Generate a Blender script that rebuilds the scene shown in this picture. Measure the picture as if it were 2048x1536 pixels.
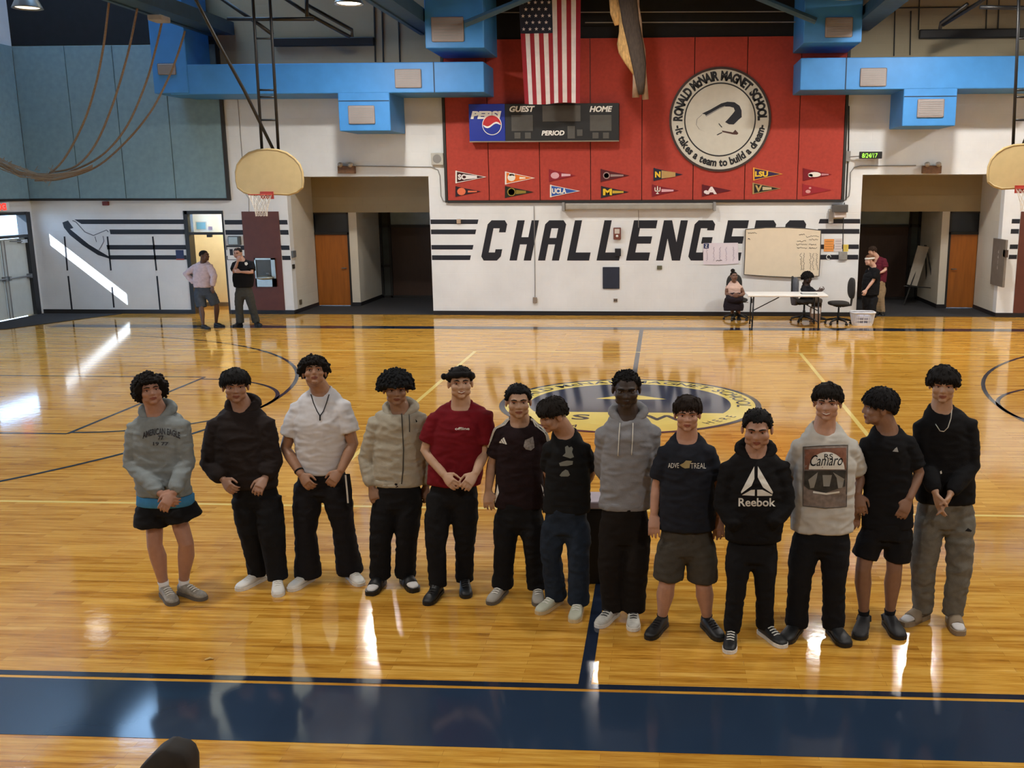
import bpy, bmesh, math, random
import numpy as np
from mathutils import Vector, Matrix, noise
from mathutils.bvhtree import BVHTree

# ------------------------------------------------------------------ camera (solved from the photograph)
scn = bpy.context.scene
for _o in list(bpy.data.objects):
    bpy.data.objects.remove(_o)
F, CX, CY, YAW, PITCH, ROLL, CH = 2038.64, 1210.57, 808.64, -0.0571863, 0.2090042, -0.0028958, 2.97619
_fw = np.array([math.sin(YAW)*math.cos(PITCH), math.cos(YAW)*math.cos(PITCH), -math.sin(PITCH)])
_rt = np.array([math.cos(YAW), -math.sin(YAW), 0.0])
_up = np.cross(_rt, _fw)
RT = _rt*math.cos(ROLL) + _up*math.sin(ROLL)
UP = -_rt*math.sin(ROLL) + _up*math.cos(ROLL)
cam = bpy.data.cameras.new('camera')
cam.sensor_width = 36.0
cam.lens = F/2048*36
cam.shift_x = -(CX-1024)/2048
cam.shift_y = (CY-768)/2048
cam.clip_end = 200
camo = bpy.data.objects.new('camera', cam)
scn.collection.objects.link(camo)
camo.matrix_world = Matrix(((RT[0], UP[0], -_fw[0], 0), (RT[1], UP[1], -_fw[1], 0), (RT[2], UP[2], -_fw[2], CH), (0, 0, 0, 1)))
scn.camera = camo
scn.view_settings.view_transform = 'Standard'
scn.view_settings.look = 'None'
scn.view_settings.gamma = 1.0
scn.view_settings.use_curve_mapping = False
scn.view_settings.exposure = -0.08
# ------------------------------------------------------------------ daylight outside
wd = bpy.data.worlds.new('daylight')
scn.world = wd
wd.use_nodes = True
_bg = wd.node_tree.nodes['Background']
_bg.inputs[0].default_value = (0.50, 0.74, 1.0, 1)
_bg.inputs[1].default_value = 9.0
sun = bpy.data.lights.new('sun', 'SUN')
sun.energy = 22.0
sun.angle = 0.009
sun.color = (1.0, 0.96, 0.9)
suno = bpy.data.objects.new('sun', sun)
scn.collection.objects.link(suno)
suno.rotation_euler = Vector((1.75, 1.62, -1.42)).to_track_quat('-Z', 'Y').to_euler()
LAMP_W = 330.0

# ------------------------------------------------------------------ pixel -> place
def ray(px, py):
    return _fw*F + RT*(px-CX) - UP*(py-CY)
def on_floor(px, py, z=0.0):
    d = ray(px, py); t = (z-CH)/d[2]
    return Vector((t*d[0], t*d[1], z))
def on_plane(px, py, Y):                       # point of a pixel on the upright plane y = Y
    d = ray(px, py); t = Y/d[1]
    return Vector((t*d[0], Y, CH+t*d[2]))
def scale_at(Y, px=1028, py=900):
    return (on_plane(px+50, py, Y)-on_plane(px-50, py, Y)).length/100   # metres per pixel
WY = 24.22                                      # face of the far wall

# ------------------------------------------------------------------ materials
def lin(c):
    if isinstance(c, str):
        c = c.lstrip('#'); c = [int(c[i:i+2], 16)/255 for i in (0, 2, 4)]
    return [x/12.92 if x <= 0.04045 else ((x+0.055)/1.055)**2.4 for x in c]
MATS = {}
def mat(name, col, rough=0.6, metal=0.0, var=0.10, scale=6.0, bump=0.0, bscale=60.0, spec=0.5, emit=0.0, stretch=(1, 1, 1), coat=0.0, sheen=0.0):
    if name in MATS: return MATS[name]
    m = bpy.data.materials.new(name); m.use_nodes = True
    nt = m.node_tree; N = nt.nodes; L = nt.links
    b = N['Principled BSDF']
    c = lin(col)
    tc = N.new('ShaderNodeTexCoord'); mp = N.new('ShaderNodeMapping'); mp.inputs['Scale'].default_value = stretch
    L.new(tc.outputs['Object'], mp.inputs['Vector'])
    nz = N.new('ShaderNodeTexNoise'); nz.inputs['Scale'].default_value = scale; nz.inputs['Detail'].default_value = 5
    L.new(mp.outputs[0], nz.inputs['Vector'])
    rp = N.new('ShaderNodeValToRGB')
    rp.color_ramp.elements[0].position = 0.3; rp.color_ramp.elements[1].position = 0.7
    rp.color_ramp.elements[0].color = [x*(1-var) for x in c]+[1]
    rp.color_ramp.elements[1].color = [min(1, x*(1+var)) for x in c]+[1]
    L.new(nz.outputs['Fac'], rp.inputs['Fac']); L.new(rp.outputs['Color'], b.inputs['Base Color'])
    b.inputs['Roughness'].default_value = rough; b.inputs['Metallic'].default_value = metal
    b.inputs['Specular IOR Level'].default_value = spec
    b.inputs['Coat Weight'].default_value = coat
    if sheen: b.inputs['Sheen Weight'].default_value = sheen
    if emit:
        L.new(rp.outputs['Color'], b.inputs['Emission Color']); b.inputs['Emission Strength'].default_value = emit
    if bump:
        n2 = N.new('ShaderNodeTexNoise'); n2.inputs['Scale'].default_value = bscale; n2.inputs['Detail'].default_value = 4
        L.new(mp.outputs[0], n2.inputs['Vector'])
        bp = N.new('ShaderNodeBump'); bp.inputs['Strength'].default_value = bump; bp.inputs['Distance'].default_value = 0.01
        L.new(n2.outputs['Fac'], bp.inputs['Height']); L.new(bp.outputs[0], b.inputs['Normal'])
    MATS[name] = m
    return m
def block_wall(name, col, var=0.06):            # painted concrete block: joints as fine relief
    m = mat(name, col, 0.75, var=var, scale=1.3)
    nt = m.node_tree; N = nt.nodes; L = nt.links; b = N['Principled BSDF']
    tc = N.new('ShaderNodeTexCoord'); sp = N.new('ShaderNodeSeparateXYZ'); cb = N.new('ShaderNodeCombineXYZ'); ad = N.new('ShaderNodeMath')
    L.new(tc.outputs['Object'], sp.inputs[0]); L.new(sp.outputs['X'], ad.inputs[0]); L.new(sp.outputs['Y'], ad.inputs[1])
    L.new(ad.outputs[0], cb.inputs[0]); L.new(sp.outputs['Z'], cb.inputs[1])
    br = N.new('ShaderNodeTexBrick'); br.inputs['Scale'].default_value = 1.0
    br.inputs['Brick Width'].default_value = 0.4; br.inputs['Row Height'].default_value = 0.2
    br.inputs['Mortar Size'].default_value = 0.006; br.inputs['Mortar Smooth'].default_value = 0.4
    L.new(cb.outputs[0], br.inputs['Vector'])
    nz = N.new('ShaderNodeTexNoise'); nz.inputs['Scale'].default_value = 90; L.new(tc.outputs['Object'], nz.inputs['Vector'])
    mx = N.new('ShaderNodeMath'); mx.operation = 'MULTIPLY_ADD'; mx.inputs[1].default_value = -1.0
    L.new(br.outputs['Fac'], mx.inputs[0])
    sc = N.new('ShaderNodeMath'); sc.operation = 'MULTIPLY'; sc.inputs[1].default_value = 0.35
    L.new(nz.outputs['Fac'], sc.inputs[0]); L.new(sc.outputs[0], mx.inputs[2])
    bp = N.new('ShaderNodeBump'); bp.inputs['Strength'].default_value = 0.35; bp.inputs['Distance'].default_value = 0.006
    L.new(mx.outputs[0], bp.inputs['Height']); L.new(bp.outputs[0], b.inputs['Normal'])
    return m
def wood_floor():
    m = bpy.data.materials.new('maple_floor'); m.use_nodes = True
    nt = m.node_tree; N = nt.nodes; L = nt.links; b = N['Principled BSDF']
    tc = N.new('ShaderNodeTexCoord')
    br = N.new('ShaderNodeTexBrick'); br.offset_frequency = 2; br.offset = 0.37
    br.inputs['Scale'].default_value = 1.0; br.inputs['Brick Width'].default_value = 0.85; br.inputs['Row Height'].default_value = 0.057
    br.inputs['Mortar Size'].default_value = 0.0007; br.inputs['Mortar Smooth'].default_value = 0.3
    br.inputs['Color1'].default_value = (0, 0, 0, 1); br.inputs['Color2'].default_value = (1, 1, 1, 1); br.inputs['Mortar'].default_value = (0.1, 0.1, 0.1, 1)
    L.new(tc.outputs['Object'], br.inputs['Vector'])
    mp = N.new('ShaderNodeMapping'); mp.inputs['Scale'].default_value = (1.2, 17.0, 1)
    L.new(tc.outputs['Object'], mp.inputs['Vector'])
    n1 = N.new('ShaderNodeTexNoise'); n1.inputs['Scale'].default_value = 1.6; n1.inputs['Detail'].default_value = 7; n1.inputs['Roughness'].default_value = 0.65
    L.new(mp.outputs[0], n1.inputs['Vector'])
    mp2 = N.new('ShaderNodeMapping'); mp2.inputs['Scale'].default_value = (3, 60.0, 1)
    L.new(tc.outputs['Object'], mp2.inputs['Vector'])
    n2 = N.new('ShaderNodeTexNoise'); n2.inputs['Scale'].default_value = 2.5; n2.inputs['Detail'].default_value = 4
    L.new(mp2.outputs[0], n2.inputs['Vector'])
    a = N.new('ShaderNodeMath'); a.operation = 'MULTIPLY'; a.inputs[1].default_value = 0.17; L.new(br.outputs['Color'], a.inputs[0])
    a2 = N.new('ShaderNodeMath'); a2.operation = 'MULTIPLY_ADD'; a2.inputs[1].default_value = 0.78; L.new(n1.outputs['Fac'], a2.inputs[0]); L.new(a.outputs[0], a2.inputs[2])
    a3 = N.new('ShaderNodeMath'); a3.operation = 'MULTIPLY_ADD'; a3.inputs[1].default_value = 0.22; L.new(n2.outputs['Fac'], a3.inputs[0]); L.new(a2.outputs[0], a3.inputs[2])
    rp = N.new('ShaderNodeValToRGB'); e = rp.color_ramp.elements
    e[0].position = 0.36; e[0].color = lin('#8a5a1e')+[1]
    e[1].position = 0.88; e[1].color = lin('#eec068')+[1]
    k = e.new(0.50); k.color = lin('#bd852f')+[1]
    k = e.new(0.64); k.color = lin('#d3a044')+[1]
    L.new(a3.outputs[0], rp.inputs['Fac'])
    mxc = N.new('ShaderNodeMix'); mxc.data_type = 'RGBA'; mxc.inputs['B'].default_value = lin('#5a340d')+[1]
    ms = N.new('ShaderNodeMath'); ms.operation = 'MULTIPLY'; ms.inputs[1].default_value = 0.75; L.new(br.outputs['Fac'], ms.inputs[0])
    L.new(ms.outputs[0], mxc.inputs['Factor']); L.new(rp.outputs['Color'], mxc.inputs['A'])
    L.new(mxc.outputs['Result'], b.inputs['Base Color'])
    b.inputs['Roughness'].default_value = 0.085; b.inputs['Specular IOR Level'].default_value = 0.5
    n3 = N.new('ShaderNodeTexNoise'); n3.inputs['Scale'].default_value = 9; n3.inputs['Detail'].default_value = 3; L.new(tc.outputs['Object'], n3.inputs['Vector'])
    bp = N.new('ShaderNodeBump'); bp.inputs['Strength'].default_value = 0.03; bp.inputs['Distance'].default_value = 0.02
    L.new(n3.outputs['Fac'], bp.inputs['Height'])
    b2 = N.new('ShaderNodeBump'); b2.invert = True; b2.inputs['Strength'].default_value = 0.12; b2.inputs['Distance'].default_value = 0.002
    L.new(br.outputs['Fac'], b2.inputs['Height']); L.new(bp.outputs[0], b2.inputs['Normal']); L.new(b2.outputs[0], b.inputs['Normal'])
    MATS['maple_floor'] = m
    return m
def pane_mat(name, tint, clear=0.8):            # thin window glass: clear, with a faint mirror
    m = bpy.data.materials.new(name); m.use_nodes = True
    nt = m.node_tree; N = nt.nodes; L = nt.links
    N.remove(N['Principled BSDF'])
    t = N.new('ShaderNodeBsdfTransparent'); t.inputs[0].default_value = lin(tint)+[1]
    g = N.new('ShaderNodeBsdfGlossy'); g.inputs['Roughness'].default_value = 0.08
    nz = N.new('ShaderNodeTexNoise'); nz.inputs['Scale'].default_value = 3
    mr = N.new('ShaderNodeMapRange'); mr.inputs['To Min'].default_value = 1-clear-0.03; mr.inputs['To Max'].default_value = 1-clear+0.03
    L.new(nz.outputs['Fac'], mr.inputs['Value'])
    mx = N.new('ShaderNodeMixShader'); L.new(mr.outputs[0], mx.inputs[0]); L.new(t.outputs[0], mx.inputs[1]); L.new(g.outputs[0], mx.inputs[2])
    L.new(mx.outputs[0], N['Material Output'].inputs[0])
    MATS[name] = m
    return m

# ------------------------------------------------------------------ mesh helpers
WL = {}                                         # world position of each object's origin
COL = scn.collection
class MB:
    def __init__(s): s.v = []; s.f = []; s.mi = []
    def add(s, v, f, mi=0):
        n = len(s.v); s.v += [tuple(p) for p in v]; s.f += [tuple(i+n for i in q) for q in f]; s.mi += [mi]*len(f); return s
    def box(s, x0, x1, y0, y1, z0, z1, mi=0):
        v = [(x, y, z) for z in (z0, z1) for y in (y0, y1) for x in (x0, x1)]
        return s.add(v, [(0, 2, 3, 1), (4, 5, 7, 6), (0, 1, 5, 4), (2, 6, 7, 3), (0, 4, 6, 2), (1, 3, 7, 5)], mi)
    def bbox(s, x0, x1, y0, y1, z0, z1, r=0.01, seg=2, mi=0):       # bevelled box
        bm = bmesh.new(); bmesh.ops.create_cube(bm, size=1)
        for q in bm.verts: q.co = Vector(((x0+x1)/2+q.co.x*(x1-x0), (y0+y1)/2+q.co.y*(y1-y0), (z0+z1)/2+q.co.z*(z1-z0)))
        bmesh.ops.bevel(bm, geom=bm.edges[:], offset=r, segments=seg, profile=0.5, affect='EDGES')
        bm.verts.index_update()
        s.add([q.co[:] for q in bm.verts], [[q.index for q in f.verts] for f in bm.faces], mi); bm.free(); return s
    def prism(s, poly, y0, y1, mi=0):           # outline in x,z pushed from y0 (front) to y1
        n = len(poly); a = sum(poly[i][0]*poly[(i+1) % n][1]-poly[(i+1) % n][0]*poly[i][1] for i in range(n))
        if a < 0: poly = poly[::-1]
        v = [(p[0], y0, p[1]) for p in poly]+[(p[0], y1, p[1]) for p in poly]
        f = [tuple(range(n)), tuple(range(2*n-1, n-1, -1))]+[(i, n+i, n+(i+1) % n, (i+1) % n) for i in range(n)]
        return s.add(v, f, mi)
    def slab(s, poly, z0, z1, mi=0):            # outline in x,y pushed from z0 to z1
        n = len(poly); a = sum(poly[i][0]*poly[(i+1) % n][1]-poly[(i+1) % n][0]*poly[i][1] for i in range(n))
        if a < 0: poly = poly[::-1]
        v = [(p[0], p[1], z1) for p in poly]+[(p[0], p[1], z0) for p in poly]
        f = [tuple(range(n)), tuple(range(2*n-1, n-1, -1))]+[(i, n+i, n+(i+1) % n, (i+1) % n) for i in range(n)]
        return s.add(v, f, mi)
    def tube(s, pts, rad, seg=10, flat=None, caps=True, mi=0, up=None):
        # swept tube; rad a number or list of r or (ra, rb)
        P = [Vector(p) for p in pts]; n = len(P)
        if not isinstance(rad, (list, tuple)): rad = [rad]*n
        rings = []; prev = None
        for i in range(n):
            t = (P[min(i+1, n-1)]-P[max(i-1, 0)])
            t = t.normalized() if t.length > 1e-9 else Vector((0, 0, 1))
            if prev is None:
                ref = Vector(up) if up else (Vector((0, -1, 0)) if abs(t.y) < 0.9 else Vector((1, 0, 0)))
                a = (ref-t*ref.dot(t)).normalized()
            else:
                a = (prev-t*prev.dot(t)).normalized()
            prev = a; bb = t.cross(a)
            r = rad[i]; ra, rb = (r if isinstance(r, (list, tuple)) else (r, r))
            rings.append([P[i]+a*(ra*math.cos(2*math.pi*k/seg))+bb*(rb*math.sin(2*math.pi*k/seg)) for k in range(seg)])
        v = [p for r in rings for p in r]; f = []
        for i in range(n-1):
            for k in range(seg):
                f.append((i*seg+k, i*seg+(k+1) % seg, (i+1)*seg+(k+1) % seg, (i+1)*seg+k))
        if caps:
            f.append(tuple(range(seg))[::-1]); f.append(tuple((n-1)*seg+k for k in range(seg)))
        return s.add(v, f, mi)
    def limb(s, pts, rad, seg=14, mi=0):        # tube with rounded ends
        P = [Vector(p) for p in pts]
        rad = [(r if isinstance(r, (list, tuple)) else (r, r)) for r in rad]
        d0 = (P[0]-P[1]).normalized(); d1 = (P[-1]-P[-2]).normalized()
        q = [P[0]+d0*(min(rad[0])*k) for k in (0.95, 0.7, 0.4)]; qr = [(rad[0][0]*k, rad[0][1]*k) for k in (0.3, 0.7, 0.92)]
        e = [P[-1]+d1*(min(rad[-1])*k) for k in (0.4, 0.7, 0.95)]; er = [(rad[-1][0]*k, rad[-1][1]*k) for k in (0.92, 0.7, 0.3)]
        return s.tube(q+P+e, qr+list(rad)+er, seg, mi=mi)
    def ell(s, c, r, seg=16, rings=10, rot=None, mi=0):
        c = Vector(c); v = []; f = []
        for i in range(rings+1):
            th = math.pi*i/rings
            for k in range(seg):
                ph = 2*math.pi*k/seg
                p = Vector((r[0]*math.sin(th)*math.cos(ph), r[1]*math.sin(th)*math.sin(ph), r[2]*math.cos(th)))
                if rot: p = rot @ p
                v.append(c+p)
        for i in range(rings):
            for k in range(seg):
                f.append((i*seg+k, (i+1)*seg+k, (i+1)*seg+(k+1) % seg, i*seg+(k+1) % seg))
        return s.add(v, f, mi)
    def loft(s, rings, caps=True, mi=0):
        n = len(rings[0]); v = [p for r in rings for p in r]; f = []
        for i in range(len(rings)-1):
            for k in range(n):
                f.append((i*n+k, i*n+(k+1) % n, (i+1)*n+(k+1) % n, (i+1)*n+k))
        if caps:
            f.append(tuple(range(n))[::-1]); f.append(tuple((len(rings)-1)*n+k for k in range(n)))
        return s.add(v, f, mi)
    def lathe(s, prof, c, seg=20, mi=0):        # profile of (radius, z) turned about a vertical axis
        c = Vector(c)
        return s.loft([[c+Vector((max(r, 1e-4)*math.cos(2*math.pi*k/seg), max(r, 1e-4)*math.sin(2*math.pi*k/seg), z)) for k in range(seg)] for r, z in prof], True, mi)
    def build(s, name, m, parent=None, smooth=False, origin=None, kind=None):
        me = bpy.data.meshes.new(name)
        V = np.array(s.v, float)
        if origin is None:
            lo, hi = V.min(0), V.max(0); origin = ((lo[0]+hi[0])/2, (lo[1]+hi[1])/2, lo[2])
        V = V-np.array(origin)
        me.from_pydata(V.tolist(), [], s.f)
        return link(name, me, m, parent, origin, smooth, s.mi if any(s.mi) else None, kind)
def link(name, me, m, parent=None, origin=(0, 0, 0), smooth=False, mi=None, kind=None):
    for q in (m if isinstance(m, (list, tuple)) else [m]): me.materials.append(q)
    if mi is not None: me.polygons.foreach_set('material_index', mi)
    if smooth: me.polygons.foreach_set('use_smooth', [True]*len(me.polygons))
    me.update()
    o = bpy.data.objects.new(name, me); COL.objects.link(o)
    o.location = origin; WL[o.name] = Vector(origin)
    if parent is not None:
        o.parent = parent; o.matrix_parent_inverse = Matrix.Translation(-WL[parent.name])
    if kind: o['kind'] = kind
    return o
def empty(name, loc):
    o = bpy.data.objects.new(name, None); COL.objects.link(o); o.location = loc; o.empty_display_size = 0.1; WL[o.name] = Vector(loc); return o
def tag(o, label, cat, group=None):
    o['label'] = label; o['category'] = cat
    if group: o['group'] = group
    return o
def copy_tree(o, parent=None):
    c = o.copy(); COL.objects.link(c); WL[c.name] = WL[o.name].copy()
    if parent is not None: c.parent = parent
    for ch in list(o.children): copy_tree(ch, c)
    return c
def wpoly(px, Y=WY):                            # pixel outline -> x,z outline on an upright plane
    return [(q.x, q.z) for q in (on_plane(a, b, Y) for a, b in px)]
def wrect(x0, y0, x1, y1, Y=WY):                # pixel rectangle -> (X0, X1, Z0, Z1) taken at its middle
    a = on_plane(x0, (y0+y1)/2, Y).x; b = on_plane(x1, (y0+y1)/2, Y).x
    return a, b, on_plane((x0+x1)/2, y1, Y).z, on_plane((x0+x1)/2, y0, Y).z
def text_polys(s, size=1.0, shear=0.0, bold=0.0, align='CENTER', xs=1.0, space=1.0):
    cu = bpy.data.curves.new('t', 'FONT'); cu.body = s; cu.size = size; cu.shear = shear; cu.offset = bold
    cu.align_x = align; cu.align_y = 'CENTER'; cu.space_character = space; cu.resolution_u = 3
    o = bpy.data.objects.new('t', cu); me = o.to_mesh()
    v = [(q.co.x*xs, q.co.y) for q in me.vertices]; f = [tuple(p.vertices) for p in me.polygons]
    o.to_mesh_clear(); bpy.data.objects.remove(o); bpy.data.curves.remove(cu)
    return v, f
def wall_text(s, cx, cz, Y, h, m, name, parent, shear=0.0, bold=0.0, w=None, rot=0.0):
    v, f = text_polys(s, 1.0, shear, bold)
    xs = [p[0] for p in v]; ys = [p[1] for p in v]
    x0, x1, y0, y1 = min(xs), max(xs), min(ys), max(ys)
    sy = h/(y1-y0); sx = (w/(x1-x0)) if w else sy
    c, q = math.cos(rot), math.sin(rot)
    out = []
    for a, b in v:
        a = (a-(x0+x1)/2)*sx; b = (b-(y0+y1)/2)*sy
        out.append((cx+a*c-b*q, Y, cz+a*q+b*c))
    return MB().add(out, f).build(name, m, parent)
def ring_text(s, c, R, h, a0, a1, m, name, parent, outward=True, plane='wall', Y=0.0, bold=0.02, xs=1.0):
    # letters set round a circle from angle a0 to a1 (radians, 0 = right, counter-clockwise)
    mb = MB(); gl = []
    for ch in s:                                # each letter takes room by its own width
        if ch == ' ': gl.append((None, None, h*0.5)); continue
        v, f = text_polys(ch, h*1.4, 0, bold*h, xs=xs)
        x0, x1 = min(p[0] for p in v), max(p[0] for p in v)
        gl.append(([(p[0]-(x0+x1)/2, p[1]) for p in v], f, (x1-x0)+h*0.16))
    tot = sum(g[2] for g in gl); run = 0.0
    for v, f, w in gl:
        an = a0+(a1-a0)*(run+w/2)/tot; run += w
        if v is None: continue
        t = an-math.pi/2 if outward else an+math.pi/2
        co, si = math.cos(t), math.sin(t)
        yc = 0.0
        pts = [(c[0]+R*math.cos(an)+x*co-(y-yc)*si, c[1]+R*math.sin(an)+x*si+(y-yc)*co) for x, y in v]
        mb.add([(p[0], Y, p[1]) if plane == 'wall' else (p[0], p[1], Y) for p in pts], f)
    return mb.build(name, m, parent)
# ================================================================== THE ROOM
M_white = block_wall('white_block', '#dfe1e2')
M_tan = block_wall('tan_block', '#a29477')
M_dark = mat('dark_upper', '#16181c', 0.9, var=0.2)
M_navy = mat('navy_paint', '#10131f', 0.55, var=0.15)
M_base = mat('black_base', '#15151a', 0.5)
M_blue = mat('duct_blue', '#3a84c8', 0.5, var=0.07, scale=3)
M_seam = mat('seam_dark', '#173450', 0.6)
M_black = mat('black_metal', '#17181b', 0.45, var=0.15)
M_steel = mat('steel', '#8d9094', 0.35, 0.8)
M_grey = mat('grey_paint', '#8a8886', 0.6)
M_orange = mat('orange_wood', '#9c5a1c', 0.4, var=0.16, scale=3, stretch=(6, 6, 0.6))
M_brown = mat('brown_door', '#3a2417', 0.5, var=0.15, stretch=(6, 6, 0.6))
M_maroon = mat('maroon_panel', '#5a2c1f', 0.5, var=0.1)
M_frame = mat('dark_frame', '#1b1a19', 0.5)
M_carpet = mat('dark_mat', '#2a2a2e', 0.95, var=0.35, scale=40, bump=0.5, bscale=200)
M_paint_white = mat('white_paint', '#e6e6e2', 0.5, var=0.03)
M_cream = mat('cream_wall', '#efe7cf', 0.7, var=0.03)
XL, XR, YB, ZC = -15.25, 14.4, -7.0, 12.0

fl = MB().box(XL-0.3, XR+0.3, YB-0.3, 29.0, -0.2, 0).build('floor', wood_floor(), origin=(0, 0, 0)); fl['kind'] = 'structure'
sky_o = (-14.6, -9.4, 19.6, 23.4)                             # unseen roof light, added to send daylight onto the corner panels
cl = MB(); T0 = 0.25
for a, b, c_, d_ in ((XL-0.3, sky_o[0], YB-0.3, WY+T0), (sky_o[1], XR+0.3, YB-0.3, WY+T0), (sky_o[0], sky_o[1], YB-0.3, sky_o[2]), (sky_o[0], sky_o[1], sky_o[3], WY+T0)): cl.box(a, b, c_, d_, ZC, ZC+0.2)
cl = cl.build('ceiling', mat('ceiling_deck', '#2a2c30', 0.9)); cl['kind'] = 'structure'
def at_wall(px, py): return on_plane(px, py, WY)
xd0, xd1 = at_wall(381, 560).x, at_wall(455, 560).x           # lit doorway
zd = at_wall(410, 424).z
r0, r1 = at_wall(581, 500).x, at_wall(861.5, 480).x           # left recess
q0, q1 = at_wall(1719, 480).x, at_wall(2001, 500).x           # right recess
zr = at_wall(700, 353).z; ZU = 5.3
wf = MB()
T = 0.25
for a, b, z0, z1 in ((XL, xd0, 0, ZU), (xd0, xd1, zd, ZU), (xd1, r0, 0, ZU), (r0, r1, zr, ZU), (r1, q0, 0, ZU), (q0, q1, zr, ZU), (q1, XR, 0, ZU)):
    wf.box(a, b, WY, WY+T, z0, z1)
wall_far = wf.build('wall_far', M_white); wall_far['kind'] = 'structure'
_a, _b = on_floor(236, 1405), on_floor(306, 1472)             # its mirror image shows on the floor band
cw = (_a.x*WY/_a.y-0.25, _b.x*WY/_b.y+0.2, CH*(WY/_a.y-1)-0.1, 11.85)
                              # high clerestory window by the corner
wu = MB()
for a, b, z0, z1 in ((XL, cw[0], ZU, ZC), (cw[1], XR, ZU, ZC), (cw[0], cw[1], ZU, cw[2]), (cw[0], cw[1], cw[3], ZC)): wu.box(a, b, WY, WY+T, z0, z1)
wu = wu.build('wall_far_upper', M_tan); wu['kind'] = 'structure'
du = MB()
for a, b, y in ((13, 316, 90), (975, 1622, 76)):
    X0, X1 = at_wall(a, 50).x, at_wall(b, 50).x
    du.box(max(X0, XL), X1, WY-0.02, WY, at_wall(1200, y).z if a > 500 else at_wall(200, y).z, 9.5)
du = du.build('wall_far_dark_band', M_dark); du['kind'] = 'structure'
# side, back walls
def on_side(px, py, X=XL):
    d = ray(px, py); t = X/d[0]; return Vector((X, t*d[1], CH+t*d[2]))
ydA, ydB = 24.0, 21.95                                       # double door by the corner
ztr0, ztr1, ztr2 = 1.86, 1.94, 2.46
wl = MB()
win = (8.0, 19.6, 0.3, 3.3)                                   # daylight opening nearer the camera
for y0, y1, z0, z1 in ((ydA, WY+T, 0, ZC), (ydB, ydA, ztr2, ZC), (win[1], ydB, 0, ZC), (win[0], win[1], 0, win[2]), (win[0], win[1], win[3], ZC), (YB, win[0], 0, ZC)):
    wl.box(XL-0.25, XL, y0, y1, z0, z1)
wall_left = wl.build('wall_left', M_white); wall_left['kind'] = 'structure'
o = MB().box(XR, XR+0.25, YB, WY+T, 0, ZC).build('wall_right', M_white); o['kind'] = 'structure'
o = MB().box(XL-0.25, XR+0.25, YB-0.25, YB, 0, ZC).build('wall_back', mat('bleacher_wood', '#6a4a2c', 0.6, var=0.2, stretch=(0.3, 1, 8))); o['kind'] = 'structure'
sun_block = MB().box(-20.4, XL-0.25, 5.5, 20.3, 3.5, 3.62).box(-20.3, -20.1, 5.6, 5.8, -0.2, 3.5).box(-20.3, -20.1, 20.0, 20.2, -0.2, 3.5).build('roof_added_sun_block', mat('sun_block_grey', '#a8a8a4', 0.9)); sun_block['kind'] = 'structure'  # unseen roof added to keep direct sun out of the side opening
og = MB().box(-60, XL-0.3, -30, 60, -0.4, -0.2).build('ground_outside', mat('outside_paving', '#9a9a94', 0.9)); og['kind'] = 'structure'
w1 = empty('window_1', (XL, (win[0]+win[1])/2, win[2])); w1['kind'] = 'structure'
M_glass = pane_mat('window_glass', '#eef6ff', 0.95)
M_alu = mat('window_frame', '#5d6064', 0.4, 0.6)
for k in range(8):
    a = win[0]+(win[1]-win[0])*k/8; b = win[0]+(win[1]-win[0])*(k+1)/8
    MB().box(XL-0.14, XL-0.13, a, b, win[2], win[3]).build('pane', M_glass, w1)
fr = MB()
for k in range(9):
    a = win[0]+(win[1]-win[0])*k/8; fr.box(XL-0.18, XL-0.08, a-0.03, a+0.03, win[2], win[3])
for z in (win[2]+0.03, win[3]-0.03): fr.box(XL-0.18, XL-0.08, win[0], win[1], z-0.03, z+0.03)
fr.build('window_frame', M_alu, w1)
w3 = empty('window_added_roof', (-12, 21.5, ZC)); w3['kind'] = 'structure'  # glazing of the added roof light
for k in range(4): MB().box(sky_o[0]+1.3*k, sky_o[0]+1.3*k+1.3, sky_o[2], sky_o[3], ZC+0.1, ZC+0.11).build('pane', M_glass, w3)
fr = MB()
for k in range(5): fr.box(sky_o[0]+1.3*k-0.03, sky_o[0]+1.3*k+0.03, sky_o[2], sky_o[3], ZC+0.06, ZC+0.16)
fr.build('window_frame', M_alu, w3)
w2 = empty('window_2', ((cw[0]+cw[1])/2, WY, cw[2])); w2['kind'] = 'structure'
MB().box(cw[0], cw[1], WY+0.12, WY+0.13, cw[2], cw[3]).build('pane', M_glass, w2)
fr = MB()
for x in (cw[0], cw[1]): fr.box(x-0.03, x+0.03, WY+0.08, WY+0.16, cw[2], cw[3])
for z in (cw[2], cw[3]): fr.box(cw[0], cw[1], WY+0.08, WY+0.16, z-0.03, z+0.03)
fr.build('window_frame', M_alu, w2)

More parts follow.
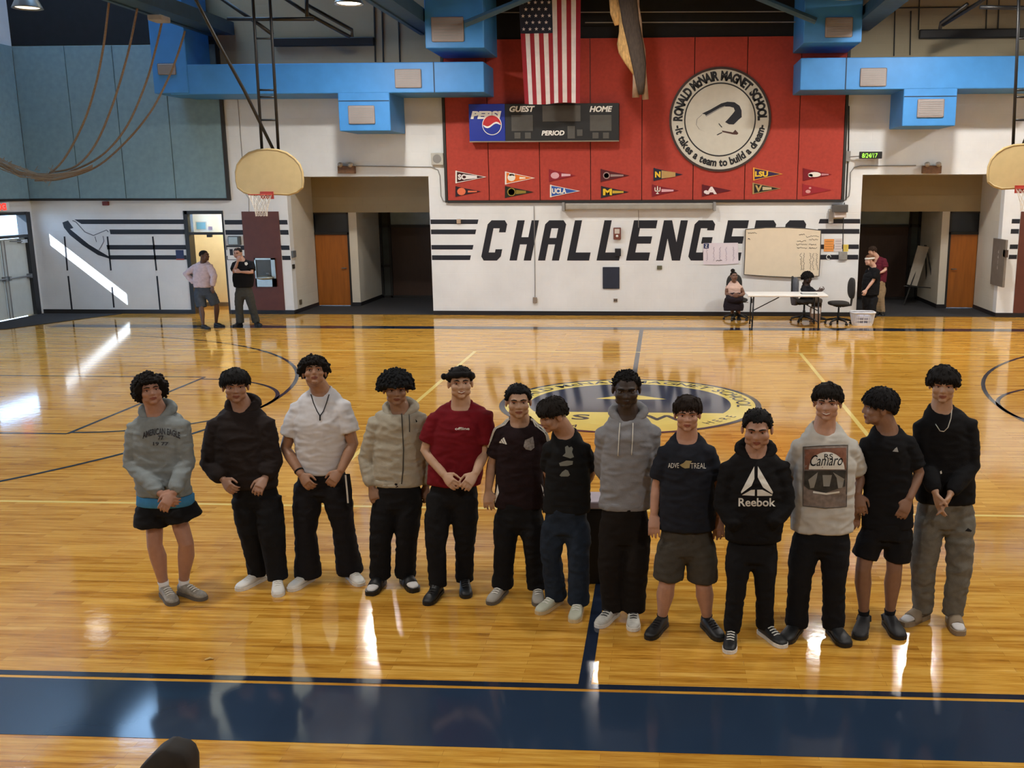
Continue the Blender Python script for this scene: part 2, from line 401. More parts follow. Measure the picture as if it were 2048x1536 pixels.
# recesses beside the centre wall -------------------------------------------------
def recess(side):
    s = -1 if side == 'left' else 1
    xo, xi = (r0, r1) if s < 0 else (q1, q0)                  # outer / inner edge
    YD, YK = 25.98, 28.05
    if s < 0: xa, xb, xc = on_plane(625, 540, YD).x, on_plane(702, 540, YD).x, on_plane(718, 540, YD).x
    else: xa, xb, xc = on_plane(1970, 540, YD).x, on_plane(1893, 540, YD).x, on_plane(1878, 540, YD).x
    zt, zh = on_plane(660, 467, YD).z, on_plane(660, 425, YD).z
    w = MB()
    lo, hi = sorted((xo, xa)); w.box(lo, hi, YD, YD+0.12, 0, zh)                       # strip outside the door
    lo, hi = sorted((xb, xc)); w.box(lo, hi, YD, YK, 0, zr)                            # pillar wall
    lo, hi = sorted((xo, xi)); w.box(lo, hi, YD, YD+0.12, zh, zr)                      # wall above doors
    w.box(lo-0.05, hi+0.05, WY+T, YK+0.3, zr, zr+0.1)                                   # soffit
    x1 = xo+s*0.2; lo, hi = sorted((xo, x1)); w.box(lo, hi, WY+T, YD+0.3, 0, zr)        # outer cheek
    x1 = xi-s*0.2; lo, hi = sorted((xi, x1)); w.box(lo, hi, WY+T, YK+0.3, 0, zr)        # inner cheek
    lo, hi = sorted((xc, xi)); w.box(lo, hi, YK, YK+0.2, zh+0.02, zr)
    ob = w.build('wall_recess_'+side, block_wall('recess_block', '#cfc9bb')); ob['kind'] = 'structure'
    tb = MB(); lo, hi = sorted((xo, xi)); tb.box(lo, hi, YD-0.012, YD-0.001, zh, zr-0.002)
    tb.build('tan_header', M_tan, ob)  # thin tan sheet over the wall above the doors
    bb = MB()
    lo, hi = sorted((xb, xc)); bb.box(lo-0.01, hi+0.01, YD-0.015, YD, 0, 0.1)
    lo, hi = sorted((xc-s*0.015, xc)); bb.box(lo, hi, YD, YK, 0, 0.1)
    lo, hi = sorted((xo-s*0.015, xo)); bb.box(lo, hi, WY, YD, 0, 0.1)
    ob = bb.build('baseboard_recess_'+side, M_base); ob['kind'] = 'structure'
    ob = MB().box(min(xo, xi)+0.02, max(xo, xi)-0.02, WY+0.02, YK, 0.001, 0.006).build('carpet', M_carpet, fl)
    n = 2 if s < 0 else 4
    d = empty('door_%d' % n, ((xa+xb)/2, YD+0.03, 0)); d['kind'] = 'structure'
    lo, hi = sorted((xa, xb))
    MB().box(lo+0.05, hi-0.05, YD+0.03, YD+0.07, 0.02, zt-0.03).build('door_leaf', M_orange, d)
    f = MB(); f.box(lo, lo+0.05, YD-0.01, YD+0.1, 0, zh); f.box(hi-0.05, hi, YD-0.01, YD+0.1, 0, zh); f.box(lo, hi, YD-0.01, YD+0.1, zt-0.03, zt+0.03); f.box(lo, hi, YD-0.01, YD+0.1, zh-0.04, zh)
    f.build('door_frame', M_frame, d)
    MB().box(lo+0.05, hi-0.05, YD+0.05, YD+0.06, zt+0.03, zh-0.04).build('transom_panel', mat('dark_transom', '#20262e', 0.15), d)
    hx = hi-0.14 if s < 0 else lo+0.14
    h = MB().limb([(hx, YD-0.03, 0.98), (hx+s*0.09, YD-0.03, 0.98)], [0.012, 0.012], 8); h.lathe([(0.03, 0), (0.03, 0.02)], (hx, YD, 0.97)); h.build('door_handle', M_steel, d, True)
    # dark double door at the back of the passage
    d = empty('door_%d' % (n+1), ((xc+xi)/2, YK, 0)); d['kind'] = 'structure'
    lo, hi = sorted((xc, xi)); zt2 = zh-0.42
    side_w = 0.28
    if s < 0: la, lb, sa, sb = lo+side_w, hi-0.06, lo+0.05, lo+side_w-0.06
    else: la, lb, sa, sb = lo+0.06, hi-side_w, hi-side_w+0.06, hi-0.05
    MB().box(la+0.03, lb-0.02, YK+0.05, YK+0.1, 0.02, zt2-0.04).build('door_leaf', M_brown, d)
    f = MB()
    for a, b in ((lo, lo+0.06), (hi-0.06, hi), (la-0.03, la+0.03) if s < 0 else (lb-0.03, lb+0.03)): f.box(a, b, YK-0.02, YK+0.12, 0, zh+0.03)
    for z in (0.03, zt2, zh): f.box(lo, hi, YK-0.02, YK+0.12, z-0.035, z+0.035)
    f.box(sa-0.05, sb+0.05, YK-0.02, YK+0.12, 0.85, 0.92)
    f.build('door_frame', M_frame, d)
    MB().box(la+0.03, lb-0.02, YK+0.06, YK+0.07, zt2+0.035, zh-0.035).build('transom_pane', mat('frosted_glass', '#9fb3bb', 0.25, var=0.2, scale=2), d)
    MB().box(sa-0.02, sb+0.02, YK+0.06, YK+0.07, 0.92, zh-0.035).build('side_pane', mat('dim_glass', '#4a4f4c', 0.2, var=0.2, scale=3), d)
    MB().box(sa-0.02, sb+0.02, YK+0.06, YK+0.07, 0.04, 0.85).build('lower_panel', mat('dim_panel', '#3f423f', 0.4), d)
    bk = MB().box(lo-0.3, hi+0.3, YK+0.14, YK+0.3, 0, zr).build('wall_recess_back_'+side, M_dark); bk['kind'] = 'structure'
recess('left'); recess('right')

# lit side room seen through the open doorway ---------------------------------------
rm = MB()
rx0, rx1, ry1, rz = xd0-0.8, xd1+1.0, 25.9, 2.75
rm.box(rx0, rx1, ry1, ry1+0.1, 0, rz); rm.box(rx0-0.1, rx0, WY+T, ry1, 0, rz); rm.box(rx1, rx1+0.1, WY+T, ry1, 0, rz); rm.box(rx0, rx1, WY+T, ry1, rz, rz+0.1)
ob = rm.build('wall_side_room', M_cream); ob['kind'] = 'structure'
MB().box(rx0, rx1, ry1-0.015, ry1, 0, 0.1).build('baseboard_side_room', mat('grey_base', '#6d6660', 0.5))['kind'] = 'structure'
d1 = empty('door_1', ((xd0+xd1)/2, WY, 0)); d1['kind'] = 'structure'
zl = at_wall(410, 467).z
f = MB(); f.box(xd0-0.03, xd0+0.07, WY-0.03, WY+T, 0, zd+0.03); f.box(xd0, xd1+0.02, WY-0.03, WY+T, zd-0.05, zd+0.03); f.box(xd0, xd1+0.02, WY-0.02, WY+0.1, zl-0.03, zl+0.03); f.box(xd1-0.02, xd1+0.02, WY-0.01, WY+T, 0, zd)
f.build('door_frame', M_frame, d1)
MB().box(xd0+0.07, xd1-0.02, WY+0.04, WY+0.045, zl+0.03, zd-0.05).build('transom_pane', M_glass, d1)
MB().box(xd0+0.6*(xd1-xd0)-0.05, xd0+0.6*(xd1-xd0)+0.05, WY-0.02, WY+0.08, zl-0.09, zl-0.03).build('door_closer', M_frame, d1)
p = empty('framed_picture', on_plane(404, 459, ry1-0.02)); tag(p, 'small blue seascape picture on the cream wall of the lit side room', 'picture')
a = wrect(392, 443, 413, 460, ry1-0.02)
MB().box(a[0], a[1], ry1-0.03, ry1-0.001, a[2], a[3]).build('picture_frame', mat('pic_frame', '#b9b49a', 0.5), p)
MB().box(a[0]+0.02, a[1]-0.02, ry1-0.034, ry1-0.03, a[2]+0.02, a[3]-0.02).build('print', mat('seascape', '#4b93a8', 0.5, var=0.4, scale=3, stretch=(1, 1, 6)), p)
a = wrect(417, 453, 424, 460, ry1-0.02)
p = MB().bbox(a[0], a[1], ry1-0.04, ry1-0.001, a[2], a[3], 0.006).build('alarm_box', mat('alarm_red', '#7c3322', 0.5)); tag(p, 'tiny red alarm box beside the seascape picture in the side room', 'alarm')
p = empty('ceiling_lamp', ((rx0+rx1)/2, 25.2, rz-0.06)); tag(p, 'flush ceiling lamp lighting the cream side room', 'lamp')
MB().box((rx0+rx1)/2-0.6, (rx0+rx1)/2+0.6, 25.1, 25.4, rz-0.06, rz-0.001).build('lamp_housing', M_paint_white, p)
MB().box((rx0+rx1)/2-0.56, (rx0+rx1)/2+0.56, 25.12, 25.38, rz-0.064, rz-0.06).build('diffuser', mat('lamp_glow_room', '#fff1d2', 0.5, var=0, emit=34), p)

# baseboards, stripes and lettering on the far wall ----------------------------------
bb = MB()
for a, b in ((XL+0.02, xd0-0.03), (xd1+0.03, r0), (r1, q0), (q1, XR)): bb.box(a, b, WY-0.02, WY, 0, 0.1)
ob = bb.build('baseboard_far', M_base); ob['kind'] = 'structure'
PY = WY-0.004
def painted(name, polys, m, parent=wall_far, Y=PY, d=0.003):
    mb = MB()
    for i, q in enumerate(polys): mb.prism(wpoly(q), Y-0.0006*i, Y+d)
    return mb.build(name, m, parent)
SY = ((439, 448), (459, 468.5), (490, 499), (510.5, 520))
for i, (a, b) in enumerate(SY):
    xr = (956, 951.5, 946, 941)[i]
    painted('painted_stripe', [[(861+i*0.9, a), (xr+1, a), (xr-1, b), (861.5+i*0.9, b)]], M_navy)
    xl = (1640, 1636, 1632, 1628)[i]
    painted('painted_stripe', [[(xl, a-1), (1720-i*1.2, a-1), (1720-i*1.2, b-1), (xl-3, b-1)]], M_navy)
for i, (a, b) in enumerate(((439, 448), (459, 468.5), (490, 499), (510.5, 519))):
    xl = (149, 219, 213, 218)[i]
    painted('painted_stripe', [[(xl, a), (368+i*1.6, a), (369+i*1.6, b), (xl+(14 if i == 0 else 2), b)]], M_navy)
    painted('painted_stripe', [[(449+i*1.5, a+1), (486+i*1, a+1), (487+i, b+1), (450+i*1.5, b+1)]], M_navy)
    painted('painted_stripe', [[(558+i*2, a+1), (574.5+i*2, a+1), (575.5+i*2, b+1), (559+i*2, b+1)]], M_navy)
    painted('painted_stripe', [[(2024-i*2, a-1), (2040-i*2, a-1), (2039-i*2, b-1), (2023-i*2, b-1)]], M_navy)
# swooping shuttle mural left of the stripes
painted('painted_shuttle', [[(125, 445), (136, 441), (147, 456), (140, 458), (178, 489), (196, 500), (218, 513), (218, 517), (196, 510), (165, 490), (140, 470), (128, 455)]], M_navy)
M_thinp = mat('thin_grey_paint', '#5c6068', 0.6)
def pencil(name, path, w, m=M_thinp):
    mb = MB()
    for (x0, y0), (x1, y1) in zip(path, path[1:]):
        L = math.hypot(x1-x0, y1-y0); nx, ny = -(y1-y0)/L*w/2, (x1-x0)/L*w/2
        mb.prism(wpoly([(x0+nx, y0+ny), (x1+nx, y1+ny), (x1-nx, y1-ny), (x0-nx, y0-ny)]), PY, PY+0.003)
    return mb.build(name, m, wall_far)
pencil('painted_shuttle_wing', [(145, 441), (152, 444), (170, 464), (187, 471), (213, 460), (217, 464)], 1.5)
pencil('painted_shuttle_tail', [(190, 473), (193, 484)], 1.2); pencil('painted_shuttle_tail', [(206, 472), (208, 482), (203, 492), (198, 500)], 1.2)
for path in (((215, 473), (222, 541)), ((224, 574), (228, 615)), ((305.5, 473), (313, 541)), ((314, 552), (320.5, 620)), ((129, 473), (135, 541)), ((136.5, 552), (144, 619))):
    pencil('painted_upright', path, 3.2, M_navy)
# CHALLENGERS
def letter(ch):
    t, u = 0.34, 0.2
    R = lambda x0, y0, x1, y1: [(x0, y0), (x1, y0), (x1, y1), (x0, y1)]
    LB, RB, TB, BB, MBar = R(0, 0, t, 1), R(1-t, 0, 1, 1), R(0, 1-u, 1, 1), R(0, 0, 1, u), R(0, .42, 1, .42+u*.85)
    cL = [(0, .1), (.16, 0), (t, 0), (t, 1), (.16, 1), (0, .9)]; cR = [(1-t, 0), (.84, 0), (1, .1), (1, .9), (.84, 1), (1-t, 1)]
    return {'C': [cL, R(t, 1-u, 1-t, 1), R(t, 0, 1-t, u), [(1-t, .7), (1, .7), (1, .9), (.84, 1), (1-t, 1)], [(1-t, 0), (.84, 0), (1, .1), (1, .28), (1-t, .28)]],
            'H': [LB, RB, R(t, .4, 1-t, .58)],
            'A': [[(0, 0), (t, 0), (t, 1), (.16, 1), (0, .9)], [(1-t, 0), (1, 0), (1, .9), (.84, 1), (1-t, 1)], R(t, 1-u, 1-t, 1), R(t, .4, 1-t, .56)],
            'L': [LB, R(t, 0, 1.05, u)], 'E': [LB, R(t, 0, 1, u), R(t, 1-u, 1.05, 1), R(t, .42, .95, .6)],
            'N': [R(0, 0, .3, 1), R(.7, 0, 1, 1), [(.0, 1), (.34, 1), (1, 0), (.66, 0)]],
            'G': [cL, R(t, 1-u, 1-t, 1), R(t, 0, 1-t, u), [(1-t, .75), (1, .75), (1, .9), (.84, 1), (1-t, 1)], [(1-t, 0), (.84, 0), (1, .1), (1, .58), (1-t, .58)], R(.5, .42, 1, .58)],
            'R': [LB, R(t, 1-u, 1-t, 1), [(1-t, .5), (1, .56), (1, .9), (.84, 1), (1-t, 1)], R(t, .42, 1-t, .58), [(t, .42), (.62, .42), (1, 0), (.66, 0)]],
            'S': [[(0, .5), (t, .5), (t, 1), (.16, 1), (0, .9)], R(t, 1-u, 1-t, 1), [(1-t, .75), (1, .75), (1, .9), (.84, 1), (1-t, 1)], R(0, .42, 1, .58), [(1-t, 0), (.84, 0), (1, .1), (1, .5), (1-t, .5)], R(t, 0, 1-t, u), [(0, .1), (.16, 0), (t, 0), (t, .25), (0, .25)]]}[ch]
for ch, x0, x1 in (('C', 961, 1000), ('H', 1019, 1062), ('A', 1076, 1118), ('L', 1134, 1176), ('L', 1193, 1236), ('E', 1252, 1297), ('N', 1312, 1360), ('G', 1375, 1416), ('E', 1440, 1480), ('R', 1496, 1538), ('S', 1557, 1598)):
    polys = []
    for q in letter(ch):
        polys.append([(x0+x*(x1-x0)+16*y, 521-80.5*y) for x, y in q])
    painted('painted_letter', polys, M_navy)

# side door in the left wall -----------------------------------------------------------
d6 = empty('door_6', (XL, (ydA+ydB)/2, 0)); d6['kind'] = 'structure'
f = MB()
for y in (ydA, ydB): f.box(XL-0.2, XL+0.04, y-0.09, y+0.09, 0, ztr2)
for z in (ztr2-0.03, (ztr0+ztr1)/2): f.box(XL-0.2, XL+0.03, ydB, ydA, z-0.035, z+0.035)
f.build('door_frame', mat('door_frame_dark', '#262a30', 0.5), d6)
ym = (ydA+ydB)/2
for y0, y1 in ((ym+0.01, ydA-0.09), (ydB+0.09, ym-0.01)):
    lf = MB().bbox(XL-0.1, XL-0.05, y0, y1, 0.015, ztr0-0.01, 0.004).build('door_leaf', mat('door_white', '#c9d2d2', 0.4, var=0.04), d6)
    MB().limb([(XL+0.04, y0+0.06, 0.95), (XL+0.04, y1-0.06, 0.95)], [0.02, 0.02], 8).box(XL-0.05, XL+0.05, y0+0.03, y0+0.1, 0.9, 1.0).box(XL-0.05, XL+0.05, y1-0.1, y1-0.03, 0.9, 1.0).build('panic_bar', M_steel, lf)
for y in (ym-0.06, ym+0.06):
    MB().limb([(XL+0.0, y, 0.03), (XL+0.0, y, ztr0-0.05)], [0.012, 0.012], 8).build('latch_rod', M_steel, d6)
MB().limb([(XL+0.02, ydA-0.3, ztr0-0.08), (XL+0.12, ydA-0.55, ztr0-0.07), (XL+0.04, ydA-0.8, ztr0-0.06)], [0.015]*3, 8).box(XL-0.05, XL+0.05, ydA-0.4, ydA-0.15, ztr0-0.12, ztr0-0.04).build('door_closer', M_steel, d6)
MB().box(XL-0.12, XL-0.11, ydB, ydA, ztr1, ztr2-0.05).build('transom_pane', M_glass, d6)
# exit sign above it
p = empty('exit_sign', (XL+0.05, 23.1, 2.5)); tag(p, 'white exit sign with red letters above the side double door', 'sign')
MB().bbox(XL+0.002, XL+0.1, 22.6, 23.25, 2.49, 2.69, 0.01).build('sign_case', M_paint_white, p)
v, fq = text_polys('EXIT', 0.2, 0, 0.01)
MB().add([(XL+0.103, 22.92-x, 2.59+y) for x, y in v], fq).build('letters', mat('exit_red', '#ff3528', 0.5, var=0, emit=1.5), p)
# entrance mat
q = [on_floor(*a) for a in ((14, 657), (14, 641), (88, 626), (232, 627), (150, 640), (80, 650))]
q = [(XL+0.05, 21.0), (XL+0.05, 24.1), (-13.2, 24.1), (-13.6, 23.2), (-14.3, 21.3)]
p = MB().slab(q, 0.001, 0.012).build('entrance_mat', M_carpet); tag(p, 'dark floor mat lying inside the white side double door', 'mat')
# ================================================================== COURT MARKINGS (paint on the floor)
def gloss(name, col): return mat(name, col, 0.085, var=0.08, scale=1.2, spec=0.55)
M_line = gloss('court_navy', '#20293b'); M_yel = gloss('court_yellow', '#e8cf6c'); M_cream_l = gloss('court_cream', '#ead07c')
def fline(name, poly, m, z=0.002): return MB().slab(poly, 0.0, z).build(name, m, fl)
CXc, CYc = -0.46, 13.95
yn = on_floor(1024, 1365).y
fline('court_line', [(XL, yn-0.06), (XR, yn-0.06), (XR, yn), (XL, yn)], M_line)
fline('court_band', [(XL, on_floor(1024, 1497).y), (XR, on_floor(1024, 1497).y), (XR, yn-0.095), (XL, yn-0.095)], gloss('band_navy', '#27374d'))
yf = on_floor(1024, 658.5).y
fline('court_line', [(-13.6, yf), (XR, yf), (XR, yf+0.42), (-13.6, yf+0.42)], M_line)
fline('court_line', [(CXc-0.04, yn), (CXc+0.04, yn), (CXc+0.04, yf), (CXc-0.04, yf)], M_line)
for y in (18.68, 9.2): fline('court_line', [(-9.4, y-0.025), (8.5, y-0.025), (8.5, y+0.025), (-9.4, y+0.025)] if y > 10 else [(XL, y-0.025), (XR, y-0.025), (XR, y+0.025), (XL, y+0.025)], M_cream_l, 0.0022)
for x in (-3.5, 2.52): fline('court_line', [(x-0.03, 9.2), (x+0.03, 9.2), (x+0.03, 18.68), (x-0.03, 18.68)], M_cream_l, 0.0022)
def arc(cx, cy, r, w, a0, a1, m, z=0.0024, n=48, name='court_arc'):
    mb = MB(); v = []
    for i in range(n+1):
        t = a0+(a1-a0)*i/n
        for rr in (r-w/2, r+w/2): v.append((cx+rr*math.cos(t), cy+rr*math.sin(t), z))
    mb.add(v, [(2*i, 2*i+1, 2*i+3, 2*i+2) for i in range(n)]); return mb.build(name, m, fl)
for s, hx in ((1, -12.3), (-1, 11.38)):
    ang = lambda d: math.radians(d) if s > 0 else math.pi-math.radians(d)
    arc(hx, CYc-0.1, 6.72, 0.06, ang(-80), ang(80), M_line)
    fx = hx+s*4.9
    arc(fx, CYc-0.1, 1.83, 0.06, ang(-90), ang(90), M_line)
    for y in (CYc-2.0, CYc+1.9): fline('court_line', [(fx, y-0.025), (fx-s*5.0, y-0.025), (fx-s*5.0, y+0.025), (fx, y+0.025)], M_line)
    fline('court_line', [(fx-0.025, CYc-2.0), (fx+0.025, CYc-2.0), (fx+0.025, CYc+1.9), (fx-0.025, CYc+1.9)], M_line)
LC = (CXc, 14.1)
def disc(r0_, r1_, m, z, name, a0=0, a1=2*math.pi): return arc(LC[0], LC[1], (r0_+r1_)/2, r1_-r0_, a0, a1, m, z, 72, name)
disc(1.76, 1.84, M_line, 0.0030, 'emblem_outer_ring'); disc(1.0, 1.76, M_yel, 0.0034, 'emblem_ring')
mb = MB(); R1 = 1.42; n = 60; zc = -0.62
pts = [(LC[0]+R1*math.cos(t), LC[1]+R1*math.sin(t)) for t in np.linspace(math.asin(zc/R1), math.pi-math.asin(zc/R1), n)]
mb.slab(pts, 0.0, 0.0040).build('emblem_field', gloss('emblem_navy', '#27314a'), fl)
pts = [(LC[0]+R1*math.cos(t), LC[1]+R1*math.sin(t)) for t in np.linspace(math.pi-math.asin(zc/R1), 2*math.pi+math.asin(zc/R1), n)]
MB().slab(pts, 0.0, 0.0038).build('emblem_lower_field', M_yel, fl)
MB().slab([(LC[0]-0.5, LC[1]+0.28), (LC[0]-0.22, LC[1]+0.48), (LC[0], LC[1]+0.62), (LC[0]+0.22, LC[1]+0.48), (LC[0]+0.52, LC[1]+0.28), (LC[0], LC[1]+0.22)], 0.0, 0.0044).build('emblem_shape', M_yel, fl)
ring_text('RONALD McNAIR MAGNET SCHOOL', LC, 1.59, 0.2, math.radians(188), math.radians(-8), M_line, 'emblem_letters', fl, True, 'floor', 0.0046, xs=1.15)
ring_text('HERE', LC, 1.6, 0.14, math.radians(-52), math.radians(-28), M_line, 'emblem_letters', fl, False, 'floor', 0.0046, 0.0)
ring_text('W A', LC, 1.6, 0.14, math.radians(-128), math.radians(-112), M_line, 'emblem_letters', fl, False, 'floor', 0.0046, 0.0)
for ch, dx in (('S', -0.62), ('W', 0.52)):
    v, fq = text_polys(ch, 0.42, 0, 0.01); MB().add([(LC[0]+dx+x*1.3, LC[1]-0.95+y, 0.0046) for x, y in v], fq).build('emblem_letter', M_line, fl)
v, fq = text_polys('x', 0.1)
p = MB().limb([on_floor(411, 1321)+Vector((0, 0, 0.006)), on_floor(420, 1319)+Vector((0, 0, 0.01)), on_floor(426, 1319)+Vector((0, 0, 0.006))], [0.006, 0.008, 0.004], 8).build('paper_scrap', mat('scrap', '#c9a96a', 0.8)); tag(p, 'tiny crumpled scrap lying on the wood near the dark floor band', 'litter')

# ================================================================== WALL PANELS
M_red = mat('red_felt', '#ad4034', 0.9, var=0.10, scale=14, bump=0.15, bscale=220)
M_trim = mat('panel_trim', '#26221f', 0.6)
M_gpan = mat('bluegrey_felt', '#7d989f', 0.9, var=0.08, scale=8, bump=0.15, bscale=200)
rp = empty('acoustic_panel', at_wall(1290, 402)); tag(rp, 'huge red felt acoustic panel wall with black trim above the lettered white wall', 'panel')
zt, zb = at_wall(1285, 76).z, at_wall(1285, 400).z
xs = [at_wall(x, 340).x for x in (894.5, 978, 1080, 1181.6, 1283.7, 1386.2, 1489.5, 1595, 1684.5)]
for a, b in zip(xs, xs[1:]):
    MB().bbox(a+0.008, b-0.008, WY-0.06, WY-0.025, zb, zt, 0.006, 1).build('panel', M_red, rp)
bk = MB().box(xs[0]-0.03, xs[-1]+0.03, WY-0.025, WY-0.001, zb-0.02, zt); bk.box(xs[0]-0.06, xs[0], WY-0.075, WY-0.001, zb-0.05, zt); bk.box(xs[-1], xs[-1]+0.06, WY-0.075, WY-0.001, zb-0.05, zt); bk.box(xs[0], xs[-1], WY-0.075, WY-0.001, zb-0.06, zb)
bk.build('trim', M_trim, rp)
gp = empty('acoustic_panel', at_wall(260, 397)); tag(gp, 'blue-grey felt acoustic panels in the corner above the painted stripes', 'panel')
zt, zb = at_wall(250, 91).z, at_wall(250, 397).z
xs = [XL+0.06]+[at_wall(x, 300).x for x in (152, 245.5, 346, 449)]
xs[0] = XL+0.02
for a, b in zip(xs, xs[1:]):
    MB().bbox(a+0.008, b-0.008, WY-0.06, WY-0.02, zb, zt, 0.006, 1).build('panel', M_gpan, gp)
bk = MB().box(XL+0.02, xs[-1], WY-0.02, WY-0.001, zb-0.03, zt); bk.box(xs[-1], xs[-1]+0.07, WY-0.08, WY-0.001, zb-0.05, zt); bk.box(XL+0.02, xs[-1], WY-0.085, WY-0.001, zb-0.05, zb)
bk.build('trim', M_trim, gp)
gq = empty('acoustic_panel', (XL, 20, zb)); tag(gq, 'blue-grey felt acoustic panels on the side wall above the exit sign', 'panel')
for k in range(5):
    y1 = WY-0.1-k*1.25
    MB().bbox(XL+0.001, XL+0.05, y1-1.24, y1, zb, zt, 0.006, 1).build('panel', M_gpan, gq)
MB().box(XL+0.001, XL+0.07, WY-6.3, WY-0.1, zb-0.05, zb-0.002).build('trim', M_trim, gq)

# ================================================================== DUCTS, BEAMS, LAMPS
YDU = 22.9
M_vent = mat('vent_grey', '#8f8583', 0.55, var=0.06)
def vent(x0, y0, x1, y1, Y, parent):
    a = wrect(x0, y0, x1, y1, Y)
    v = MB().bbox(a[0], a[1], Y-0.03, Y, a[2], a[3], 0.025, 2).build('vent_cover', M_vent, parent, origin=((a[0]+a[1])/2, Y, a[2]))
    w = a[1]-a[0]; h = a[3]-a[2]
    for k in range(7):
        z = a[2]+h*(0.14+0.12*k)
        MB().box(a[0]+0.05, a[1]-0.05, Y-0.036, Y-0.03, z-0.008, z+0.008).build('louvre', M_grey, v)
    return v
def duct(name, label, x0, x1, ytop, ybot, drop, vents, seams, riser, xcut):
    a = wrect(x0, ytop, x1, ybot, YDU)
    e = empty(name, ((a[0]+a[1])/2, YDU, a[2])); tag(e, label, 'air duct')
    MB().bbox(a[0], a[1], YDU, WY-0.02, a[2], a[3], 0.02, 2).build('duct_run', M_blue, e)
    b = wrect(*drop, YDU); b = (b[0], b[1], b[2], a[2]+0.02)
    MB().bbox(b[0], b[1], YDU+0.003, WY-0.02, b[2], b[3], 0.02, 2).build('drop_box', M_blue, e)
    zs = on_plane(drop[0], drop[1]+15, YDU).z
    MB().box(b[0]+0.01, b[1]-0.01, YDU-0.004, YDU+0.004, zs-0.01, zs+0.01).build('seam', M_seam, e)
    for q in vents: vent(*q, YDU, e)
    for sx in seams:
        X = on_plane(sx, (ytop+ybot)/2, YDU).x
        MB().box(X-0.012, X+0.012, YDU-0.006, YDU+0.004, a[2], a[3]).build('seam', M_seam, e)
    YR = 22.45
    c = wrect(riser[0], 40, riser[1], riser[2], YR)
    MB().bbox(c[0], c[1], YR, WY-0.02, c[2], ZC-0.02, 0.02, 2).build('riser', M_blue, e)
    vent(*riser[3], YR, e)
    return e
duct('supply_duct', 'bright blue sheet-metal duct running left from the red panel with a dropped vent box', 338, 968, 126, 187, (677, 187, 780, 262), ((697, 211, 750, 248), (790, 138, 843, 176)), (868,), (850, 968, 96, (863, 34, 928, 84)), 0)
duct('supply_duct', 'bright blue sheet-metal duct running right from the red panel above the second recess', 1601, 2160, 113, 178, (1806, 178, 1913, 252), ((1834, 198, 1888, 235), (1720, 136, 1773, 173)), (1692,), (1607, 1724, 85, (1650, 35, 1705, 75)), 0)
e_ = [o_ for o_ in bpy.data.objects if o_.name == 'supply_duct'][0]
a = wrect(302, 40, 372, 187, YDU-0.02); MB().bbox(a[0], a[1], YDU-0.02, WY-0.1, a[2], a[3]+1.2, 0.02, 2).build('end_riser', M_blue, e_)
vent(316, 127, 352, 150, YDU-0.02, e_)
a = wrect(374, 52, 436, 127, WY-0.02); o = MB().bbox(a[0], a[1], WY-0.03, WY-0.001, a[2], a[3], 0.004, 1).build('louvre_panel', mat('louvre_dark', '#2c343a', 0.7)); tag(o, 'dark square louvre panel on the upper wall above the left duct end', 'panel')
for k in range(6): MB().box(a[0]+0.04, a[1]-0.04, WY-0.045, WY-0.03, a[2]+0.08+0.13*k, a[2]+0.12+0.13*k).build('louvre', M_black, o)
def beam(x, wid, py, label):
    P = at_wall(x, py); z = P.z
    e = MB().box(P.x, P.x+wid, 6.0, WY-0.03, z, z+0.28)
    e.box(P.x-0.06, P.x+0.04, 6.0, WY-0.03, z-0.03, z+0.05)
    o = e.build('roof_beam', mat('beam_teal', '#2c4a5e', 0.6, var=0.12)); tag(o, label, 'beam'); return o
beam(428, 0.5, 71, 'dark teal roof beam above the blue-grey panels and ropes')
beam(846, 0.42, 68, 'dark teal roof beam meeting the blue riser beside the flag')
beam(1700, 0.42, 62, 'dark teal roof beam meeting the blue riser beside the round seal')
def bar(x0, y0, x1, y1, Y, label, cat='rail', m=None):
    a = wrect(x0, y0, x1, y1, Y)
    o = MB().bbox(a[0], a[1], Y-0.12, Y, a[2], a[3], 0.02).build('equipment_rail', m or M_black); tag(o, label, cat); return o
bar(549, 76, 750, 93, WY-0.005, 'long black rail fixed high on the tan wall above the left blue duct')
bar(1837, 59, 2046, 77, WY-0.005, 'long black rail fixed high on the tan wall above the right blue duct')
def conduit(path, r, label, m=None, Y=WY, cat='conduit'):
    mb = MB(); mb.tube([on_plane(a, b, Y-r-0.002) for a, b in path], r, 6)
    o = mb.build('conduit', m or M_grey); tag(o, label, cat); return o
M_dk = mat('dark_conduit', '#2b2b2a', 0.6)
for x, y0, y1, l in ((748, 2, 124, 'ending in line with the black rail end'), (764, 18, 124, 'dark and straight, second from the black rail'), (797, 38, 124, 'nearest to the teal beam over the left duct')):
    conduit([(x, y0), (x+3, y1)], 0.02, 'thin upright conduit '+l, M_dk)
for x, y0, y1, l in ((1790, 18, 112, 'beside the teal beam over the right duct'), (1822, 22, 110, 'between the teal beam and the right black rail'), (1839, 0, 60, 'rising from the end of the right black rail'), (1974, 0, 58, 'left one of a pair above the right black rail'), (1998, 0, 58, 'right one of a pair above the right black rail')):
    conduit([(x, y0), (x-2, y1)], 0.014, 'thin upright conduit '+l, M_dk)
conduit([(1788, 16), (1940, 14)], 0.014, 'thin level conduit crossing the tan wall above the right black rail', M_dk)
conduit([(712, 332), (862, 334), (876, 340), (880, 352), (882, 392), (886, 402), (900, 404)], 0.012, 'thin grey conduit curving from the rusty lamp box down around the red panel corner')
conduit([(1832, 331), (1720, 332), (1708, 335), (1701, 345), (1700, 378), (1698, 392), (1688, 401)], 0.012, 'thin grey conduit curving from the twin lamp box down around the red panel corner')
conduit([(1698, 212), (1697, 300), (1692, 400)], 0.014, 'straight upright conduit along the right edge of the red panel', M_dk)
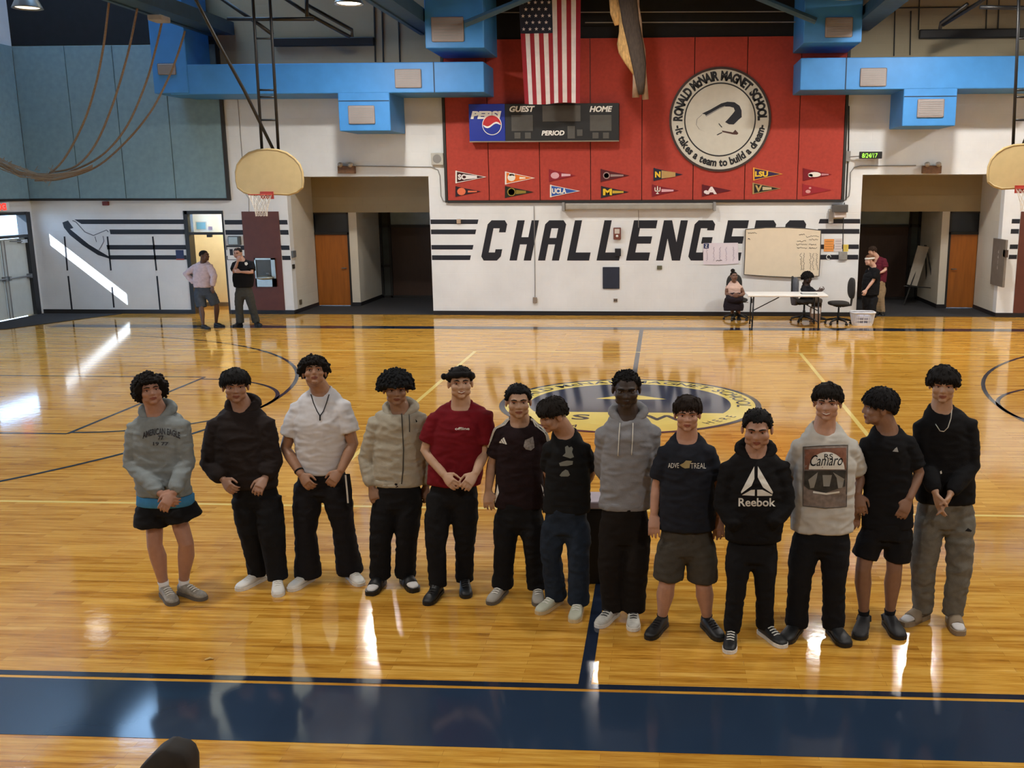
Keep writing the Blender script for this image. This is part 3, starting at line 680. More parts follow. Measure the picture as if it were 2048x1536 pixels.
conduit([(1068, 412), (1068.5, 440), (1069.5, 520), (1070, 596)], 0.009, 'thin cable running down the white wall through the letter H')
conduit([(1277, 420), (1277, 455)], 0.007, 'short thin cable hanging under the rolled screen casing')
conduit([(1689, 405), (1687, 440), (1686, 470), (1686, 505)], 0.010, 'dark cable hanging from the bracketed projector box to a grey wall box', M_dk)
conduit([(475, 195), (490, 385), (498, 398), (498, 460)], 0.007, 'thin cable down the white wall behind the left backboard')

def brace(p0, p1, r, lab, m, cat='brace'):
    o = MB().tube([on_plane(*p0), on_plane(*p1)], r, 8).build('roof_brace', m); tag(o, lab, cat)
M_tealb = mat('brace_blue', '#33546c', 0.6)
brace((930, 48, 22.2), (1075, -12, 22.2), 0.07, 'slanting blue roof brace behind the flag top', M_tealb)
brace((1632, 42, 22.2), (1500, -12, 22.2), 0.07, 'slanting blue roof brace beside the right blue riser', M_tealb)
brace((972, 25, 23.9), (1622, 23, 23.9), 0.012, 'upper pale cable stretched across the black band above the red panel', M_grey, 'cable')
brace((1170, 45, 23.9), (1622, 44, 23.9), 0.012, 'lower pale cable stretched across the black band above the red panel', M_grey, 'cable')
# hanging lamps: domes with a lit lens; the light itself
def high_bay(loc, label, k=1.0):
    e = empty('high_bay_lamp', loc); tag(e, label, 'lamp', 'high bay lamps under the roof')
    L = Vector(loc)
    s = 0.27
    MB().lathe([(0.05, 0.42), (0.09, 0.40), (0.12, 0.26), (0.2, 0.16), (s, 0.02), (s+0.01, 0.0), (s-0.01, 0.0), (0.19, 0.14), (0.1, 0.25), (0.02, 0.26)], L, 24).build('dome', mat('dome_alu', '#9a9a96', 0.35, 0.7), e, True)
    MB().lathe([(0.0, 0.015), (0.21, 0.02), (0.24, 0.04), (0.21, 0.05), (0.0, 0.06)], L, 24).build('lens', mat('lens_glow', '#fff0d6', 0.5, var=0, emit=14) if k > 0.15 else mat('lens_dim', '#fff0d6', 0.5, var=0, emit=2.0), e, True)
    MB().tube([L+Vector((0, 0, 0.4)), L+Vector((0, 0, ZC-loc[2]))], 0.012, 6).build('hanger', M_black, e)
    la = bpy.data.lights.new('lamp_light', 'AREA'); la.shape = 'DISK'; la.size = 0.42; la.energy = LAMP_W*k; la.color = (1.0, 0.955, 0.89)
    lo = bpy.data.objects.new('lamp_light', la); COL.objects.link(lo); lo.location = (loc[0], loc[1], loc[2]-0.01)
    return e
LZ = 6.42
for x, z, k, l in ((-12.2, LZ-0.05, 0.012, 'high bay lamp with dome under the dark roof beside the hanging ropes'), (-5.95, LZ-0.05, 0.9, 'lit high bay lamp with dome above the left blue duct and black rail'), (3.3, LZ-0.05, 0.1, 'high bay lamp with dome above the right blue duct and teal beam'), (5.3, 6.75, 1.0, 'lit high bay lamp with dome above the right black rail'), (10.5, 6.75, 1.0, 'lit high bay lamp with dome beyond the right backboard'), (-1.1, 7.0, 0.5, 'lit high bay lamp with dome between flag and furled banner')):
    high_bay((x, 20.0, z), l, k)
for y, k, l in ((13.2, 0.4, 'over the middle of the court'), (6.6, 0.4, 'over the line of boys'), (0.2, 0.62, 'over the bleachers, added as front fill')):  # last row is unseen, added to light the boys from the front
    for x in (-11.5, -4.2, 3.4, 10.6): high_bay((x, y, LZ), 'dimmer high bay lamp with dome hanging '+l, k)

# ================================================================== THINGS ON THE FAR WALL
# round seal
SC = at_wall(1439.5, 240); SR = (at_wall(1541, 240).x-at_wall(1338, 240).x)/2
e = empty('school_seal', (SC.x, WY-0.1, SC.z-SR)); tag(e, 'round white school seal with black lettering ring on the red panel', 'sign')
def wdisc(r, Y, d, m, name, r_in=None, n=64):
    mb = MB()
    if r_in is None: mb.prism([(SC.x+r*math.cos(2*math.pi*k/n), SC.z+r*math.sin(2*math.pi*k/n)) for k in range(n)], Y, Y+d)
    else:
        rings = [[(SC.x+q*math.cos(2*math.pi*k/n), y, SC.z+q*math.sin(2*math.pi*k/n)) for k in range(n)] for q, y in ((r_in, Y), (r, Y), (r, Y+d), (r_in, Y+d), (r_in, Y))]
        mb.loft(rings, False)
    return mb.build(name, m, e)
M_seal = mat('seal_white', '#c9c6ba', 0.6, var=0.04)
M_ink = mat('seal_ink', '#14161c', 0.6)
wdisc(SR*0.985, WY-0.09, 0.03, M_seal, 'seal_board'); wdisc(SR, WY-0.1, 0.04, mat('seal_rim', '#3a2a26', 0.6), 'seal_rim', SR*0.955); wdisc(SR*0.705, WY-0.094, 0.004, M_ink, 'seal_inner_ring', SR*0.68)
SYt = WY-0.095
ring_text('RONALD McNAIR MAGNET SCHOOL', (SC.x, SC.z), SR*0.82, SR*0.17, math.radians(181), math.radians(-1), M_ink, 'seal_letters', e, True, 'wall', SYt, 0.075, xs=0.72)
ring_text('-It takes a team to build a dream-', (SC.x, SC.z), SR*0.83, SR*0.145, math.radians(187), math.radians(353), M_ink, 'seal_letters', e, False, 'wall', SYt, 0.06, xs=0.85)
def sealpoly(name, pts, m, dy=0.0):
    mb = MB(); mb.prism(wpoly(pts), SYt-dy, SYt-dy+0.004); return mb.build(name, m, e)
cvt = lambda q: [(1320+x*240/1536, 120+y*240/1536) for x, y in q]
sealpoly('seal_magnet', cvt([(535, 690), (640, 640), (780, 560), (860, 538), (950, 545), (1015, 590), (1040, 650), (1042, 735), (1000, 770), (940, 828), (880, 826), (830, 798), (860, 768), (920, 700), (955, 655), (940, 615), (890, 600), (830, 600), (770, 625), (590, 728), (575, 700)]), M_navy)
sealpoly('seal_magnet_edge', cvt([(590, 728), (770, 625), (830, 600), (830, 590), (765, 612), (585, 712)]), M_grey, 0.003)
sealpoly('seal_shuttle', cvt([(790, 905), (930, 930), (960, 895), (1000, 940), (985, 958), (930, 955), (795, 925)]), mat('shuttle_ink', '#4b2f28', 0.6))
sealpoly('seal_shuttle', cvt([(720, 958), (790, 925), (795, 935), (735, 966)]), M_ink); sealpoly('seal_shuttle', cvt([(750, 810), (795, 862), (785, 868), (748, 822)]), M_ink)
_o = cvt([(535, 700), (470, 760), (460, 830), (500, 890), (570, 920)])
mb = MB()
for (x0, y0), (x1, y1) in zip(_o, _o[1:]): mb.prism(wpoly([(x0, y0), (x1, y1), (x1+0.7, y1+0.2), (x0+0.7, y0+0.2)]), SYt, SYt+0.003)
mb.build('seal_outline', M_thinp, e)

# scoreboard
YS = WY-0.3
a = wrect(938, 207, 1238, 282, YS)
e = empty('scoreboard', ((a[0]+a[1])/2, YS, a[2])); tag(e, 'long black and blue electric scoreboard on the red panel under the flag', 'scoreboard')
xb = on_plane(1010, 245, YS).x
MB().bbox(a[0], xb, YS, WY-0.06, a[2], a[3], 0.01).build('sponsor_panel', mat('cola_blue', '#16309a', 0.35, var=0.05), e)
MB().bbox(xb, a[1], YS, WY-0.06, a[2], a[3], 0.01).build('case', mat('score_black', '#1b1c1e', 0.5), e)
MB().box(a[0], a[1], YS-0.012, YS+0.02, a[2]-0.02, a[2]+0.005).build('lower_edge', mat('edge_alu', '#8c8272', 0.5), e)
M_dig = mat('digit_grey', '#55534f', 0.4)
for q in ((1023, 230, 1066, 262), (1085, 211, 1161, 243), (1180, 230, 1223, 262), (1029, 265, 1041, 277), (1050, 265, 1062, 277), (1135, 252, 1150, 277), (1154, 259, 1165, 272), (1185, 265, 1197, 277), (1206, 265, 1218, 277)):
    b = wrect(*q, YS); MB().box(b[0], b[1], YS-0.012, YS+0.01, b[2], b[3]).build('digit_window', M_dig, e)
M_wt = mat('white_letter', '#f2f1ec', 0.5, var=0.02)
def px_text(s, x0, y0, x1, y1, Y, m, name, parent, shear=0.0, bold=0.02):
    b = wrect(x0, y0, x1, y1, Y); return wall_text(s, (b[0]+b[1])/2, (b[2]+b[3])/2, Y-0.006, b[3]-b[2], m, name, parent, shear, bold, b[1]-b[0])
px_text('GUEST', 1019, 212, 1070, 224, YS-0.01, M_wt, 'letters', e, 0.25, 0.04); px_text('HOME', 1179, 212, 1225, 224, YS-0.01, M_wt, 'letters', e, 0.25, 0.04); px_text('PERIOD', 1083, 261, 1129, 271, YS-0.01, M_wt, 'letters', e, 0.2, 0.04)
px_text('PEPSI', 941, 222, 1003, 238, YS-0.01, M_wt, 'brand_letters', e, 0.2, 0.06)
c = on_plane(984, 250, YS); r = on_plane(1003.5, 250, YS).x-c.x
def half(sgn, name, m, Y):
    n = 20; pts = []
    for k in range(n+1):
        t = math.radians(180-180*k/n)*sgn if sgn > 0 else math.radians(180+180*k/n)
        pts.append((c.x+r*0.93*math.cos(t), c.z+r*0.93*math.sin(t)))
    wave = [(c.x+r*0.93*(1-2*k/12), c.z+sgn*0.02+0.05*math.sin(k/12*2*math.pi)*(1)) for k in range(1, 12)]
    MB().prism(pts+wave, Y, Y+0.003).build(name, m, e)
MB().prism([(c.x+r*math.cos(t), c.z+r*math.sin(t)) for t in np.linspace(0, 2*math.pi, 40)[:-1]], YS-0.014, YS-0.008).build('logo_disc', M_wt, e)
half(1, 'logo_red', mat('cola_red', '#c01c24', 0.4), YS-0.018); half(-1, 'logo_blue', MATS['cola_blue'], YS-0.018)
# speakers, clock, alarm boxes
b = wrect(864, 306, 888, 330); e = empty('loudspeaker', ((b[0]+b[1])/2, WY, b[2])); tag(e, 'small square white wall speaker beside the left edge of the red panel', 'speaker')
MB().bbox(b[0], b[1], WY-0.1, WY-0.001, b[2], b[3], 0.01).build('case', mat('speaker_case', '#b9b7b0', 0.6), e)
MB().prism([((b[0]+b[1])/2+0.1*math.cos(t), (b[2]+b[3])/2+0.1*math.sin(t)) for t in np.linspace(0, 2*math.pi, 25)[:-1]], WY-0.106, WY-0.1).build('grille', M_grey, e)
b = wrect(1715, 304, 1759, 318); e = empty('led_clock', ((b[0]+b[1])/2, WY-0.25, b[2])); tag(e, 'black digital clock with green figures on a bracket by the red panel', 'clock')
MB().bbox(b[0], b[1], WY-0.3, WY-0.18, b[2], b[3], 0.01).build('case', M_black, e)
MB().tube([(b[0]+0.05, WY-0.2, (b[2]+b[3])/2-0.02), (b[0]-0.2, WY-0.06, (b[2]+b[3])/2-0.03)], 0.015, 6).box(b[0]-0.3, b[0]-0.17, WY-0.07, WY-0.001, b[2]-0.05, b[3]+0.02).build('bracket', M_grey, e)
px_text('8/24/17', 1724, 306.5, 1755, 315.5, WY-0.3, mat('led_green', '#9dff4a', 0.5, var=0, emit=1.6), 'figures', e, 0.1, 0.0)
for (x0, y0, x1, y1), lab in (((679, 323, 712, 347), 'rusty brown emergency lamp box on the wall above the left recess'), ((1843, 322, 1880, 347), 'brown emergency lamp box with two heads above the right recess')):
    b = wrect(x0, y0, x1, y1); e = empty('emergency_lamp', ((b[0]+b[1])/2, WY-0.1, b[2])); tag(e, lab, 'lamp')
    MB().bbox(b[0], b[1], WY-0.16, WY-0.001, b[2], b[2]+(b[3]-b[2])*0.62, 0.01).build('battery_box', mat('rust_brown', '#6b4a2e', 0.6, var=0.3, scale=12), e)
    for k in (0.2, 0.8):
        X = b[0]+(b[1]-b[0])*k; Z = b[3]-0.06
        MB().tube([(X, WY-0.2, Z-0.02), (X, WY-0.06, Z)], [0.06, 0.035], 12).build('lamp_head', mat('lamp_head', '#b2a79a', 0.3, 0.3), e, True)
        MB().tube([(X, WY-0.08, b[2]+0.1), (X, WY-0.08, Z)], 0.012, 6).build('lamp_arm', M_grey, e)
# rolled projection screen casing
b = wrect(1126, 406, 1430, 419)
e = empty('screen_casing', ((b[0]+b[1])/2, WY-0.2, b[2])); tag(e, 'long grey rolled projection screen casing under the red panel', 'screen')
MB().bbox(b[0]+0.06, b[1]-0.03, WY-0.2, WY-0.03, b[2], b[3], 0.03).build('casing', mat('casing_grey', '#9a968d', 0.5), e)
for X in (b[0], b[1]-0.05): MB().bbox(X, X+0.06, WY-0.24, WY-0.001, b[2]-0.03, b[3]+0.02, 0.01).build('end_cap', M_grey, e)
def wallbox(name, q, d, m, lab, cat, extra=None):
    b = wrect(*q); e = MB().bbox(b[0], b[1], WY-d, WY-0.001, b[2], b[3], min(0.012, d/3)).build(name, m); tag(e, lab, cat)
    if extra: extra(b, e)
    return e
def cover(b, e):
    MB().box(b[0]+0.03, b[1]-0.03, WY-0.085, WY-0.08, (b[2]+b[3])/2, b[3]-0.03).build('cover', mat('box_face', '#c7bdb4', 0.5), e)
    MB().ell(((b[0]+b[1])/2, WY-0.08, b[2]+0.08), (0.03, 0.02, 0.03), 10, 6).build('button', M_paint_white, e)
wallbox('alarm_box', (1227, 455, 1242, 479), 0.08, mat('alarm_brown', '#6e3b30', 0.5), 'red-brown fire alarm box on the second letter L', 'alarm', cover)
MB().box(at_wall(1230, 485).x, at_wall(1242, 485).x, WY-0.05, WY-0.001, at_wall(1236, 512).z, at_wall(1236, 497).z).build('junction_box', M_navy); tag(bpy.data.objects['junction_box'], 'small navy junction box below the fire alarm box', 'box')
wallbox('foam_pad', (1205.5, 534, 1239, 577.5), 0.03, mat('pad_navy', '#1c2233', 0.6), 'square navy pad mounted on the white wall under the lettering', 'pad', lambda b, e: MB().box(b[0]+0.02, b[1]-0.02, WY-0.034, WY-0.03, b[2]+0.02, b[3]-0.02).build('face', mat('pad_face', '#232b3d', 0.5), e))
def sockets(b, e):
    for k in (0.3, 0.7): MB().box(b[0]+(b[1]-b[0])*k-0.01, b[0]+(b[1]-b[0])*k+0.01, WY-0.025, WY-0.02, b[2]+0.02, b[3]-0.02).build('socket', M_frame, e)
M_pl = mat('plate', '#8d7f72', 0.5)
wallbox('power_outlet', (1227, 597, 1235, 604), 0.02, M_pl, 'small double outlet plate below the navy pad', 'outlet', sockets)
wallbox('power_outlet', (1066, 594, 1074, 606), 0.05, M_pl, 'small outlet box at the foot of the thin wall cable', 'outlet', sockets)
wallbox('switch_box', (1314, 531, 1324, 539), 0.03, mat('olive_box', '#5c5b45', 0.5), 'small olive wall box under the letter N', 'switch', sockets)
wallbox('motion_sensor', (914, 438, 922, 447), 0.06, mat('sensor_tan', '#b09a84', 0.5), 'tiny tan sensor on the painted stripe left of the lettering', 'sensor')
wallbox('fire_bell', (207, 403, 219, 411), 0.07, mat('bell_red', '#6e2622', 0.5), 'small dark red fire bell under the blue-grey panels', 'bell')
wallbox('power_outlet', (1501, 597, 1505, 606), 0.02, M_frame, 'small dark outlet on the wall beside the folding table leg', 'outlet')
wallbox('cable_box', (1677, 503, 1694, 520), 0.05, mat('dim_box', '#8d8a85', 0.5, var=0.2), 'grey cable box on the lower painted stripe beside the whiteboard', 'box')
def tvscreen(b, e): MB().box(b[0]+0.02, b[1]-0.06, WY-0.105, WY-0.1, b[2]+0.02, b[3]-0.02).build('glass_front', mat('glass_front', '#9aa4a0', 0.15), e)
wallbox('display_box', (459, 472, 483, 490), 0.1, mat('box_dark', '#4a5050', 0.5), 'small glass-fronted box on the wall beside the lit doorway', 'box', tvscreen)
wallbox('paper_notice', (455, 494, 482, 519), 0.006, M_paint_white, 'white notice sheet on the painted stripes behind the man in black', 'notice', lambda b, e: MB().box(b[0]+0.06, b[0]+0.14, WY-0.009, WY-0.006, b[2]+0.1, b[3]-0.05).build('print', M_navy, e))
wallbox('paper_notice', (352, 500, 368, 520), 0.006, mat('notice_blue', '#26345c', 0.6), 'small dark blue notice with a red foot beside the lit doorway', 'notice', lambda b, e: MB().box(b[0], b[1], WY-0.009, WY-0.006, b[2]+0.005, b[2]+0.03).build('print', mat('notice_red', '#b85a48', 0.5), e))
# bracketed camera box with shelf by the right recess
b = wrect(1657, 409, 1691, 446); e = empty('projector_box', ((b[0]+b[1])/2, WY-0.3, b[2])); tag(e, 'grey bracketed projector box on the white wall above the right stripes', 'projector')
MB().bbox(b[0]+0.06, b[1], WY-0.32, WY-0.001, b[3]-0.17, b[3], 0.01).build('case', mat('proj_dark', '#4d4a47', 0.5), e)
MB().bbox(b[0]+0.1, b[1]-0.02, WY-0.25, WY-0.001, b[2]+0.13, b[3]-0.17, 0.01).build('lower_case', mat('proj_pale', '#c4b9b4', 0.5), e)
MB().box(b[0]+0.0, b[0]+0.1, WY-0.12, WY-0.001, b[2], b[3]-0.1).build('bracket', mat('bracket_pale', '#a9a29a', 0.5), e)

# pennants --------------------------------------------------------------------
def pennant(x, y, w, h, col, lab, text=None, tcol='#e8e4da', edge=None, blob=None):
    Y = WY-0.066
    P = wpoly([(x, y-h/2), (x+w, y), (x, y+h/2)], Y)
    e = empty('pennant', (P[0][0], Y, P[2][1])); tag(e, lab, 'pennant', 'college pennants on the red panel')
    key = col+str(x)
    MB().prism(P, Y-0.008, Y).build('cloth', mat('pen_'+col[1:], col, 0.9), e)
    MB().prism(wpoly([(x-2, y-h/2-0.5), (x+1, y-h/2-0.5), (x+1, y+h/2+0.5), (x-2, y+h/2+0.5)], Y), Y-0.011, Y).build('heading_tape', mat('tape_'+(edge or col)[1:], edge or col, 0.9), e)
    mt = mat('pent_'+tcol[1:], tcol, 0.8)
    if edge:
        for s in (-1, 1):
            MB().prism(wpoly([(x, y+s*h/2), (x+w, y), (x+w-4, y), (x, y+s*(h/2-1.4))], Y), Y-0.010, Y-0.008).build('edging', mat('tape_'+edge[1:], edge, 0.9), e)
    if text:
        tx, tw, th = text[1:]
        px_text(text[0], x+tx, y-th/2, x+tx+tw, y+th/2, Y-0.008, mt, 'emblem', e, 0.0, 0.05)
    for q in (blob or []):
        bx, by, bw, bh = q[:4]; mm = mat('pent_'+q[4][1:], q[4], 0.8) if len(q) > 4 else mt
        MB().prism(wpoly([(x+bx+bw/2*math.cos(t), y+by+bh/2*math.sin(t)) for t in np.linspace(0, 2*math.pi, 13)[:-1]] if len(q) < 6 else [(x+bx-bw/2, y+by-bh/2*1.0), (x+bx+bw/2, y+by-bh/2*0.55), (x+bx+bw/2, y+by+bh/2*0.55), (x+bx-bw/2, y+by+bh/2)], Y), Y-0.012, Y-0.008).build('emblem', mm, e)
W_ = '#e8e4da'
pennant(913, 354, 60, 24, '#3a1418', 'maroon pennant with white edging and white patch above the dark navy one', ('SC', 3, 16, 11), '#e6e0e0', W_, [(30, 0, 22, 9, '#e6e0e0', 1)])
pennant(913, 383, 49, 20, '#2a1c26', 'dark navy pennant with orange tiger blob', None, '#e0714a', None, [(10, 0, 17, 15), (32, 0, 18, 4, '#e0714a', 1)])
pennant(1012, 356, 58, 25, '#e0701a', 'bright orange pennant with a white paw', None, W_, W_, [(11, -1, 16, 15), (9, -7, 6, 6), (15, -7, 6, 6), (33, 0, 12, 5, '#f0e0cc', 1)])
pennant(1012, 384, 56, 23, '#22241a', 'black pennant with a gold ring emblem', None, '#8d7a2e', None, [(11, 0, 17, 17), (11, 0, 13, 13, '#22241a'), (11, 0, 7, 8), (30, 0, 20, 8, '#8d7a2e', 1)])
pennant(1100, 351, 52, 24, '#8e2430', 'crimson pennant with pale round emblem above the blue one', None, '#d9a6b0', None, [(10, 0, 17, 13), (32, -1, 18, 6, '#e0b8c0', 1)])
pennant(1102, 382, 58, 24, '#2f57a6', 'bright blue pennant with four white letters', ('UCLA', 2, 29, 11), W_, W_)
pennant(1203, 351, 56, 25, '#571c22', 'dark maroon pennant with an outlined letter shield', None, '#a08884', None, [(10, 0, 14, 14), (10, 0, 10, 10, '#571c22'), (31, 0, 26, 5, '#a08884', 1)])
pennant(1204, 384, 54, 23, '#23242c', 'black pennant with a fat yellow letter', ('M', 2, 18, 13), '#e8c22c', None, [(32, 0, 22, 6, '#caa836', 1)])
pennant(1309, 349, 57, 25, '#1f2438', 'navy pennant with yellow letter and gold crowd', ('N', 1, 11, 12), '#e6bd36', None, [(28, 0, 28, 16, '#b9955c', 1)])
pennant(1306, 381, 52, 23, '#7c1c28', 'crimson pennant with a white trident', None, W_, None, [(9, -2, 2.5, 15), (4, -3, 2, 8), (14, -3, 2, 8), (9, 1, 11, 2.5), (9, 6, 6, 2), (29, 0, 24, 6, '#dca8b0', 1)])
pennant(1406, 381, 57, 23, '#5e1620', 'maroon pennant with a white script letter, alone under the seal', ('A', 6, 22, 15), '#e8dada', None, [(6, 3, 9, 7, '#e8dada')])
pennant(1508, 348, 58, 25, '#33224a', 'purple pennant with yellow edging and three yellow letters', ('LSU', 2, 26, 11), '#e6c23c', '#e6a43c')
pennant(1507, 377, 55, 22, '#1e1b18', 'black pennant with a gold wedge emblem', ('V', 3, 14, 13), '#b59a62', '#a88c58', [(27, 0, 18, 7, '#c2b38e', 1)])
pennant(1608, 349, 56, 24, '#7a1622', 'crimson pennant with a white running hog', None, W_, None, [(21, 0, 26, 10), (13, 2, 9, 7), (42, 0, 14, 4, '#c98a90', 1)])
pennant(1607, 380, 56, 23, '#96242c', 'faded crimson pennant in the bottom corner of the red panel', None, '#d29a96', None, [(9, 3, 10, 7), (13, -4, 5, 4)])

# flag ---------------------------------------------------------------------------
YF = 23.2
def fpt(u, z):                                    # u 0..1 across, gentle folds
    zt_, zb_ = on_plane(1100, -60, YF).z, on_plane(1100, 207, YF).z
    k = (zt_-z)/(zt_-zb_)
    xl = on_plane(1037+10*k, 100, YF).x; xr = on_plane(1163-4*k, 100, YF).x
    return Vector((xl+(xr-xl)*u, YF+0.035*math.sin(u*15+k*1.5)*(0.4+k*0.8), z-0.02*math.sin(u*math.pi*2)*k))
zt_, zb_, zc_ = on_plane(1100, -60, YF).z, on_plane(1100, 207, YF).z, on_plane(1100, 66, YF).z
e = empty('flag', (on_plane(1100, 207, YF).x, YF, zb_)); tag(e, 'stars and stripes flag hanging upright in front of the red panel', 'flag')
M_fr, M_fw, M_fb = mat('flag_red', '#8e1a26', 0.85), mat('flag_white', '#d5cccb', 0.85), mat('flag_navy', '#1a1e30', 0.85)
def cloth(u0, u1, z0, z1, m, name, dy=0.0):
    nu, nz = 3, 24; v = []; f = []
    for j in range(nz+1):
        for i in range(nu+1):
            q = fpt(u0+(u1-u0)*i/nu, z0+(z1-z0)*j/nz); v.append(q+Vector((0, -dy, 0)))
    n = len(v); v += [q+Vector((0, 0.006, 0)) for q in v]
    for j in range(nz):
        for i in range(nu):
            a_ = j*(nu+1)+i; f += [(a_, a_+1, a_+nu+2, a_+nu+1), (n+a_+nu+1, n+a_+nu+2, n+a_+1, n+a_)]
    return MB().add(v, f).build(name, m, e, True)
for k in range(13):
    cloth(k/13, (k+1)/13, zb_, zc_ if k < 7 else zt_, M_fr if k % 2 == 0 else M_fw, 'stripe')
for k in range(3): cloth(k*7/39, (k+1)*7/39, zc_, zt_, M_fb, 'canton')
row = 0
for j in range(11):
    z = zc_+0.09+j*0.135
    for i in range(5 if j % 2 == 0 else 4):
        u = (0.055+i*0.108 if j % 2 == 0 else 0.109+i*0.108)
        q = fpt(u, z); pts = []
        for k in range(10):
            t = math.pi/2+k*math.pi/5; rr = 0.042 if k % 2 == 0 else 0.017
            pts.append((q.x+rr*math.cos(t), q.z+rr*math.sin(t)))
        MB().prism(pts, q.y-0.012, q.y-0.006).build('star', M_fw, e)
# furled banner
YB2 = 22.6
e = empty('furled_banner', on_plane(1280, 205, YB2)); tag(e, 'furled brown and gold cloth banner hanging beside the flag', 'banner')
c2 = lambda q: [(1190+x*140/977, y*220/1536) for x, y in q]
def drape(cl, wl_, m, name, dy):
    pts = [on_plane(x, y, YB2-dy) for x, y in c2(cl)]
    s = scale_at(YB2)*140/977
    mb = MB(); mb.tube(pts, [(0.05, w*s/2) for w in wl_], 12); v = mb.v
    mb.v = [(p[0]+0.02*noise.noise(Vector(p)*7), p[1]+0.04*noise.noise(Vector(p)*6), p[2]) for p in v]
    return mb.build(name, m, e, True)
M_gold = mat('banner_gold', '#b9935c', 0.8, var=0.35, scale=9, stretch=(3, 3, 1)); M_bdark = mat('banner_dark', '#3f342c', 0.85, var=0.3, scale=9, stretch=(4, 4, 1))
drape([(260, -300), (265, 0), (285, 180), (315, 350)], (130, 120, 130, 80), M_gold, 'gold_fold', 0.0)
drape([(400, -300), (390, 250), (400, 450), (400, 600), (430, 700), (490, 850), (540, 1040)], (80, 90, 130, 180, 200, 150, 20), M_gold, 'gold_fold', 0.03)
drape([(440, -300), (460, 0), (500, 300), (560, 600), (610, 900), (630, 1150), (640, 1320)], (230, 230, 200, 190, 170, 120, 60), M_bdark, 'dark_fold', 0.10)
drape([(560, -300), (575, 100), (610, 300), (630, 500), (660, 700), (690, 1000), (705, 1390)], (90, 90, 90, 60, 80, 60, 90), mat('banner_tan', '#9a7f68', 0.85, var=0.2, scale=9), 'tan_fold', 0.02)
drape([(540, 900), (560, 1100), (570, 1360)], (30, 60, 90), MATS['banner_tan'], 'tan_fold', 0.01)
MB().tube([on_plane(1205, -30, YB2), on_plane(1300, -30, YB2)], 0.02, 8).build('hanging_bar', M_black, e)
# ================================================================== BASKETBALL GOALS
def goal(x0, x1, ytop, ybot, rimx, label, poles, brace, Y=21.0):
    xm = (x0+x1)/2
    B = on_plane(xm, ybot, Y); s = scale_at(Y, xm, 350)
    w = (x1-x0)/2*s; h = (ybot-ytop)*s
    e = empty('basketball_goal', (B.x, Y, B.z-0.3)); tag(e, label, 'basketball goal')
    pts = [(-0.80, 0.06), (-0.55, 0.0), (-0.2, 0.015), (0.2, 0.015), (0.55, 0.0), (0.80, 0.06), (0.97, 0.16), (1.0, 0.3), (0.995, 0.5), (0.93, 0.66), (0.78, 0.80), (0.56, 0.92), (0.3, 0.98), (0, 1.0)]
    pts += [(-a, b) for a, b in pts[::-1][1:8]]
    pts = [(B.x+a*w, B.z+b*h) for a, b in pts]
    MB().prism(pts, Y, Y+0.05).build('backboard', mat('backboard_cream', '#c2ad7e', 0.5, var=0.05), e)
    MB().tube([(p[0], Y+0.02, p[1]) for p in pts]+[(pts[0][0], Y+0.02, pts[0][1])], 0.028, 8, caps=False).build('backboard_rim', mat('backboard_edge', '#b09a6c', 0.5), e)
    rx = on_plane(rimx, ybot-4, Y).x; rz = B.z+0.0; R = 0.228
    rc = Vector((rx, Y-0.15-R, rz))
    M_rim = mat('rim_red', '#a8382a', 0.45)
    MB().tube([rc+Vector((R*math.cos(t), R*math.sin(t), 0)) for t in np.linspace(0, 2*math.pi, 33)], 0.010, 8, caps=False).build('rim', M_rim, e, True)
    MB().box(rx-0.14, rx+0.14, Y-0.02, Y-0.001, rz-0.09, rz+0.06).box(rx-0.09, rx+0.09, Y-0.16, Y, rz-0.012, rz+0.008).build('rim_bracket', M_rim, e)
    nb = MB(); n = 12
    def nq(k, j):
        t = 2*math.pi*(k+0.5*(j % 2))/n; r = R*(1.0, 0.86, 0.72, 0.60, 0.52, 0.50)[j]; return rc+Vector((r*math.cos(t), r*math.sin(t), -0.085*j-0.005))
    for j in range(5):
        for k in range(n):
            for dk in (0, 1) if j % 2 else (0, -1):
                nb.tube([nq(k, j), nq(k+dk, j+1)], 0.004, 4, caps=False)
    nb.build('net', mat('net_white', '#d9d2c6', 0.8), e)
    Yp = Y+0.16
    for path in poles: MB().tube([on_plane(a, b, Yp) for a, b in path], 0.032, 8).build('support_pole', M_black, e, True)
    p0, p1 = poles[0], poles[1]
    for yy in (77, 180, 194, 240):
        f0 = (yy-p0[0][1])/(p0[-1][1]-p0[0][1]); f1 = (yy-p1[0][1])/(p1[-1][1]-p1[0][1])
        MB().tube([on_plane(p0[0][0]+(p0[-1][0]-p0[0][0])*f0, yy, Yp), on_plane(p1[0][0]+(p1[-1][0]-p1[0][0])*f1, yy, Yp)], 0.02, 8).build('rung', M_black, e, True)
    MB().box(rx-0.35, rx+0.35, Y+0.05, Y+0.2, B.z+0.2, B.z+0.28).box(rx-0.3, rx-0.24, Y+0.05, Y+0.2, B.z+0.2, B.z+h*0.9).box(rx+0.24, rx+0.3, Y+0.05, Y+0.2, B.z+0.2, B.z+h*0.9).build('back_frame', M_black, e)
    for path in brace: MB().tube([on_plane(a, b, q) for a, b, q in path], 0.035, 8).build('brace', M_black, e, True)
    return e
goal(474, 607, 303, 389, 534, 'cream fan-shaped basketball backboard hanging over the left recess', (((524, 302), (507, 20), (500, -90)), ((557, 302), (541, 20), (534, -90))), (((546, 298, 21.1), (488, 180, 20.3), (437, 87, 19.6), (392, 0, 19.2), (370, -40, 19)),))
goal(1974, 2108, 290, 377, 2044, 'cream fan-shaped basketball backboard hanging over the right recess', (((2026, 292), (2036, 60), (2040, -90)), ((2060, 292), (2070, 60), (2074, -90))), (((2046, 290, 21.1), (2110, 140, 20), (2160, 20, 19)),))
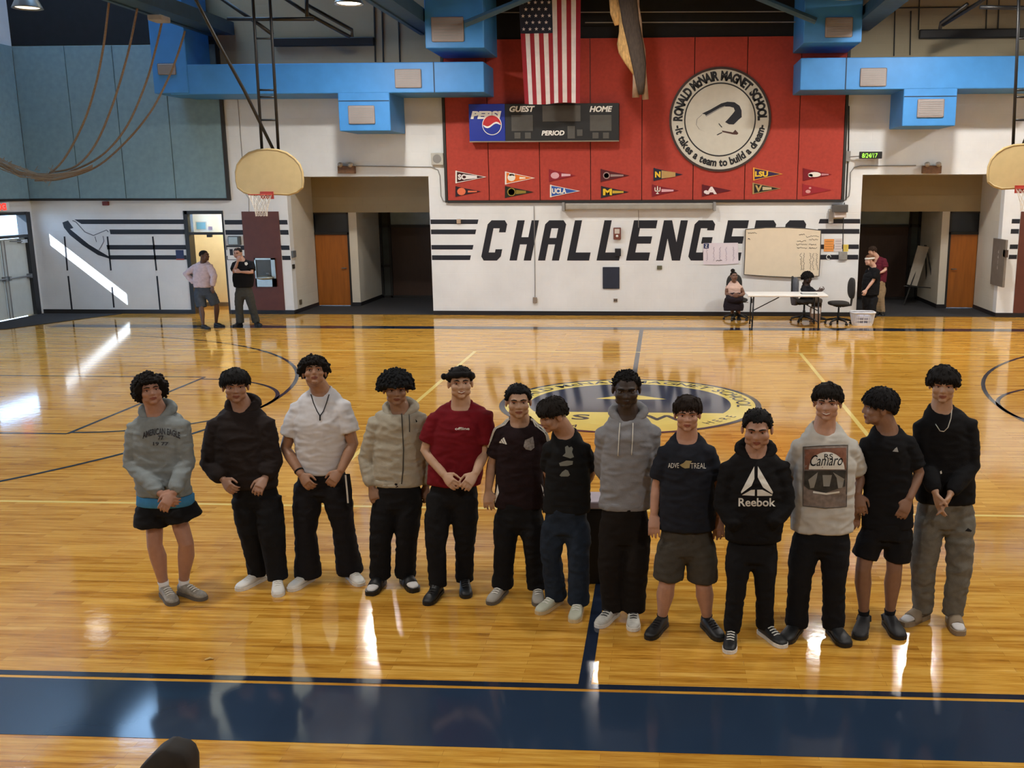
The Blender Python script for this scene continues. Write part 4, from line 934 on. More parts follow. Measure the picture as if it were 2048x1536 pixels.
def truss(paths, label):
    e = empty('backstop_frame', on_plane(paths[0][0][0], paths[0][0][1], paths[0][0][2])); tag(e, label, 'frame')
    for q in paths: MB().tube([on_plane(a, b, Y) for a, b, Y in q], q[0][3] if len(q[0]) > 3 else 0.04, 8).build('frame_bar', M_black, e, True) if False else MB().tube([on_plane(a[0], a[1], a[2]) for a in q], 0.04, 8).build('frame_bar', M_black, e, True)
    return e
truss([((455, 38, 21.3), (628, 38, 21.3)), ((560, -10, 22), (620, 30, 22.2), (700, 74, 22.6)), ((615, 10, 22), (704, 60, 22.6), (704, 74, 22.6)), ((440, -5, 21.5), (520, 50, 21.6), (546, 70, 21.7)), ((613, -20, 21.6), (614, 38, 21.6))], 'black steel backstop frame above the left backboard')
truss([((1885, 50, 22.6), (1960, 4, 22), (1990, -20, 21.6)), ((1880, 58, 22.6), (1882, 46, 22.6), (1935, 8, 22)), ((1960, 14, 21.5), (2060, 16, 21.5))], 'black steel backstop frame above the right backboard')

# ropes and gathered net ------------------------------------------------------------
M_rope = mat('rope', '#7d6a58', 0.9, var=0.2, scale=30)
def rope(path, label, r=0.022):
    pts = [on_plane(a, b, Y) for a, b, Y in path]; P = []
    for i in range(len(pts)-1):
        p0, p1, p2, p3 = pts[max(i-1, 0)], pts[i], pts[i+1], pts[min(i+2, len(pts)-1)]
        for k in range(6):
            t = k/6; P.append(0.5*((2*p1)+(p2-p0)*t+(2*p0-5*p1+4*p2-p3)*t*t+(3*p1-p0-3*p2+p3)*t**3))
    P.append(pts[-1])
    o = MB().tube(P, r, 7).build('hanging_rope', M_rope, None, True); tag(o, label, 'rope'); return o
rope([(220, -10, 20), (216, 20, 20), (207, 92, 20.4), (190, 175, 20.8), (165, 250, 21.2), (125, 322, 21.6), (85, 358, 22)], 'tan rope swooping from the teal beam to the gathered net, the leftmost of four')
rope([(275, 14, 20.6), (272, 30, 20.6), (255, 110, 20.9), (225, 210, 21.2), (190, 290, 21.6), (150, 333, 21.9), (100, 345, 22.2)], 'tan rope swooping from the teal beam to the gathered net, second of four')
rope([(325, 38, 21.2), (312, 95, 21.4), (292, 165, 21.6), (255, 250, 21.8), (210, 305, 22), (160, 335, 22.2), (100, 355, 22.4)], 'tan rope swooping from the teal beam to the gathered net, third of four')
rope([(370, 62, 21.8), (355, 110, 21.9), (335, 160, 22), (300, 225, 22.1), (250, 285, 22.3), (190, 335, 22.4), (120, 358, 22.5), (70, 361, 22.6)], 'tan rope swooping from the teal beam to the gathered net, nearest the blue duct')
e = empty('gathered_net', on_plane(30, 360, 22)); tag(e, 'slack gathered divider net bundled in front of the corner panels', 'net')
random.seed(5); nb = MB()
for k in range(34):
    a = random.uniform(0, 22); b = random.uniform(-9, 9)
    path = [(-40, 292+a+random.uniform(-12, 16)), (5, 318+a*0.9+random.uniform(-4, 6)), (40, 336+a*0.8+b*0.4), (75, 347+a*0.55), (110, 349+a*0.4+b*0.2), (150, 342+a*0.35+b*0.1), (185, 334+random.uniform(-4, 3))]
    yy = 21.9+random.uniform(-0.25, 0.25)
    nb.tube([on_plane(x, y+random.uniform(-2, 2), yy+random.uniform(-0.05, 0.05)) for x, y in path[:random.choice((5, 6, 7, 7))]], 0.007, 4, caps=False)
for k in range(70):
    x = random.uniform(-35, 110); y = 300+40*min(1, max(0, (x+40)/110))+random.uniform(0, 22)
    yy = 21.9+random.uniform(-0.25, 0.25)
    nb.tube([on_plane(x, y, yy), on_plane(x+random.uniform(-9, 9), y+random.uniform(-12, 12), yy)], 0.006, 4, caps=False)
nb.build('net_cords', mat('net_tan', '#8a765f', 0.9), e, kind='stuff')
b = wrect(299, 30, 327, 42, 20.5); o = MB().bbox(b[0], b[1], 20.4, 20.8, b[2], b[3], 0.02).build('beam_fixture', mat('fixture_pale', '#9a948c', 0.6)); tag(o, 'pale boxy fixture under the teal beam between the ropes', 'fixture')

# brown wall panels with a steel water fountain ------------------------------------------
def maroon(x0, x1, lab):
    a = at_wall(x0, 520).x; b_ = at_wall(x1, 520).x; z = at_wall((x0+x1)/2, 423).z
    o = MB().bbox(a, b_, WY-0.02, WY-0.001, 0.0, z, 0.005, 1).build('painted_panel', M_maroon, wall_far); o['label'] = lab; return o
maroon(490.5, 564, 'tall maroon wall panel holding the steel water fountain')
maroon(2034, 2110, 'tall maroon wall panel beside the recess with the easel')
b = wrect(512, 516, 553, 573); e = empty('water_fountain', ((b[0]+b[1])/2, WY-0.1, b[2])); tag(e, 'stainless steel water fountain set into the left maroon panel', 'water fountain')
M_ss = mat('stainless', '#a7aaa2', 0.28, 0.75, var=0.12)
MB().box(b[0], b[1], WY-0.03, WY-0.021, b[2], b[3]).build('back_plate', mat('fount_dark', '#4a4740', 0.35, 0.5), e)
f = MB()
for q in ((b[0], b[0]+0.03, b[2], b[3]), (b[1]-0.1, b[1], b[2], b[3]), (b[0], b[1], b[3]-0.04, b[3]), (b[0], b[1], b[2], b[2]+0.2)): f.box(q[0], q[1], WY-0.06, WY-0.022, q[2], q[3])
f.build('surround', M_ss, e)
MB().ell(((b[0]+b[1])/2, WY-0.12, b[2]+0.22), (0.2, 0.12, 0.05), 16, 8).build('basin', M_ss, e, True)
MB().tube([((b[0]+b[1])/2+0.1, WY-0.06, b[2]+0.22), ((b[0]+b[1])/2+0.1, WY-0.1, b[2]+0.33), ((b[0]+b[1])/2+0.05, WY-0.13, b[2]+0.33)], 0.01, 6).build('spout', M_steel, e, True)
# fittings on the recess cheeks
def cheek(name, px0, px1, X, m, lab, cat, parts=None, d=0.04, s=1):
    A = on_side(px0[0], px0[1], X); B_ = on_side(px1[0], px1[1], X)
    y0, y1 = sorted((A.y, B_.y)); z0, z1 = sorted((A.z, B_.z))
    o = MB().bbox(min(X, X+s*d), max(X, X+s*d), y0, y1, z0, z1, 0.005).build(name, m); tag(o, lab, cat)
    if parts: parts(o, y0, y1, z0, z1)
    return o
cheek('thermostat', (582, 502), (589, 514), r0+0.001, mat('stat_grey', '#5d6266', 0.5), 'small grey thermostat on the white cheek of the left recess', 'thermostat', None, 0.05)
cheek('key_switch', (584, 529), (588, 537), r0+0.001, M_frame, 'tiny dark key switch below the grey thermostat', 'switch', None, 0.03)
cheek('power_outlet', (598, 600), (603, 608), r0+0.001, mat('outlet_dark', '#5e5444', 0.5), 'small outlet low on the white cheek of the left recess', 'outlet', None, 0.02)
def letters(o, y0, y1, z0, z1):
    for k, ch in enumerate('4416'):
        v, fq = text_polys(ch, 0.13); zz = z0+(z1-z0)*(0.72-0.11*k)
        MB().add([(q1-0.052, (y0+y1)/2-x*0.8, zz+y) for x, y in v], fq).build('figure', M_paint_white, o)
cheek('electric_panel', (1991, 476), (2009, 575), q1-0.001, mat('panel_grey', '#7d756d', 0.45, 0.2), 'tall grey electric panel on the cheek of the right recess', 'electric panel', letters, 0.05, -1)
cheek('switch_box', (2011, 499), (2016, 515), q1-0.001, mat('sw_brown', '#4c3a30', 0.5), 'small brown switch box beside the tall grey electric panel', 'switch', None, 0.05, -1)

# whiteboard, posters ------------------------------------------------------------------
pts = [(1491, 459), (1530, 455.5), (1570, 455), (1610, 457), (1642, 461), (1641, 500), (1638, 552), (1590, 555), (1540, 553), (1488, 549), (1490, 500)]
e = empty('whiteboard', at_wall(1565, 555)); tag(e, 'large cream whiteboard with faint writing covering the end of the wall lettering', 'whiteboard')
MB().prism(wpoly(pts, WY-0.06), WY-0.06, WY-0.008).build('board', mat('board_cream', '#e2d3ba', 0.35, var=0.03), e)
q = wpoly(pts+pts[:1], WY-0.06); MB().tube([(a_, WY-0.055, c_) for a_, c_ in q], 0.012, 6).build('board_rim', mat('rim_dark', '#4a453f', 0.6), e)
random.seed(11)
M_mark = mat('marker', '#3c3a3c', 0.6)
def scribble(x0, x1, y, n, Y, parent, amp=1.6, r=0.004, vert=False, m=None):
    pt = []
    for k in range(n+1):
        t = x0+(x1-x0)*k/n; a_ = random.uniform(-amp, amp); pt.append(on_plane(t, y+a_, Y) if not vert else on_plane(y+a_, t, Y))
    MB().tube(pt, r, 4).build('writing', m or M_mark, parent)
for y, x0, x1 in ((469, 1598, 1610), (473, 1612, 1638), (482, 1594, 1612), (479, 1618, 1636), (489, 1592, 1614), (489, 1618, 1632), (496, 1594, 1614), (496, 1618, 1634), (466, 1496, 1514), (478, 1496, 1500)):
    scribble(x0, x1, y, 14, WY-0.064, e)
for x in (1602, 1607, 1621, 1626, 1634): scribble(506, 540, x, 22, WY-0.064, e, 2.2, 0.003, True)
e = empty('paper_poster', at_wall(1442, 530)); tag(e, 'white hand-written sheet with a blue corner logo taped over the letter G', 'poster')
pts = [(1406.5, 486.5), (1476, 485.5), (1477, 527), (1440, 529.5), (1406.5, 529)]
MB().prism(wpoly(pts, WY-0.02), WY-0.02, WY-0.012).build('sheet', mat('sheet_lilac', '#dcd2da', 0.7, var=0.03), e)
MB().prism(wpoly([(1407.5, 487), (1418, 487), (1417.5, 497), (1407.5, 497)], WY-0.02), WY-0.024, WY-0.02).build('corner_logo', mat('logo_navy', '#22305c', 0.6), e)
px_text('Z', 1410, 489, 1415, 495, WY-0.02, M_paint_white, 'logo_letter', e, 0.0, 0.02)
M_pen = mat('pen_lilac', '#8e7f96', 0.7)
for x in (1414, 1427, 1440, 1452, 1467): scribble(494, 522, x, 20, WY-0.023, e, 2.0, 0.003, True, M_pen)
scribble(1432, 1444, 521, 12, WY-0.023, e, 1.0, 0.006)
for q, col, lab in (((1648, 478, 1667.5, 503), '#e0954a', 'orange paper sheet on the painted stripes beside the whiteboard'), ((1668.5, 477, 1684, 503), '#cfc6c4', 'pale grey paper sheet between the orange and yellow sheets'), ((1686, 489, 1696.5, 503), '#dfc455', 'small yellow paper sheet on the painted stripes near the recess')):
    b = wrect(*q); o = MB().box(b[0], b[1], WY-0.012, WY-0.006, b[2], b[3]).build('paper_sheet', mat('paper_'+col[1:], col, 0.7)); tag(o, lab, 'paper')
    for k in range(4):
        zz = b[2]+(b[3]-b[2])*(0.2+0.2*k); MB().box(b[0]+0.02, b[1]-0.02, WY-0.0135, WY-0.012, zz-0.006, zz+0.006).build('printed_line', mat('line_'+col[1:], '#%02x%02x%02x' % tuple(int(int(col[i:i+2], 16)*0.72) for i in (1, 3, 5)), 0.7), o)
o = MB().tube([(at_wall(1657, 514).x+0.05*math.cos(t), WY-0.02, at_wall(1657, 514).z+0.05*math.sin(t)) for t in np.linspace(0, 5.2, 14)], 0.008, 6).build('wire_hook', M_paint_white); tag(o, 'little white wire hook on the lowest stripe under the orange sheet', 'hook')

# folding table ---------------------------------------------------------------------------
TY0, TY1 = 22.06, 22.8
tx0, tx1 = on_plane(1495, 590, TY0).x, on_plane(1657, 590, TY0).x; tz = on_plane(1575, 590, TY0).z
e = empty('folding_table', ((tx0+tx1)/2, (TY0+TY1)/2, 0)); tag(e, 'white folding table with thin dark legs under the whiteboard', 'table')
MB().bbox(tx0, tx1, TY0, TY1, tz-0.045, tz, 0.018, 3).build('tabletop', mat('table_white', '#f0eeea', 0.45, var=0.02), e)
for X, s in ((tx0+0.14, 1), (tx1-0.2, -1)):
    for y in (TY0+0.06, TY1-0.06):
        MB().tube([(X, y, tz-0.05), (X-s*0.02, y, 0.005)], 0.016, 8).build('leg', M_black, e, True)
    MB().tube([(X-s*0.015, TY0+0.06, 0.12), (X-s*0.015, TY1-0.06, 0.12)], 0.012, 8).build('crossbar', M_black, e, True)
    MB().tube([(X, (TY0+TY1)/2-0.25, tz-0.35), (X+s*0.55, (TY0+TY1)/2-0.25, tz-0.06)], 0.011, 8).build('brace', M_black, e, True)
b = (on_plane(1603, 582, 22.4).x, on_plane(1631, 582, 22.4).x)
e = empty('notebook', ((b[0]+b[1])/2, 22.35, tz+0.001)); tag(e, 'open white notebook lying on the folding table', 'notebook')
MB().bbox(b[0]-0.02, b[1]+0.02, 22.22, 22.48, tz+0.001, tz+0.008, 0.002).build('cover', M_black, e); MB().bbox(b[0], b[1], 22.23, 22.47, tz+0.008, tz+0.03, 0.004).build('pages', M_paint_white, e)

# office chairs -----------------------------------------------------------------------------
M_chair = mat('chair_fabric', '#2a2826', 0.85, var=0.12, scale=30); M_plas = mat('chair_plastic', '#191919', 0.5)
def office_chair(loc, rot, label, back=True, S=1.0):
    e = empty('office_chair', (0, 0, 0)); tag(e, label, 'chair')
    for k in range(5):
        t = 2*math.pi*k/5+0.3; d = Vector((math.cos(t), math.sin(t), 0))
        a_ = MB().tube([d*0.03+Vector((0, 0, 0.115)), d*0.18+Vector((0, 0, 0.10)), d*0.29+Vector((0, 0, 0.07))], [0.03, 0.025, 0.018], 8).build('base_arm', M_plas, e, True)
        n_ = Vector((-d.y, d.x, 0))
        MB().tube([d*0.29+n_*-0.022+Vector((0, 0, 0.028)), d*0.29+n_*0.022+Vector((0, 0, 0.028))], 0.028, 12).build('caster', M_plas, a_)
    MB().lathe([(0.03, 0.09), (0.03, 0.25), (0.02, 0.26), (0.02, 0.4)], (0, 0, 0), 12).build('gas_lift', M_plas, e, True)
    MB().bbox(-0.1, 0.1, -0.1, 0.1, 0.39, 0.43, 0.01).tube([(0.1, -0.05, 0.41), (0.25, -0.05, 0.4)], 0.008, 6).build('mechanism', M_plas, e)
    sb = MB(); rings = []
    for z, k in ((0.425, 0.86), (0.44, 0.97), (0.465, 1.0), (0.49, 0.96), (0.505, 0.8), (0.51, 0.4)):
        rings.append([Vector((0.235*k*math.copysign(abs(math.cos(t))**0.75, math.cos(t)), -0.01+0.225*k*math.copysign(abs(math.sin(t))**0.75, math.sin(t)), z)) for t in np.linspace(0, 2*math.pi, 25)[:-1]])
    sb.loft(rings).build('seat', M_chair, e, True)
    if back:
        MB().tube([(0, 0.08, 0.4), (0, 0.28, 0.42), (0, 0.3, 0.62)], [(0.012, 0.03)]*3, 8).build('back_bar', M_plas, e)
        rings = []
        for y_, k in ((0.24, 0.5), (0.245, 0.85), (0.265, 1.0), (0.29, 0.97), (0.30, 0.7)):
            rings.append([Vector((0.19*k*math.copysign(abs(math.cos(t))**0.7, math.cos(t)), y_+0.05*((0.24*math.sin(t)*k)/0.24)**2*0.3-0.0, 0.79+0.235*k*math.copysign(abs(math.sin(t))**0.8, math.sin(t)))) for t in np.linspace(0, 2*math.pi, 25)[:-1]])
        MB().loft(rings).build('backrest', M_chair, e, True)
    e.location = loc; e.rotation_euler = (0, 0, rot); e.scale = (S, S, S)
    return e
c = on_floor(1676, 648); office_chair((c.x, c.y, 0), math.radians(-78), 'empty dark grey office chair standing beyond the table end')
office_chair((on_plane(1609, 600, 23.25).x, 23.25, 0), math.radians(78), 'dark office chair draped with a grey jacket behind the table')
c = on_floor(1470, 634); office_chair((c.x, 23.5, 0), math.radians(12), 'dark office chair under the seated woman in the pink top')
# jacket on the chair back, bag under the table
J = on_plane(1590, 574, 23.25)
mb = MB(); rings = []
for z, w, d in ((-0.4, 0.07, 0.17), (-0.2, 0.08, 0.2), (0.06, 0.085, 0.2), (0.16, 0.075, 0.17), (0.21, 0.04, 0.08)):
    rings.append([J+Vector((w*math.cos(t)*(1+0.08*math.sin(5*t+z*9)), d*math.sin(t), z)) for t in np.linspace(0, 2*math.pi, 29)[:-1]])
o = mb.loft(rings).build('jacket', mat('jacket_grey', '#55565c', 0.9, var=0.25, scale=14, bump=0.4, bscale=25), None, True); tag(o, 'grey jacket draped over the office chair behind the table', 'jacket')
bx = on_floor(1630, 644); e = empty('paper_bag', (bx.x, bx.y, 0)); tag(e, 'small brown and white paper bag on the floor under the table', 'bag')
mb = MB(); mb.loft([[Vector((bx.x+sx*w, bx.y+sy*0.07, z)) for sx, sy in ((-1, -1), (1, -1), (1, 1), (-1, 1))] for w, z in ((0.1, 0.0), (0.12, 0.26), (0.11, 0.34))]).build('bag_body', mat('bag_tan', '#8a6f5c', 0.8), e)
MB().bbox(bx.x-0.1, bx.x+0.1, bx.y-0.075, bx.y-0.071, 0.2, 0.33, 0.001).build('bag_label', M_paint_white, e)
# laundry basket
c = on_floor(1727, 652); c.y += 0.18
e = empty('laundry_basket', c); tag(e, 'white plastic laundry basket with slotted sides on the floor by the recess', 'basket')
M_bk = mat('basket_white', '#dcdce0', 0.45, var=0.03)
def bring(k, z): 
    w, d = 0.21+0.05*k, 0.15+0.04*k
    return [c+Vector((w*math.copysign(abs(math.cos(t))**0.45, math.cos(t)), d*math.copysign(abs(math.sin(t))**0.45, math.sin(t)), z)) for t in np.linspace(0, 2*math.pi, 41)[:-1]]
MB().loft([bring(0, 0.0), bring(0.15, 0.04)]).build('base', M_bk, e)
for z, k in ((0.04, 0.15), (0.11, 0.38), (0.18, 0.6), (0.25, 0.85)):
    MB().loft([bring(k, z), bring(k+0.06, z+0.022), [q*1 for q in bring(k+0.02, z+0.022)], bring(k-0.04, z), bring(k, z)], False).build('band', M_bk, e)
A_, B2 = bring(0.15, 0.04), bring(0.9, 0.26)
for k in range(0, 40, 1):
    MB().tube([A_[k], B2[k]], 0.008, 4).build('slat', M_bk, e)
MB().tube(bring(1.05, 0.285)+[bring(1.05, 0.285)[0]], 0.018, 8, caps=False).build('rim', M_bk, e, True)
o = MB(); o.loft([[c+Vector((0.17*math.cos(t)*s_, 0.12*math.sin(t)*s_, z+0.015*math.sin(3*t))) for t in np.linspace(0, 2*math.pi, 21)[:-1]] for s_, z in ((1.0, 0.05), (1.1, 0.2), (0.8, 0.255), (0.3, 0.27))])
o = o.build('folded_clothes', mat('cloth_lilac', '#b9b7c6', 0.9, var=0.25, scale=10), None, True); tag(o, 'pale folded clothes lying inside the white laundry basket', 'clothes')
# easel with a board in the right passage
e = empty('easel', on_plane(1845, 615, 27.0)); P0 = on_plane(1845, 560, 27.0); e.location.z = 0; WL[e.name] = Vector(e.location)
tag(e, 'dark easel holding a narrow leaning grey board in the right passage', 'easel')
def ez(px, py, Y): return on_plane(px, py, Y)
q = [ez(1836, 491, 26.75), ez(1858, 494, 26.8), ez(1834, 572, 26.7), ez(1814, 569, 26.65)]
MB().add(q+[p_+Vector((0.0, 0.03, 0)) for p_ in q], [(0, 1, 2, 3), (7, 6, 5, 4), (0, 4, 5, 1), (1, 5, 6, 2), (2, 6, 7, 3), (3, 7, 4, 0)]).build('board', mat('easel_board', '#a29c90', 0.6), e)
for a_, b_ in (((1850, 490, 26.85), (1812, 598, 26.6)), ((1852, 490, 26.85), (1874, 612, 26.6)), ((1851, 492, 26.9), (1854, 600, 27.4))):
    p0 = ez(*a_); p1 = ez(*b_); t = p0.z/(p0.z-p1.z); p1 = p0+(p1-p0)*t; p1.z = 0.006
    MB().tube([p0, p1], 0.018, 6).build('leg', M_frame, e)
MB().tube([ez(1808, 572, 26.62), ez(1866, 576, 26.66)], 0.015, 6).build('tray', M_frame, e)
# dark upright box behind the boys
c = on_floor(1186, 1176)
e = empty('equipment_box', (c.x, c.y+0.2, 0)); tag(e, 'tall black box with pale lilac top seen between the boys in black and grey', 'box')
MB().bbox(c.x-0.11, c.x+0.11, c.y+0.08, c.y+0.34, 0.0, 0.60, 0.012).build('body', mat('box_black', '#141416', 0.6), e)
MB().bbox(c.x-0.115, c.x+0.115, c.y+0.075, c.y+0.345, 0.60, 0.66, 0.01).build('lid', mat('box_lilac', '#a79ba6', 0.5), e)
# dark padded chair back poking up in the foreground
YN = 3.1
pts = [(250, 1580), (278, 1536), (305, 1508), (325, 1496), (334, 1496), (345, 1500), (362, 1503), (373, 1512), (380, 1530), (381, 1580)]
q = wpoly(pts, YN)
e = empty('bleacher_seat', (sum(p_[0] for p_ in q)/len(q), YN, 0)); tag(e, 'black padded seat back poking up from below beside the floor band', 'seat')
zmin = min(p_[1] for p_ in q)
bm_ = MB(); n = len(q); cx_ = sum(p_[0] for p_ in q)/n; cz_ = sum(p_[1] for p_ in q)/n
bm_.loft([[Vector((cx_+(x-cx_)*k, YN+y, cz_+(z-cz_)*k)) for x, z in q] for k, y in ((0.86, -0.01), (0.97, 0.0), (1.0, 0.02), (1.0, 0.06), (0.96, 0.08), (0.85, 0.09))])
bm_.build('pad', mat('pad_black', '#1d1712', 0.8, var=0.3, scale=20), e, True)
MB().tube([(cx_, YN+0.04, 0.0), (cx_, YN+0.04, zmin+0.02)], 0.025, 8).lathe([(0.2, 0.0), (0.2, 0.02), (0.03, 0.04)], (cx_, YN+0.04, 0), 16).build('post', M_black, e)
# ================================================================== PEOPLE
def remesh(mb, voxel, smooth=4, ratio=1.0):
    me = bpy.data.meshes.new('tmp'); me.from_pydata([tuple(p) for p in mb.v], [], mb.f); me.update()
    bm = bmesh.new(); bm.from_mesh(me); bmesh.ops.recalc_face_normals(bm, faces=bm.faces[:]); bm.to_mesh(me); bm.free()
    o = bpy.data.objects.new('tmp', me); COL.objects.link(o)
    r = o.modifiers.new('r', 'REMESH'); r.mode = 'VOXEL'; r.voxel_size = voxel; r.use_smooth_shade = True
    if smooth: s = o.modifiers.new('s', 'SMOOTH'); s.factor = 0.5; s.iterations = smooth
    if ratio < 1: d = o.modifiers.new('d', 'DECIMATE'); d.ratio = ratio
    dg = bpy.context.evaluated_depsgraph_get(); dg.update()
    ev = bpy.data.meshes.new_from_object(o.evaluated_get(dg))
    bpy.data.objects.remove(o); bpy.data.meshes.remove(me)
    ev.materials.clear()
    return ev
def get_v(me):
    a = np.empty(len(me.vertices)*3); me.vertices.foreach_get('co', a); return a.reshape(-1, 3)
def set_v(me, V): me.vertices.foreach_set('co', np.ascontiguousarray(V).ravel()); me.update()
def get_n(me):
    a = np.empty(len(me.vertices)*3); me.vertices.foreach_get('normal', a); return a.reshape(-1, 3)
def finish(me, name, m, parent, origin, mi=None):
    V = get_v(me)-np.array(origin); set_v(me, V)
    return link(name, me, m, parent, origin, True, mi)
def wrinkle(me, amp, freq, seed, squash=(1, 1, 2.2)):
    V = get_v(me); Nn = get_n(me); off = Vector((seed*3.1, seed*1.7, seed*0.9))
    sq = Vector(squash)
    for i in range(len(V)):
        p = Vector((V[i][0]*sq[0], V[i][1]*sq[1], V[i][2]*sq[2]))*freq+off
        n1 = noise.noise(p+Vector((noise.noise(p*0.7)*0.8, 0, 0))); n2 = noise.noise(p*2.3)
        V[i] += Nn[i]*amp*((1-abs(n1)*2.2)*0.8+n2*0.4)
    set_v(me, V)
SKIN = {}
def skin_mats(key, col):
    if key not in SKIN:
        rgb = [int(col[i:i+2], 16) for i in (1, 3, 5)]; lum = 0.3*rgb[0]+0.59*rgb[1]+0.11*rgb[2]
        col = '#%02x%02x%02x' % tuple(min(255, int((c_*0.8+lum*0.2)*1.12+6)) for c_ in rgb)
        c = [int(col[i:i+2], 16) for i in (1, 3, 5)]
        lipc = '#%02x%02x%02x' % (int(c[0]*0.80), int(c[1]*0.60), int(c[2]*0.62))
        SKIN[key] = [mat('skin_'+key, col, 0.5, var=0.07, scale=25, bump=0.05, bscale=300), mat('lip_'+key, lipc, 0.45, var=0.05)]
    return SKIN[key]
M_eye = mat('eye_white', '#cfc6bc', 0.25, var=0.03); M_iris = mat('iris_dark', '#1d130e', 0.15); M_tooth = mat('teeth', '#e6e0d2', 0.3, var=0.02)
def hand(mb, W, d, n, thumb, curl=0.5, s=1.0):
    d = Vector(d).normalized(); n = Vector(n); n = (n-d*n.dot(d)).normalized(); sd = d.cross(n)
    if sd.dot(Vector(thumb)) < 0: sd = -sd
    W = Vector(W); kn = W+d*0.085*s
    mb.tube([W-d*0.01*s, W+d*0.02*s, W+d*0.055*s, kn+d*0.004*s], [(0.02*s, 0.026*s), (0.019*s, 0.033*s), (0.017*s, 0.042*s), (0.013*s, 0.041*s)], 12, up=n)
    for k, (off, L) in enumerate(((0.031, 0.92), (0.0105, 1.0), (-0.0105, 0.94), (-0.031, 0.76))):
        p = kn+sd*off*s-d*0.008*s; dd = (d+sd*off*2.2).normalized(); pts = [p-dd*0.008*s, p]; a = curl*0.5
        for q, l in enumerate((0.042, 0.028, 0.022)):
            v = (dd*math.cos(a)+n*math.sin(a)).normalized(); p = p+v*l*L*s; pts.append(p); a += curl*0.75
        mb.limb(pts, [0.0092*s, 0.0092*s, 0.0085*s, 0.0078*s, 0.0068*s], 8)
    p = W+d*0.022*s+sd*0.026*s
    q = p+(d*0.6+sd*0.62+n*0.25).normalized()*0.042*s; r = q+(d*0.85+sd*0.1+n*0.35).normalized()*0.03*s; t = r+(d*0.9-sd*0.05+n*0.4).normalized()*0.022*s
    mb.limb([p, q, r, t], [0.015*s, 0.0115*s, 0.0095*s, 0.008*s], 8)
def head_parts(mb, X, chub=1.0):
    # X maps head-local (x right, y back, z up; face towards -y) to the world
    R3 = X.to_3x3()
    def E(c, r): mb.ell(X @ Vector(c), [k*X.median_scale for k in r], 18, 12, R3.normalized())
    s = X.median_scale
    E((0, .012, .03), (.073, .093, .082)); E((0, -.018, -.026), (.062*chub, .070, .086)); E((0, -.026, -.058), (.052*chub, .056, .05)); E((0, -.068, -.089), (.023*chub, .02, .018))
    for k in (-1, 1):
        E((k*.038*chub, -.060, -.020), (.026*chub, .024, .026)); E((k*.0735*chub, .010, -.008), (.010, .020, .031)); E((k*.0115, -.087, -.025), (.0085, .009, .0075))
        E((k*.04*chub, -.04, -.06), (.022*chub, .03, .026))
    mb.limb([X @ Vector(p) for p in ((0, -.080, .022), (0, -.088, .0), (0, -.096, -.020))], [.008*s, .009*s, .0115*s], 10)
    mb.limb([X @ Vector(p) for p in ((-.046, -.066, .026), (-.022, -.081, .031), (0, -.082, .028), (.022, -.081, .031), (.046, -.066, .026))], [.010*s]*5, 8)
    mb.limb([X @ Vector(p) for p in ((-.021, -.081, -.0535), (-.008, -.0885, -.050), (.008, -.0885, -.050), (.021, -.081, -.0535))], [.005*s, .0065*s, .0065*s, .005*s], 8)
    mb.limb([X @ Vector(p) for p in ((-.018, -.080, -.060), (0, -.087, -.063), (.018, -.080, -.060))], [.005*s, .0075*s, .005*s], 8)
def head_sculpt(me, X, smile=0.0):
    V = get_v(me); Xi = np.array(X.inverted()); L = V @ Xi[:3, :3].T+Xi[:3, 3]
    D = np.zeros_like(L); near = (np.abs(L[:, 0]) < .1) & (np.abs(L[:, 2]) < .13) & (L[:, 1] < .0) & (L[:, 1] > -.13)
    for k in (-1, 1):
        q = ((L[:, 0]-k*.031)/.017)**2+((L[:, 2]-.010)/.0115)**2
        D[:, 1] += near*np.exp(-q)*.0105
    q = (L[:, 0]/.022)**2+((L[:, 2]+.0565-smile*.18*np.abs(L[:, 0])*2)/.0028)**2
    D[:, 1] += near*np.exp(-q)*.006
    L2 = L+D; Xm = np.array(X); set_v(me, L2 @ Xm[:3, :3].T+Xm[:3, 3])
    # lip faces
    n = len(me.polygons); c = np.empty(n*3); me.polygons.foreach_get('center', c); c = c.reshape(-1, 3) @ Xi[:3, :3].T+Xi[:3, 3]
    lip = (np.abs(c[:, 0]) < .0235) & (c[:, 1] < -.070) & (c[:, 2] > -.0695-0*c[:, 0]) & (c[:, 2] < -.0465+0*c[:, 0]) & (np.abs(c[:, 2]+.057) < .0125*(1-(np.abs(c[:, 0])/.027)**2))
    return lip.astype(int).tolist()
